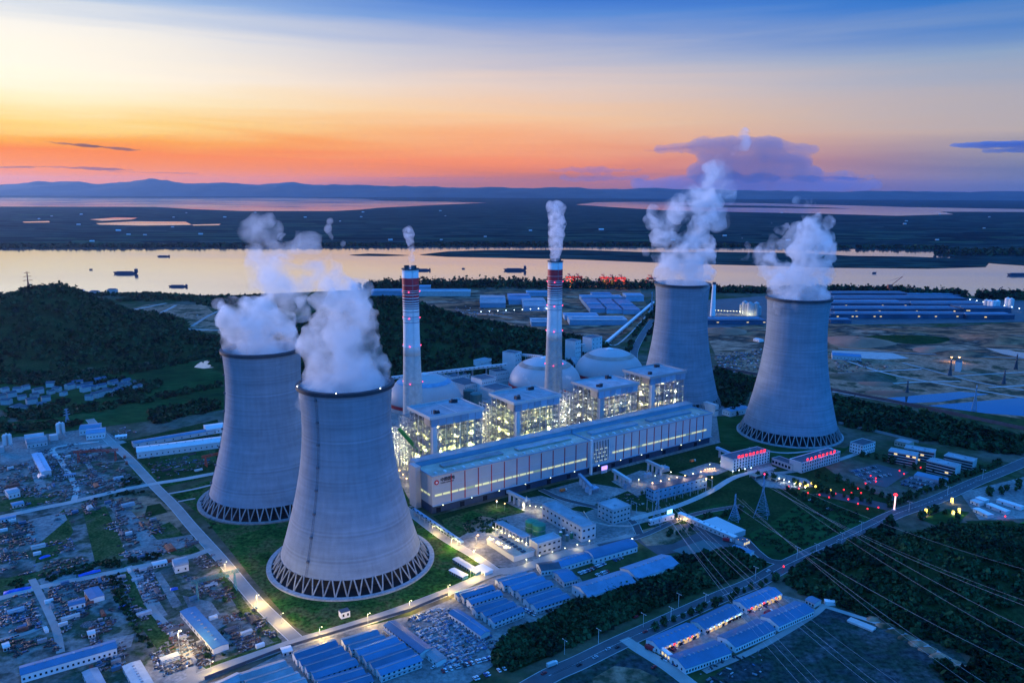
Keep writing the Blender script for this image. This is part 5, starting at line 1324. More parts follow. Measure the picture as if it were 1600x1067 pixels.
# village houses
vp=None; r=random.Random(11); k=0
for px,py in [(18,620),(28,612),(42,608),(58,614),(36,625),(12,632),(50,630),(72,626),(24,641),(40,642),(56,622),(64,638),(80,604),(90,612),(78,616),(8,612),(2,622),(100,618),(120,600),(128,606),(138,602),(146,608),(156,598),(160,606),(168,612),(176,600),(184,604),(192,608),(182,612),(200,606),(208,602),(150,622),(140,624),(158,620),(214,610),(172,618),(188,616),(196,600),(132,612),(108,608)]:
    x,y=g(px+r.uniform(-2,2),py+r.uniform(-1,1)); 
    if vp is None or k%9==0:
        v=T('village_house','small pale house with a blue grey roof in the village below the wooded hill','house',x,y,r.random(),group='village houses')
        L=r.uniform(11,16);w=r.uniform(8,11);h=r.uniform(5,9); MB().house(L,w,h,2.2).build('wall',M[r.choice(['clad','conc2','conc2'])],v); MB().gable(L,w,h,2.2).build('roof',M[r.choice(['navyr','greyr','darkr','darkr'])],v)
        b=MB()
        vp=v
    else: v=dup(vp,x,y,r.random()*1.5,s=r.uniform(.8,1.2))
    k+=1
# distant factories
def fac(px0,py0,px1,D,h,label,roof='bluer2',lit=0,kind='flat',group='distant factory sheds',wall='navyr'):
    a=g(px0,py0);b=g(px1,py0 if isinstance(py0,(int,float)) else py0); d=b-a; L=float(np.hypot(*d)); t=T('factory_shed',label,'factory',a[0],a[1],math.atan2(d[1],d[0]),group=group)
    if kind=='flat': MB().box(L/2,D/2,0,h,L,D).build('wall',M[wall],t); MB().box(L/2,D/2,h,h+.8,L+2,D+2).build('roof',M[roof],t)
    else: MB().house(L,D,h,4,cx=L/2,cy=D/2).build('wall',M[wall],t); MB().gable(L,D,h,4,cx=L/2,cy=D/2,over=1).build('roof',M[roof],t)
    b=MB().box(L/2,D*.45,h+(.8 if kind=='flat' else 3.4),h+(2.6 if kind=='flat' else 5.4),L*.9,5).build('roof_monitor',M['steelb'],t)
    rr=random.Random(int(px0)); w=None
    for q in range(lit):
        x=L*rr.random(); 
        if w is None: w=MB().box(0,-.4,h*.45,h*.62,5,.5).build('lit_window',M['litwarm'],t); w.location=(x,0,0)
        else: cp(w,t,(x,0,0))
FR=[(1298,466,1420,60,14,12,'white roofed factory shed nearest the river, a row of lit windows'),(1420,468,1500,60,12,0,'low factory shed at the river end of the works'),(1298,473,1510,70,12,0,'long factory shed in the second row from the river'),(1298,481,1420,80,12,3,'factory shed in the third row, nearer the tall tower'),(1425,482,1540,70,12,0,'factory shed in the third row, farther from the tall tower'),(1298,490,1500,60,12,5,'long factory shed in the fourth row from the river'),(1505,489,1580,60,12,2,'factory shed in the fourth row, near the pale tanks'),(1298,498,1505,50,11,9,'long factory shed with a line of lit windows, fifth row'),(1510,499,1585,45,11,2,'factory shed at the corner of the earthworks'),(1298,506,1330,30,9,0,'short shed at the edge of the earthworks'),(1100,507,1196,60,10,3,'blue shed between the two tall towers'),(1215,500,1298,60,10,0,'blue shed hidden partly by the tall tower')]
for a_,y_,b_,D,h,lit,lab in FR: fac(a_,y_,b_,D,h,lab,lit=lit,roof='navyr',wall='navyr')
for (a_,y_,b_,D,h,lab,rf,kd) in [(655,463,735,60,14,'white roofed factory beyond the wooded hill, the longest','white','gable'),(655,456,672,40,16,'pale block between the chimney and the riverside trees','clad','flat'),(580,462,632,50,14,'pale block glimpsed beside the steam','clad','flat'),
  (750,481,790,160,13,'ridged grey roofed factory beyond the hill, first of three','greyr','gable'),(795,476,830,140,13,'ridged grey roofed factory beyond the hill, second of three','bluer2','gable'),(818,486,855,170,13,'ridged grey roofed factory beyond the hill, nearest the second chimney','greyr','gable'),
  (823,463,860,40,12,'long thin shed under the riverside trees','clad','flat'),(908,471,972,50,12,'long thin dark shed under the port cranes','steelb','flat'),(978,471,1006,60,16,'dark block beside the pale gallery','steelb','flat'),(925,466,955,40,12,'small blue shed under the port cranes','bluer','flat'),
  (922,489,948,200,11,'glass roofed shed in the group of three, first','bluer2','flat'),(948,490,974,200,11,'glass roofed shed in the group of three, second','bluer2','flat'),(974,491,1000,200,11,'glass roofed shed in the group of three, third','bluer2','flat'),
  (890,508,980,60,12,'long grey shed in front of the three glass roofed sheds','greyr','flat'),(830,510,858,60,10,'grey shed in front, behind the second chimney','greyr','flat'),(882,500,935,50,10,'low grey shed behind the long grey shed','clad','flat')]:
    fac(a_,y_,b_,D,h,lab,roof={'white':'greyr','clad':'steelb','bluer2':'bluef'}.get(rf,rf),kind=kd,wall='conc2' if rf=='white' else 'steelb')
hall('small blue roofed site hall on the building site',(1300,551),(1345,554),30,8,2,'bluer',cols=8)
bld('white_block','small white block with a lamp on each side at the edge of the earthworks','building',(1493,565),(1502,566),(1493,562),18,'white','darkr',parapet=False)
hall('small bright white roof left of the tall tower on the dusty yards',(1181,528),(1190,530),14,5,1,'white',cols=2)
hall('grey roofed pump house right of the tall tower',(1135,640),(1165,634),16,8,1,'bluer2',cols=4)
hall('brightly lit low building between the two tall towers',(1128,625),(1158,630),10,6,1,'litwhite' if 'litwhite' in M else 'white',cols=5)
# chemical plant and tanks
for i,(px,py,rr,h) in enumerate([(1163,492,7,34),(1167,493,6,30),(1171,494,7,34),(1175,494,6,30),(1181,494,7,34),(1186,493,5,22),(1158,490,5,24)]):
    x,y=g(px,py); t=T('process_column',f'tall lit silo in the works left of the tall tower, {ORD[i]} of the cluster','silo',x,y,group='process silos'); MB().cyl(0,0,0,h,rr,14).build('body',M['clad'],t); MB().lathe(0,0,[(rr*.9,h),(.4,h+4)],14).build('roof',M['steel'],t)
    light(x-rr-4,y-rr-6,6,2500,(1,.95,.5),2)
for i,(px,py) in enumerate([(1540,484),(1546,485),(1551,486),(1557,485),(1573,481),(1579,482)]):
    x,y=g(px,py); t=T('storage_silo',f'pale silo by the riverside trees at the right, {ORD[i]} of six','silo',x,y,group='pale silos'); MB().cyl(0,0,0,26,7,14).build('body',M['white'],t); MB().lathe(0,0,[(7,26),(.5,30)],14).build('roof',M['white'],t)
x,y=g(1113,500); t=T('chimney','slim white chimney beyond the farthest cooling tower','chimney',x,y); H=hh(1113,500,441); MB().lathe(0,0,[(7,0),(4.2,H)],16).build('shaft',M['white'],t); MB().lathe(0,0,[(4.4,H-6),(4.5,H-6),(4.5,H),(4.3,H)],16).build('dark_cap',M['darkr'],t)
# ================= trees one can tell apart
def tree_proto(h,r,nf=110,mats=LEAF,tall=1.,name='tree',lab='',grp='roadside trees'):
    t=T(name,lab,'tree',0,0,group=grp)
    b=MB(); b.tube((0,0,-.2),(.1,0,h*.45),.22,6,r1=.14)
    for k in range(5):
        a=k*1.26; b.tube((.1,0,h*(.28+.05*k)),(r*.6*math.cos(a),r*.6*math.sin(a),h*(.55+.05*k)),.1,4,r1=.05)
    b.build('trunk',M['bark'],t)
    o=crowns('crown',np.zeros((1,2)),np.array([r]),np.array([h]),np.zeros(1),nf,mats,.3,kind=None,tall=tall,parent=t)
    return t
def onpath(pts,step,side=0.,jit=1.):
    P=[g(*p) for p in pts]; out=[]; r=random.Random(len(pts)*7+int(pts[0][0]))
    for p,q in zip(P,P[1:]):
        d=q-p; L=float(np.hypot(*d)); n=np.array([-d[1],d[0]])/L; k=int(L//step)
        for i in range(k): out.append(p+d*((i+.5)/k)+n*(side+r.uniform(-jit,jit)))
    return out
TL='bushy dark green roadside tree in a row along a road or kerb'
tp=[tree_proto(6.5,2.5,lab=TL),tree_proto(8,3.,lab=TL),tree_proto(5.2,2.0,lab=TL)]
used=[0,0,0]
def plant(P,scale=(.8,1.2),seed=1):
    r=random.Random(seed); P=np.array(P); P=P[clear(P+0) | (seed in (2,))]
    for p in P:
        i=r.randrange(3)
        if not used[i]: tp[i].location=(p[0],p[1],0); used[i]=1; continue
        dup(tp[i],p[0],p[1],r.random()*6.28,s=r.uniform(*scale))
plant(onpath([(870,1030),(930,1012),(985,985)],9,-2,2),seed=1)
plant(onpath([(1012,985),(1060,968),(1120,943),(1180,918),(1215,905)],8,0,2.5),(.7,1.15),2)
plant(onpath([(1240,900),(1290,880),(1340,858),(1375,838)],7,-2,2),seed=3)
plant(onpath([(1375,800),(1450,768),(1520,742),(1575,722)],8,0,2),seed=4)
plant(onpath([(1225,765),(1290,795),(1355,815),(1375,812)],7,0,4),seed=5)
plant(onpath([(1235,752),(1300,772),(1360,790)],7,0,7),seed=6)
plant(onpath([(1270,745),(1330,760),(1395,785)],9,0,6),seed=7)
plant(onpath([(1140,735),(1180,742),(1215,752)],7,0,4),seed=8)
plant(onpath([(1000,773),(1040,762),(1085,750)],5,0,1.),(.45,.6),9)
plant(onpath([(1090,815),(1130,806),(1160,800)],6,0,3),seed=10)
plant(onpath([(1040,838),(1085,826)],5,0,2),(.5,.8),11)
plant(onpath([(1430,812),(1470,800),(1500,815),(1465,825)],9,0,3),seed=12)
plant(onpath([(1540,775),(1600,760)],8,0,5),seed=13)
plant(onpath([(1290,722),(1350,712),(1400,726)],9,0,2),seed=14)
plant(onpath([(840,872),(880,862),(930,850)],10,0,1),(.5,.7),15)
plant(onpath([(340,930),(420,1000)],24,0,1),(.5,.8),16)
plant(onpath([(1405,730),(1500,745)],10,0,2),(.7,1),17)
# woods and hedges
fh=righthill
tag(onhill('woods',g(1480,900),260,210,6800,fh,gap=.22,r=(1.4,4.4),h=(3,8),nf=36,fs=.3),kind='stuff')
woods('thicket',[(790,1000),(900,948),(1000,898),(1060,876),(1150,866),(1195,885),(1090,922),(990,962),(880,1012),(800,1045),(770,1035)],1900,(2.,4.),(3,7),34)
woods('thicket',[(1100,605),(1170,615),(1150,650),(1130,640)],150,(3,6),(5,10),30)
woods('thicket',[(1300,625),(1450,652),(1600,690),(1640,712),(1560,708),(1450,690),(1330,668),(1300,655)],1300,(3,6),(5,11),30)
woods('thicket',[(1120,580),(1180,596),(1175,612),(1110,600)],160,(3,6),(5,10),26)
woods('hedge',[(1370,972),(1480,1010),(1620,1067),(1700,1080),(1660,1040),(1480,975),(1400,950)],330,(2,4),(3,6),34)
woods('hedge',[(1460,1045),(1560,1030),(1660,1070),(1600,1100),(1480,1090)],170,(2,4),(3,7),34)
woods('hedge',[(1225,905),(1290,925),(1400,955),(1350,960),(1260,930)],140,(2,4),(3,6),34)
woods('hedge',[(1225,892),(1300,865),(1390,822),(1400,830),(1310,880),(1240,905)],200,(2.5,4.5),(5,9),34)
woods('hedge',[(1180,862),(1250,880),(1230,890),(1180,878)],60,(2,3.5),(3,6),30)
woods('hedge',[(600,560),(700,555),(780,560),(700,575),(600,580)],200,(4,7),(6,12),22)
woods('hedge',[(1020,470),(1030,500),(985,570),(970,560)],170,(3,6),(5,10),20)
for pts,n in (([(0,585),(150,578),(300,560),(345,552),(345,558),(200,586),(0,600)],260),([(0,655),(60,645),(180,632),(345,600),(345,606),(180,640),(0,664)],130),([(230,645),(340,625),(340,640),(240,665)],160),([(150,615),(220,600),(260,596),(210,630)],110),([(0,600),(110,592),(200,595),(100,605)],120),([(5,640),(60,640),(110,625),(90,640),(20,655)],90),([(0,680),(120,668),(130,660),(0,668)],60)):
    woods('hedge',pts,n,(2.5,5.5),(4,8),26)
for pts,n in (([(120,778),(225,765),(228,770),(125,785)],60),([(0,912),(140,880),(190,870),(190,880),(30,920)],120),([(200,870),(250,865),(255,875),(205,885)],50),([(155,880),(185,875),(195,925),(180,925)],70),([(175,925),(190,920),(240,1010),(225,1015)],90),([(110,905),(190,885),(195,893),(112,912)],60),([(260,770),(300,800),(330,850),(320,850),(280,805)],60),([(190,750),(228,742),(232,755),(195,762)],60),([(200,700),(215,725),(235,748),(228,750),(205,722)],40),([(300,1050),(440,1008),(445,1014),(310,1058)],80),([(345,985),(375,1020),(300,1040)],20)):
    woods('weeds',pts,n,(.8,2.2),(.8,2.4),22)
woods('weeds',[(1170,840),(1215,815),(1270,777),(1305,790),(1355,812),(1300,845),(1225,870)],350,(.8,2.),(.6,1.4),16)
woods('weeds',[(722,818),(752,806),(788,812),(800,820),(770,832),(730,832)],120,(.8,2.),(.6,1.4),16)
woods('thicket',[(300,765),(345,757),(340,850)],8,(1,2),(1,2),16)
# ---------- cars
CAR=[mat('car_paint_'+n,c,.3,.5,.05) for n,c in (('white',(.6,.6,.6)),('silver',(.35,.36,.38)),('black',(.02,.02,.025)),('red',(.35,.02,.02)),('blue',(.04,.1,.25)))]
def car_proto(i):
    nm=('white','silver','black','red','blue')[i]
    t=T('parked_car',f'small {nm} car parked or driving by the buildings','car',0,0,group=f'{nm} cars')
    b=MB(); b.box(0,0,.28,.85,4.4,1.75); v=[(-1.5,-.8,.85),(1.1,-.8,.85),(1.1,.8,.85),(-1.5,.8,.85),(-1.,-.68,1.42),(.5,-.68,1.42),(.5,.68,1.42),(-1.,.68,1.42)]
    b.build('body',CAR[i],t); c=MB().add(v,[(4,5,6,7),(0,1,5,4),(1,2,6,5),(2,3,7,6),(3,0,4,7)]).build('cabin',M['win'],t); MB().box(-.25,0,1.425,1.46,1.4,1.3).build('roof',CAR[i],t)
    w=None
    for x in (-1.35,1.4):
        for y in (-.82,.82):
            if w is None: w=MB().cyl(0,0,-.1,.1,.32,10).build('wheel',M['dark'],t); w.rotation_euler=(PI/2,0,0); w.location=(x,y,.32)
            else: q=w.copy(); C.objects.link(q); q.parent=t; q.location=(x,y,.32)
    return t
cpz=[car_proto(i) for i in range(5)]; cu=[0]*5; cr_=random.Random(4)
def car(p,a,i=None,z=.45):
    if i is None: i=cr_.choices(range(5),(5,3,3,.5,1))[0]
    if not cu[i]: cu[i]=1; cpz[i].location=(p[0],p[1],z); cpz[i].rotation_euler=(0,0,a); return cpz[i]
    return dup(cpz[i],p[0],p[1],a,z)
def park(p,q,n,ang=None,occ=.85,z=.45,i=None):
    a=g(*p);b=g(*q); d=b-a; th=math.atan2(d[1],d[0])
    for k in range(n):
        if cr_.random()<occ: car(a+d*(k+.5)/n,(th+PI/2 if ang is None else ang)+cr_.uniform(-.05,.05),i,z)
park((905,897),(928,889),12); park((925,889),(945,881),8); park((932,900),(950,893),7); park((952,880),(972,872),8,occ=.6)
park((818,952),(838,962),8); park((845,948),(868,940),9); park((852,958),(872,950),8,occ=.7); park((1035,1028),(1062,1042),8)
park((1332,738),(1368,730),13); park((1338,744),(1375,736),13,occ=.6); park((1350,750),(1392,742),12,occ=.7); park((1345,756),(1370,752),5,occ=.5)
park((1412,752),(1450,760),14); park((1420,747),(1458,755),14); park((1408,757),(1440,764),12,occ=.8)
park(X4(360,640),X4(400,600),4,occ=.5)
for pts in (((1035,1003),(1080,985)),((1060,1000),(1110,975)),((1090,984),(1150,960)),((1110,982),(1190,950)),((1170,958),(1215,940))): park(pts[0],pts[1],8,A2+.2,occ=.55)
for k in range(5): car(g(1150+k*26,985-k*10),A1,None)
for px,py in ((1137,957),(1200,893),(905,1040),(930,1028),(950,1015),(965,1012),(1088,955),(1310,845),(1470,780),(1525,752),(640,870)): car(g(px,py),A1)
for px,py in ((850,1053),(994,965),(1022,1043),(1008,988)): car(g(px,py),A1,3)
park((690,1050),(780,1025),22,occ=.7); park((650,1030),(680,1045),6,occ=.6); park((740,1062),(790,1045),12,occ=.7)
park((1310,803),(1240,770),30,occ=.12)
# red buses / trucks
def truck(px,py,a,label,m):
    p=g(px,py); t=T('truck',label,'truck',p[0],p[1],a,.45); MB().box(-.8,0,.7,3.1,6.2,2.4).build('cargo_box',M[m],t); MB().box(3.5,0,.5,2.6,1.8,2.2).build('cab',M['white'],t); w=None
    for x in (-3,-1.8,3.2):
        for y in (-1.05,1.05):
            if w is None: w=MB().cyl(0,0,-.15,.15,.48,12).build('wheel',M['dark'],t); w.rotation_euler=(PI/2,0,0); w.location=(x,y,.48)
            else: q=w.copy(); C.objects.link(q); q.parent=t; q.location=(x,y,.48)
truck(1016,1016,-.7,'red lorry beside the white gate wing of the market','red'); truck(1136,846,-.4,'red lorry by the lit gate house','red'); truck(195,716,1.9,'dark red lorry on the road beside the red gantry crane','redbrown')
truck(880,768,.6,'orange tank lorry on the slab before the turbine hall','orange'); truck(1082,722,.6,'orange lorry near the far end of the turbine hall','orange'); truck(198,725,2.,'second dark red lorry on the road beside the red gantry crane','redbrown'); truck(862,1041,.6,'white lorry on the main road beside the thicket','white')
truck(1200,960,.6,'red lorry parked between the market shop rows','red')
# ---------- street lamps
def lamp_post(px,py,h,c,p,label,grp,head='lamp',size=.35,ang=0.):
    x,y=g(px,py); t=T('street_lamp',label,'street lamp',x,y,ang,group=grp)
    b=MB(); b.tube((0,0,0),(0,0,h),.14,5); b.tube((0,0,h),(1.6,0,h+.4),.09,4); b.build('pole',M['steel'],t)
    MB().lathe(1.6,0,[(.05,h),(size,h+.1),(size,h+.3),(.05,h+.5)],8).build('lamp_head',M[head],t)
    if p: light(1.6,0,h-.7,p,c,.5,t)
    return t
WW=(1,.68,.2)
for i,(px,py) in enumerate(((352,893),(402,946),(440,975),(500,997),(575,975),(640,955),(700,930),(735,905),(676,836),(705,856),(740,874))):
    lamp_post(px,py,9,WW,1.1*1.9*[9000,12000,7000,9000,6500,6500,9000,9000,5000,8000,12000][i],'street lamp lighting the concrete road by the near cooling towers, one of a row','lawn road lamps')
lamp_post(744,852,10,(1,.68,.25),15000,'bright amber lamp at the road corner beside the treatment works','corner lamp','lampo',.7)
lamp_post(281,1022,18,WW,48000,'tall floodlight mast over the yellow lit scrap heaps','flood','lamp',.9)
lamp_post(330,1050,8,WW,9000,'lamp by the road below the yellow lit scrap heaps','f2')
# lamps along long hall and tanks in the treatment works
n=0
def wall_lamps(label,p,q,k,z,pw,c,grp,head='lamp',every=2,size=.45,name='yard_lamp'):
    a=g(*p);b=g(*q); pr=None
    for i in range(k):
        x,y=a+(b-a)*(i+.5)/k
        if pr is None:
            pr=T(name,label,'lamp',x,y,0,group=grp); bb=MB(); bb.tube((0,0,0),(0,0,z-.3),.1,4); bb.build('pole',M['steel'],pr); MB().lathe(0,0,[(.05,z-.4),(size,z-.15),(size,z+.15),(.05,z+.4)],8).build('lamp_head',M[head],pr)
        else: dup(pr,x,y)
        if i%every==0: light(x,y,z-1.,pw,c,.5)
WY=(1,.8,.36)
wall_lamps('small yard lamp in the row along the foot of the long treatment hall','_' and (849,806),(905,838),12,5,4200,WY,'lamps along the long hall')
wall_lamps('small lamp under the flat canopy of the treatment works',(767,832),(826,860),9,6.5,3800,WY,'lamps under the canopy')
wall_lamps('small lamp along the front edge of the basin block',(762,848),(800,868),6,7,3000,WY,'lamps along the basins')
wall_lamps('small lamp at the back of the treatment yard',(815,795),(850,800),4,5,4000,WY,'lamps at the back of the yard')
wall_lamps('small lamp on the front edge of the treatment works by the road',(812,885),(930,850),6,5,2000,WY,'lamps by the works road',every=2)
wall_lamps('amber lamp on the roof edge of the blue grey switch house',(1012,778),(1100,757),7,16,2600,(1,.7,.45),'lamps on the switch house','lampo',size=.6)
wall_lamps('amber lamp at the end of the switch house roof',(1098,768),(1116,763),2,14,3500,(1,.75,.3),'end lamps of the switch house','lampo',size=.6)
wall_lamps('yard lamp on the transformer slabs in front of the turbine hall',(985,760),(1060,742),3,6,2600,WY,'transformer lamps')
wall_lamps('yard lamp on the slab beside the far end of the turbine hall',(1100,735),(1150,722),3,6,2000,WY,'far slab lamps')
wall_lamps('yard lamp by the near end of the turbine hall',(770,792),(795,800),2,8,5000,(1,.8,.6),'near slab lamps','lampo')
wall_lamps('yard lamp between the two tall cooling towers',(1125,634),(1160,636),4,7,6500,(1,.85,.4),'lamps between the tall towers')
wall_lamps('lamp beside the silo works left of the tall tower',(1115,490),(1158,492),9,9,3500,(1,.95,.6),'silo works lamps',size=1.6,every=2)
wall_lamps('lamp beside the pale silos by the riverside trees',(1500,470),(1598,488),9,9,1200,(.8,1,.9),'lamps by the pale silos','lampw',size=1.4,every=3)
wall_lamps('lamp in the yard behind the turbine hall by the near cooling tower',(622,742),(650,775),5,8,4500,(1,.75,.45),'lamps behind the near tower','lampo',size=.6)
wall_lamps('white lamp on the pink plaza before the office blocks',(1205,748),(1262,768),7,4,1200,(.9,.95,.8),'plaza lamps','lampw')
wall_lamps('white lamp in the garden beside the office blocks',(1140,742),(1178,735),4,4,500,(.9,.95,1),'garden lamps','lampw')
wall_lamps('lamp on the junction side of the gate house',(1150,850),(1170,850),3,4.5,1800,(1,.7,.35),'gate lamps','lampo')
wall_lamps('amber lamp on the entrance court beside the bright screen',(1056,815),(1080,815),5,3,1500,(1,.6,.2),'court lamps','lampo')
wall_lamps('amber lamp on the planted court near the far end of the turbine hall',(1100,737),(1118,735),5,3,1500,(1,.5,.2),'planted court lamps','lampo')
wall_lamps('small lamp among distant factory sheds beyond the hill',(745,492),(860,486),9,8,700,(.9,.95,1),'distant factory lamps','lampw',size=1.2,every=4)
wall_lamps('small lamp at the earthworks block',(1480,566),(1504,566),2,10,9000,(1,.75,.5),'earthworks lamps','lampo',size=1.8,every=1)
# pale unlit-looking lamp poles along the main road
pr=None
for i,(px,py) in enumerate([(882,1022),(935,1005),(1005,980),(1048,970),(1102,948),(1060,948),(1180,905),(1245,873),(1275,868),(1315,850),(1345,832),(1420,800),(1480,775),(1535,748)]):
    x,y=g(px,py)
    if pr is None:
        pr=T('lamp_pole','slender double armed lamp pole beside the main asphalt road','street lamp',x,y,A1,group='main road lamp poles'); b=MB(); b.tube((0,0,0),(0,0,11),.16,5); b.tube((0,-2,11.2),(0,2,11.2),.09,4); b.build('pole',M['white'],pr); MB().box(0,-2,11,11.3,.4,.9).build('lamp_head',M['white'],pr); MB().box(0,2,11,11.3,.4,.9).build('lamp_head',M['white'],pr)
    else: dup(pr,x,y,A1)
# wall lamps on arched hall, cool white
for i,(px,py,lab) in enumerate(((944,866,'cool white lamp on the near wall of the arched blue hall'),(985,851,'cool white lamp on the far end of the arched blue hall'))): lamp_post(px,py,6,(.8,.95,1),1800,lab,None,'lampw',.5)
# ---------- red and gold lanterns and lit trees in the garden
r=random.Random(9); lp=None
pts=[(1232,765),(1248,768),(1262,775),(1280,778),(1295,782),(1305,776),(1318,770),(1330,775),(1340,768),(1352,760),(1345,775),(1325,785),(1340,792),(1355,800),(1372,798),(1365,770),(1405,740),(1412,745),(1428,732),(1438,735),(1448,731),(1570,812),(1224,891),(1368,757),(1368,752),(1360,748)]
for i,(px,py) in enumerate(pts):
    x,y=g(px,py)
    if lp is None:
        lp=T('lantern','glowing red lantern post among the dark garden trees','lantern',x,y,group='red lanterns'); MB().tube((0,0,0),(0,0,3),.1,4).build('post',M['dark'],lp); MB().lathe(0,0,[(.2,3),(.6,3.3),(.7,3.9),(.55,4.4),(.2,4.6)],10).build('lantern_body',M['neon'],lp)
    else: dup(lp,x,y)
    if i%3==0: light(x,y,6,350,(1,.05,.03),.6)
lp=None
for i,(px,py) in enumerate([(1244,758),(1250,760),(1256,757),(1262,762),(1268,759),(1274,764),(1280,762),(1297,770),(1258,764)]):
    x,y=g(px,py)
    if lp is None:
        lp=T('lantern','glowing gold lantern post at the head of the garden','lantern',x,y,group='gold lanterns'); MB().tube((0,0,0),(0,0,2),.1,4).build('post',M['dark'],lp); MB().lathe(0,0,[(.3,2),(1.2,2.6),(1.,4),(.2,4.6)],10).build('lantern_body',M['litgold'],lp)
    else: dup(lp,x,y)
    if i%2==0: light(x,y,6,900,(1,.7,.25),.6)
# tall glowing columns by the junction
for px,py,top,m,lab in ((1397,797,772,'neon','tall slim red and white glowing totem at the road junction'),(1446,805,795,'litgold','golden glowing column by the road junction, nearest the red totem'),(1487,786,778,'litgold','golden glowing column at the back of the round garden'),(1498,803,794,'litgold','golden glowing column at the right of the round garden'),(1489,804,798,'litgold','short golden glowing column beside the right one')):
    x,y=g(px,py); h=hh(px,py,top); t=T('light_column',lab,'light column',x,y)
    MB().box(0,0,.0,1.,3,3).build('plinth',M['kerb'],t)
    if m=='neon': MB().box(0,0,1,h-2,.9,.9).build('shaft',glow('totem_white',(1,.6,.65),2.4),t); MB().lathe(0,0,[(.4,h-2),(2,h-1),(2,h),(.3,h+1)],12).build('top_light',M['neon'],t); light(0,0,h+2,1800,(1,.1,.1),.5,t)
    else: MB().lathe(0,0,[(1.3,1),(1.3,h)],10).build('shaft',M[m],t); light(0,-2,h*.6,1300,(1,.85,.3),.5,t)
# ---------- lattice towers and lines
def pylon(label,px,py,top,name='transmission_tower',wide=None,m='steelb',arms=(.62,.78,.93),th=.1,beacon=False):
    x,y=g(px,py); H=hh(px,py,top); t=T(name,label,'transmission tower',x,y,AX+.5); w0=wide or H*.13; b=MB(); n=7
    def W2(z): return w0*(1-min(1,z/(H*.6)))*.5+.9*(1-z/H*.5)
    for k in range(n+3):
        z0=H*.93*(k/(n+3)); z1=H*.93*((k+1)/(n+3)); a=W2(z0);c=W2(z1)
        for i,(sx,sy) in enumerate(((-1,-1),(1,-1),(1,1),(-1,1))):
            b.tube((sx*a,sy*a,z0),(sx*c,sy*c,z1),th*1.5,4)
            tx,ty=((-1,-1),(1,-1),(1,1),(-1,1))[(i+1)%4]
            b.tube((sx*a,sy*a,z0),(tx*c,ty*c,z1),th,3); b.tube((tx*a,ty*a,z0),(sx*c,sy*c,z1),th,3); b.tube((sx*c,sy*c,z1),(tx*c,ty*c,z1),th,3)
    for s in (-1,1): b.tube((s*.5,0,H*.93),(0,0,H),th,4)
    b.build('mast',M[m],t)
    for i,f in enumerate(arms):
        bb=MB(); z=H*f; L=H*(.2,.17,.13)[i%3]; a=W2(z)
        for s in (-1,1):
            for sy in (-1,1): bb.tube((s*a,sy*a,z),(s*L,0,z+.4),th,4); bb.tube((s*a,sy*a,z+H*.045),(s*L,0,z+.6),th,4)
        bb.build('cross_arm',M[m],t)
    if beacon: MB().lathe(0,0,[(.1,H-1),(.7,H-.6),(.7,H+.2),(.1,H+.6)],8).build('beacon',M['beacon'],t)
    return t
pylon('large lattice tower behind the flat roofed shed, the wider of the two near the field',1190,806,740,wide=12,th=.13,beacon=True)
pylon('lattice tower beside the flat roofed shed, the narrower of the two near the field',1147,812,771,wide=8.5,th=.13)
pylon('faint lattice tower over the wall corner by the bright screen',1026,820,762,wide=8,th=.09)
pylon('small lattice mast on the top of the wooded hill beside the river',46,462,424,m='redbrown',th=.45)
pylon('lattice tower on the hill behind the first chimney',688,530,505,th=.3); pylon('lattice tower half way down the wooded hill behind the conveyor',768,550,512,th=.3)
pylon('lattice tower in the green field by the village',106,665,638,th=.22)
for i,(px,py,top) in enumerate(((1417,615,594),(1484,587,561),(1568,600,577),(1587,577,553))): pylon(f'dark lattice tower on the building site, {ORD[i]} from the tall cooling tower',px,py,top,m='darkr',th=.5)
for i,(px,py,top) in enumerate(((1018,486,455),(1522,640,600))): pylon(('thin lattice mast by the pale gallery near the farthest tower','thin mast beside the settling pond')[i],px,py,top,th=.25,arms=(.9,))
def cable(p,q,sag,n=14,r=.11,lab='',grp=None):
    a=np.array(p,float);b=np.array(q,float); c=MB(); pts=[]
    for k in range(n+1):
        f=k/n; v=(b-a)*f; v[2]-=4*sag*f*(1-f); pts.append(tuple(v))
    c.path(pts,r,4); o=c.build('power_line',M['wire'],loc=tuple(a)); return tag(o,lab,'power line',grp)
M['wire']=mat('aluminium_wire',(.4,.4,.42),.4)
def PX(px,py,z): a=g(px,py,z); return (a[0],a[1],z)
for (p,q,z0,z1) in [((1030,790),(1290,1090),34,40),((1040,788),(1305,1090),34,40),((1045,786),(1385,1090),36,42),((1052,786),(1400,1090),36,42),((1058,788),(1435,1090),38,44),((1040,800),(1270,1090),30,36),
    ((1152,778),(1560,1080),38,46),((1160,780),(1545,1090),38,46),((1150,790),(1600,1045),34,42),((1195,750),(1640,1030),48,50),((1205,752),(1650,1005),48,50),((1210,765),(1640,960),44,46),((1200,760),(1640,952),44,46),((1215,748),(1640,900),50,52)]:
    cable(PX(*p,z0),PX(*q,z1),6,lab='thin pale overhead power line crossing the dark wood and gravel lot',grp='overhead lines',r=.07)
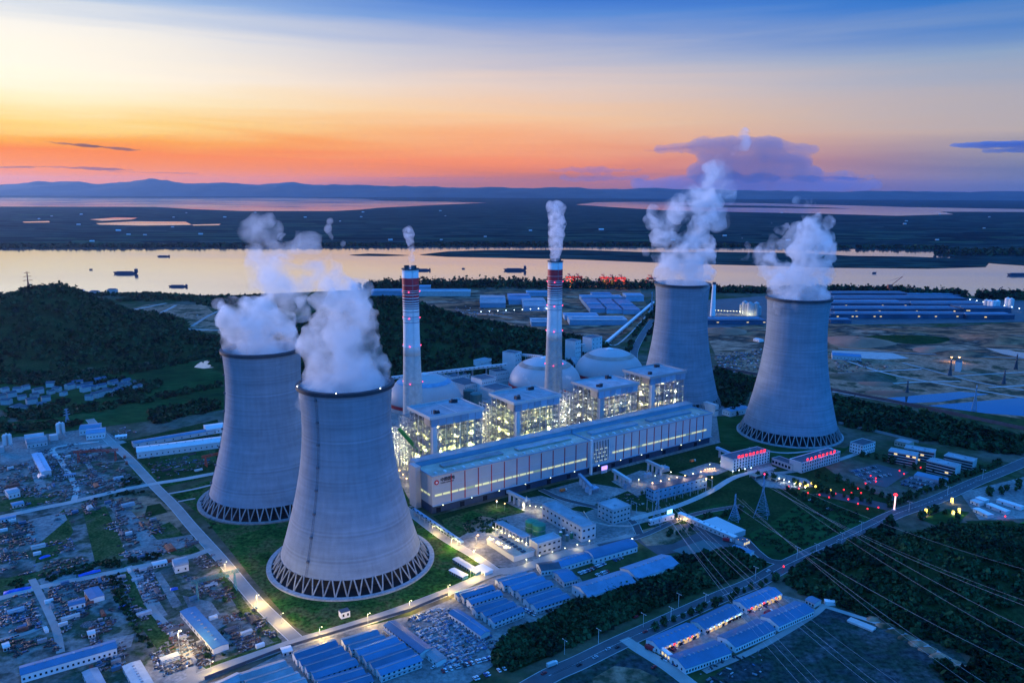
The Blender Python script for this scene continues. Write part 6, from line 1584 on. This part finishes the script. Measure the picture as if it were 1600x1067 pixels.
# ---------- switchyard gear, transformers
def gear(px,py,label,seed,k=1.):
    x,y=g(px,py); t=T('transformer',label,'transformer',x,y,AX); r=random.Random(seed)
    MB().box(0,0,.2,5.,9*k,5*k).build('tank',M['steelb'],t)
    b=MB(); 
    for i in range(6): b.box(-3.6*k+i*1.4*k,-3.2*k,.8,4.2,.5,1.4)
    b.build('radiator',M['steel'],t)
    for i in range(3): MB().lathe(-2.5*k+i*2.5*k,0,[(.35,5),(.5,6),(.3,6.3),(.45,7),(.1,8)],8).build('bushing',M['tan'],t)
    b=MB(); b.cyl(0,1.5,5.6,7,.9,10); b.build('conservator',M['steel'],t)
gear(818,787,'transformer below the blue duct nearest the red emblem',1,1.5); gear(925,768,'dark transformer group on the second slab before the turbine hall',2,1.5); gear(1035,736,'transformer on the lit slab before the far turbine block',3,1.6); gear(1012,745,'small transformer beside the lit slab fence',4,.9); gear(1165,722,'transformer on the slab at the far end of the turbine hall',5,1.3); gear(980,762,'low transformer before the dark barred screen',6,.8)
for i,(p,q,lab) in enumerate((((793,768),(822,782),'blue bus duct from the turbine hall to the first transformer'),((905,742),(925,762),'blue bus duct from the turbine hall to the dark transformers'),((1010,720),(1036,732),'pale bus duct from the far turbine block to the lit transformer'),((958,735),(985,752),'pale bus duct above the slab fence'),((1120,700),(1160,718),'blue duct at the far end of the turbine hall'))):
    a=g(*p,10);b=g(*q,10); d=b-a; t=T('bus_duct',lab,'duct',a[0],a[1],math.atan2(d[1],d[0])); L=float(np.hypot(*d)); MB().box(L/2,0,9,12,L,3.4).build('duct',M['steelb' if i in (0,1,4) else 'clad'],t)
    w=None
    for k in range(4):
        if w is None: w=MB().box(0,0,0,9,.5,3).build('leg',M['steel'],t); w.location=(L*(k+.5)/4,0,0)
        else: cp(w,t,(L*(k+.5)/4,0,0))
# portal frames of the switchyard
pf=None
for i,(px,py) in enumerate([(1025,785),(1037,782),(1050,779),(1062,776),(1074,773),(1086,770),(1098,767),(1108,764),(990,800),(965,806),(945,812),(1015,798)]):
    x,y=g(px,py)
    if pf is None:
        pf=T('switchyard_frame','pale steel portal frame in the switchyard rows beside the switch house','steel frame',x,y,AX+PI/2,group='switchyard frames'); b=MB()
        for s in (-4,4): b.tube((s-.6,0,0),(s,0,11),.18,4); b.tube((s+.6,0,0),(s,0,11),.18,4)
        b.tube((-4.5,0,11),(4.5,0,11),.25,4); b.build('frame',M['steel'],pf)
        q=None
        for s in (-2.5,0,2.5):
            if q is None: q=MB().lathe(0,0,[(.12,0),(.25,.8),(.12,1.6),(.25,2.4),(.1,3.6)],6).build('insulator',M['tan'],pf); q.location=(s,2,0)
            else: cp(q,pf,(s,2,0))
    else: dup(pf,x,y)
# plane roofs of a pipe rack from the near tower road to the works
gallery('long pipe rack running along the road from the turbine hall end to the treatment works',P3(646,796,5),P3(722,848,5),3.5,1.6,'steelb',9)
# covered walkway right of treat works
# small roof frames, people-free garden pavilions
for i,(px,py) in enumerate(((1183,745),(1215,750))): 
    x,y=g(px,py); t=T('pavilion_roof',('pinkish paved canopy on the plaza, nearer the first office block','pinkish paved canopy on the plaza, nearer the second office block')[i],'canopy',x,y,AX); MB().box(0,0,3.2,3.6,18,10).build('roof',M['tan'],t); w=None
    for sx in (-8,8):
        for sy in (-4,4):
            if w is None: w=MB().cyl(0,0,0,3.2,.25,6).build('column',M['white'],t); w.location=(sx,sy,0)
            else: cp(w,t,(sx,sy,0))
# ---------- port cranes and ships
for i,(px,py,lit) in enumerate([(890,447,1),(903,447,0),(943,448,2),(956.5,448.5,3),(970.5,448.5,2),(1017,449,0)]):
    x,y=g(px,py); H=hh(px,py,py-17.5); t=T('port_crane',('tall portal crane on the river bank nearest the second chimney, lit orange at its foot','tall unlit portal crane, second from the chimney on the river bank','first of the three red lit portal cranes on the river bank','middle one of the three red lit portal cranes, glowing orange','last of the three red lit portal cranes on the river bank','unlit portal crane beside the steam of the farthest tower')[i],'port crane',x,y,.1)
    b=MB(); w=13
    for sx in (-1,1):
        for sy in (-1,1): b.tube((sx*w,sy*w,0),(sx*w*.9,sy*w*.7,H*.9),1.5,4)
        b.tube((sx*w,-w,H*.33),(sx*w,w,H*.33),1.2,4)
    for z in (.33,.6,.88): b.tube((-w,-w,H*z),(w,-w,H*z),1.5,4)
    b.tube((-w,-w,H*.33),(w,-w,H*.6),1.,4); b.tube((w,-w,H*.6),(-w,-w,H*.88),1.,4); b.build('portal_frame',M['crane_red'],t)
    MB().box(0,0,H*.72,H*.86,w*1.7,w*1.2).build('machinery_house',M['crane_red'],t)
    b=MB(); b.tube((0,-30,H*.9),(0,40,H*.98),1.6,4); b.tube((0,0,H*.86),(0,0,H*1.12),1.2,4); b.tube((0,0,H*1.12),(0,40,H*.98),.5,3); b.build('boom',M['crane_red'],t)
    if lit: light(x,y-22,12,[0,120000,30000,110000][lit],(1,.32,.08),4); light(x,y-30,H*.6,[0,30000,50000,50000][lit],(1,.2,.1),4); MB().lathe(0,-w-3,[(.5,H*.25),(3,H*.27),(3,H*.31),(.5,H*.33)],8).build('floodlight',M['lampo'],t)
for px in (912,925,985,1000): 
    x,y=g(px,447.5); light(x,y-10,14,45000,(1,.45,.15),5)
x,y=g(1391,458); t=T('river_crane','dark red luffing crane with a raised jib over the riverside works','crane',x,y,0); H=30; b=MB(); b.box(0,0,0,H*.5,9,9); b.box(-3,0,H*.5,H*.9,14,9); b.build('base',M['redbrown'],t); MB().tube((0,0,H*.8),(34,0,hh(1391,458,438)+12),1.,4).build('jib',M['redbrown'],t); MB().tube((-6,0,H*1.3),(34,0,hh(1391,458,438)+12),.4,3).build('stay',M['redbrown'],t)
def ship(label,px,py,L,name='cargo_ship',h=7,sup=True,th=.05):
    x,y=g(px,py); t=T(name,label,'ship',x,y,th,-.6)
    b=MB(); v=[];n=12
    for z,k in ((0,.86),(h,1.)):
        for (a,c) in ((-.5,-.8),(-.5,.8),(.38,1),(.5,0),(.38,-1)): v.append((L*a*k,L*.075*c,z))
    b.add(v,[(0,1,6,5),(1,2,7,6),(2,3,8,7),(3,4,9,8),(4,0,5,9),(5,6,7,8,9)]); b.build('hull',M['truck'],t)
    MB().box(L*-.05,0,h,h+2.2,L*.62,L*.1).build('hatch',M['darkr'],t)
    if sup:
        s=1; MB().box(L*.40 if s<0 else -L*.0+L*.41,0,h,h+11,L*.1,L*.12).build('bridge_house',M['truck'],t); MB().tube((L*.41,0,h+11),(L*.41,0,h+17),.5,4).build('mast',M['dark'],t)
    else: MB().box(L*.4,0,h,h+4,L*.08,L*.09).build('wheelhouse',M['truck'],t)
ship('dark cargo ship with its bridge at one end, on the river above the wooded hill',197,427.5,g(217,427)[0]-g(178,427)[0])
ship('low dark barge on the river, nearest the wooded bank',279,447.8,g(294,448)[0]-g(263,448)[0],'barge',4,False)
ship('low dark barge half hidden behind the first chimney top',662,422.5,g(674,422)[0]-g(650,422)[0],'barge',5,False)
ship('dark cargo ship between the two chimneys',805,422.5,g(824,422)[0]-g(787,422)[0])
ship('dark barge at the right edge of the river',1592,430,g(1612,430)[0]-g(1576,430)[0],'barge',7,False)
ship('dark ship moored among the lit port cranes',936,444.5,g(964,445)[0]-g(918,445)[0],'cargo_ship',10,False)
ship('tiny boat far out on the river above the first cargo ship',142,421.5,14,'small_boat',2,False); ship('tiny boat on the river right of the first chimney',724,420,14,'small_boat',2,False); ship('tiny boat on the river above the factories',1366,427,18,'small_boat',3,False); ship('small boat near the far bank of the river',256,401,60,'small_boat',4,False)
# small white towers on the near bank
for i,(px,py,tp_) in enumerate(((124,459,453),(148,460,455),(176,458,452))):
    x,y=g(px,py); h=hh(px,py,tp_); t=T('bank_building',f'small pale block on the river bank beside the wooded hill, {ORD[i]} from the hill','building',x,y); MB().box(0,0,0,h,26,16).build('wall',M['clad'],t); MB().box(0,0,h,h+2,20,12).build('roof',M['darkr'],t)
# specks of far villages
vl=None
for k in range(45):
    px=rng.uniform(0,1600); py=rng.choice([333,336,340,345,351,360,368,376])+rng.normal()*1.5; x,y=g(px,py)
    if vl is None: vl=T('far_house','tiny pale building far away on the plain across the river','building',x,y,group='far buildings'); MB().box(0,0,0,9,38,16).build('wall',M['clad'],vl); MB().gable(38,16,9,4,.5).build('roof',M['white'],vl)
    else: dup(vl,x,y,rng.random()*.3,z=-2,s=rng.uniform(.4,.9))
# ---------- wisps, stack plumes, clouds
WISP2=volmat('steam_wisp',(.985,.985,.985),.045,.2,noise=(.045,.4,.6))
STK=volmat('flue_steam',(.97,.96,.97),.09,.2,noise=(.12,.36,.55))
blobs('steam_wisp',pb([(530,425,22),(500,430,24),(470,440,26),(455,470,20),(430,455,24),(410,435,26),(395,410,22),(400,385,20),(405,360,20),(425,350,14),(440,365,13),(455,385,15),(470,375,10),(490,378,9),(520,400,14),(460,355,8),(500,420,20),(560,450,16),(578,462,10)],YA,22,5),WISP2,4.,((30,16),(12,8),(5,3)))
blobs('steam_wisp',pb([(515,345,5),(512,360,6),(520,372,6),(535,380,5),(545,382,4)],YA,10,6),STK,2.,((12,5),(4,2)))
blobs('steam_wisp',pb([(395,302,4),(400,297,4),(412,299,4),(422,296,5),(431,292,4),(436,297,3)],YB,10,6),WISP2,2.5,((12,6),(5,3)))
blobs('steam_wisp',pb([(350,480,12),(362,470,10),(375,478,10),(470,470,14),(470,490,14),(455,455,12),(340,475,6)],YB,12,7),WISP2,3.,((20,9),(7,3)))
blobs('steam_wisp',pb([(1022,330,10.8),(1018,345,9.5),(1025,355,12.2),(1035,360,12.2),(1048,350,10.8),(1060,345,13.5),(1058,330,13.5),(1065,312,13.5),(1080,305,16.2),(1100,300,18.9),(1120,305,16.2),(1135,310,13.5),(1125,325,16.2),(1118,340,14.9),(1020,375,8.1),(1010,390,8.1),(1110,285,13.5),(1120,270,12.2),(1110,258,12.2),(1125,250,9.5),(1150,240,8.1),(1165,225,8.1),(1163,212,5.4),(1090,318,16.2),(1140,290,10.8)],YC,26,8),WISP2,4.,((34,18),(13,9),(5,4)))
blobs('steam_veil',pb([(1060,330,22),(1085,310,24),(1110,290,22),(1130,265,18),(1150,240,14),(1040,350,18),(1120,340,18)],YC+40,30,8),volmat('steam_veil_far',(.985,.98,.98),.012,.2,noise=(.035,.42,.62)),5.,((50,26),(20,12),(8,5)))
blobs('steam_wisp',pb([(1158,372,6),(1166,384,7),(1176,396,9),(1190,405,11),(1160,404,6),(1205,412,13),(1192,388,10),(1206,372,11),(1218,358,9),(1204,352,7),(1222,385,12),(1232,350,7),(1300,384,9),(1303,366,7),(1298,346,6),(1288,336,5),(1212,425,13),(1262,340,8),(1244,352,8),(1190,422,8),(1238,372,10)],YD,22,9),WISP2,4.,((30,15),(12,8),(5,3)))
blobs('steam_wisp',pb([(1230,313,6),(1245,312,9),(1262,314,8),(1275,318,5),(1255,318,7)],YD+100,20,9),WISP2,4.,((20,7),(9,3)))
blobs('flue_plume',pb([(868,405,8.5),(868,396,10),(869,386,12),(869,375,14),(870,364,14),(870,352,15),(869,340,14),(866,328,12),(872,322,9),(860,322,8),(878,326,7)],S2[1],3,3),STK,1.6,((11,4),(4,1.8)))
blobs('flue_plume',pb([(644,416,4.5),(644,408,5),(643,400,5.5),(642,390,6),(641,380,7),(640,370,8),(637,362,8),(641,356,5)],S1[1],2,3),STK,1.4,((9,4),(3.5,1.5)))
for (px,py,Y,s) in ((822,592,960,1.),(828,598,960,1.),(817,587,962,1.),(885,588,1010,1.2),(893,593,1010,1.),(1029,560,1085,.8),(1028,566,1085,.8),(726,634,900,.5),(1030,553,1085,.6)):
    pass
blobs('vent_steam',pb([(829,602,2.5),(826,597,3),(822,591,3),(818,586,2.4)],955,1,1),STEAM,.8,((5,1.5),(2,.6)))
blobs('vent_steam',pb([(896,596,2.6),(891,591,3),(886,588,3.2),(879,589,1.6)],1040,1,1),STEAM,.8,((5,1.5),(2,.6)))
blobs('vent_steam',pb([(1032,569,1.4),(1031,565,1.7),(1032,561,1.7),(1030,557,1.2)],1080,1,1),STEAM,.8,((5,1.2),(2,.6)))
# clouds far beyond the haze; sunset and shade tints put into the vapour colour
CY=100000
def cloud(bl,dens,c,disp,vox,stretch=1.,aniso=.2):
    m=volmat('cloud_vapour',c,dens,aniso); out=[]
    for px,py,rx in bl:
        p=at(px,py,CY); out.append((p[0]+0,p[1],p[2]/stretch,rx*CY/F))
    o=blobs('cloud',out,m,vox,disp,1); o.scale=(1,1,stretch); return o
cr2=random.Random(3)
top=[(1030+k*12,233-5*math.sin(k/20*PI)+cr2.uniform(-1,1),7+11*math.sin((k+2)/24*PI)) for k in range(21)]
body=[(1105+k*9,248+cr2.uniform(-4,6),18+cr2.uniform(-2,3)) for k in range(17)]
low=[(1090+k*13,268+cr2.uniform(-3,4),17+cr2.uniform(-2,3)) for k in range(15)]
base=[(1000+k*16,290+cr2.uniform(-3,2),13+9*math.sin(k/22*PI)) for k in range(24)]
wing=[(1275+k*11,272+k*.5,8-k*.5) for k in range(10)]
cloud(top+body+low+wing,.00042,(.36,.45,.58),((6000,900),(1800,500),(600,260)),170,.75)
cloud(base,.0004,(.34,.46,.66),((6000,900),(1800,500),(700,200)),240,.75)
cloud([(862+k*8,266+cr2.uniform(-1,1.5),6+5*math.sin(k/17*PI)) for k in range(18)]+[(880+k*9,279+cr2.uniform(-2,2),10) for k in range(15)],.0004,(.36,.38,.5),((4000,600),(1200,280)),200,.5)
def streak(x0,y0,x1,y1,r,dens,c,st=.22):
    n=int(abs(x1-x0)/5)+2; cr=random.Random(int(x0+y0)); bl=[]
    for k in range(n):
        f=k/(n-1); bl.append((x0+(x1-x0)*f,y0+(y1-y0)*f+cr.uniform(-.7,.7)*r*.12,r*(math.sin(PI*(.08+.84*f))**.6)*cr.uniform(.75,1.15)))
    cloud(bl,dens,c,((5000,500),(1600,420),(600,180)),170,st)
streak(70,222,225,236,8,.0011,(.42,.2,.12)); streak(-30,262,70,261,8,.0008,(.5,.24,.14),.16); streak(80,261,205,266,10,.0009,(.4,.22,.2),.2); streak(150,268,330,272,7,.0005,(.5,.25,.2),.14); streak(115,226,160,230,10,.0008,(.4,.2,.14),.3)
streak(1490,228,1720,222,18,.0007,(.15,.36,.6),.3); streak(1540,236,1700,232,14,.0006,(.15,.36,.6),.25); streak(1270,277,1380,281,8,.0006,(.15,.34,.6),.3); streak(480,277,760,280,7,.0003,(.6,.3,.3),.14); streak(300,288,620,286,7,.0003,(.5,.3,.35),.14)
streak(1080,213,1130,216,7,.0002,(1,.5,.42),.3); streak(1010,236,1100,228,8,.0003,(.6,.34,.36),.3)
# ---------- stored goods in the yards: containers, pipe bundles, tarpaulins
r=random.Random(21)
cps={}
def container(px,py,a,m,lab,grp):
    x,y=g(px,py)
    if m not in cps:
        t=T('shipping_container',lab,'container',x,y,a,group=grp); MB().box(0,0,.25,2.8,6.1,2.4).build('body',M[m],t); MB().box(3.07,0,.4,2.7,.08,2.2).build('door',M['steel'],t); b=MB(); 
        for k in range(12): b.box(-2.8+k*.5,0,2.8,2.88,.2,2.3)
        b.build('roof_ribs',M[m],t); cps[m]=t
    else: dup(cps[m],x,y,a)
for m,lab,grp in (('white','white shipping container among the scrap of the storage yards','white containers'),('bluer','blue shipping container among the scrap of the storage yards','blue containers'),('greyr','grey shipping container among the scrap of the storage yards','grey containers'),('redbrown','rusty red shipping container among the scrap of the storage yards','rusty containers')):
    for k in range(5 if m=='redbrown' else 13):
        for _ in range(30):
            px,py=r.uniform(5,440),r.uniform(700,1050)
            if px<150+ (py-700)*.85: break
        container(px,py,.67+(PI/2 if r.random()<.4 else 0)+r.uniform(-.08,.08),m,lab,grp)
def pipes(px,py,n,L,rad,a,m,lab):
    x,y=g(px,py); t=T('pipe_bundle',lab,'pipes',x,y,a,group='pipe bundles in the yards'); p0=None; k=0; row=n
    z=rad; off=0
    while row>0 and z<rad*6:
        for i in range(row):
            if p0 is None: p0=MB().tube((-L/2,0,0),(L/2,0,0),rad*.96,8).build('pipe',M[m],t); p0.location=(0,(i-row/2)*2*rad+off,z+.15)
            else: cp(p0,t,(0,(i-row/2)*2*rad+off,z+.15))
        row-=1; z+=rad*1.75
for px,py in ((20,760),(65,745),(100,728),(150,760),(185,748),(30,835),(60,855),(140,795),(200,790),(190,835),(220,820),(265,858),(300,850),(90,895),(140,935),(110,965),(25,955),(45,975),(160,960),(215,905),(245,925),(225,960),(270,985),(265,1030),(360,985),(385,990),(395,970),(330,915),(300,710),(260,735),(310,735)):
    pipes(px,py,r.randint(4,8),r.uniform(8,13),r.uniform(.3,.55),.67+(PI/2 if r.random()<.4 else 0),r.choice(['steel','darkr','dark','redbrown','conc2']),'stacked bundle of long pipes lying in the storage yards')
def tarp(px,py,L,Wd,a,lab):
    x,y=g(px,py); n=10; V=[];Fq=[]
    for i in range(n+1):
        for j in range(7):
            u=i/n-.5;v=j/6-.5; e=max(0,1-(2*u)**4)*max(0,1-(2*v)**2); V.append((u*L,v*Wd,.15+1.3*e*(.8+.4*r.random())))
    for i in range(n):
        for j in range(6): Fq.append((i*7+j,(i+1)*7+j,(i+1)*7+j+1,i*7+j+1))
    o=MB().add(V,Fq).build('tarpaulin',M['tarp'],loc=(x,y,0)); o.rotation_euler=(0,0,a); tag(o,lab,'tarpaulin')
M['tarp']=mat('blue_tarpaulin',(.01,.08,.42),.45,.3,.25)
tarp(140,895,17,5,.66,'long crumpled blue tarpaulin beside the crossroads lane'); tarp(28,922,20,6,.5,'crumpled blue tarpaulin near the left edge, by the lane'); tarp(70,870,9,4,.9,'small blue tarpaulin over rusty scrap'); tarp(272,920,6,5,.5,'small square blue tarpaulin beside the grey arched shed'); tarp(193,948,7,4,.6,'small blue tarpaulin at the edge of the pale bales')

WISP3=volmat('steam_drift',(.985,.985,.985),.04,.2,noise=(.05,.32,.6))
blobs('steam_wisp',pb([(410,425,20),(402,405,19),(396,388,17),(392,370,16),(400,354,15),(415,345,13),(432,350,11),(425,365,14),(440,372,10),(458,384,10),(475,380,10),(490,382,9),(462,362,8),(456,350,6),(420,390,17),(440,410,18)],YA+30,16,11),WISP3,3.,((26,14),(11,8),(4.5,3)))
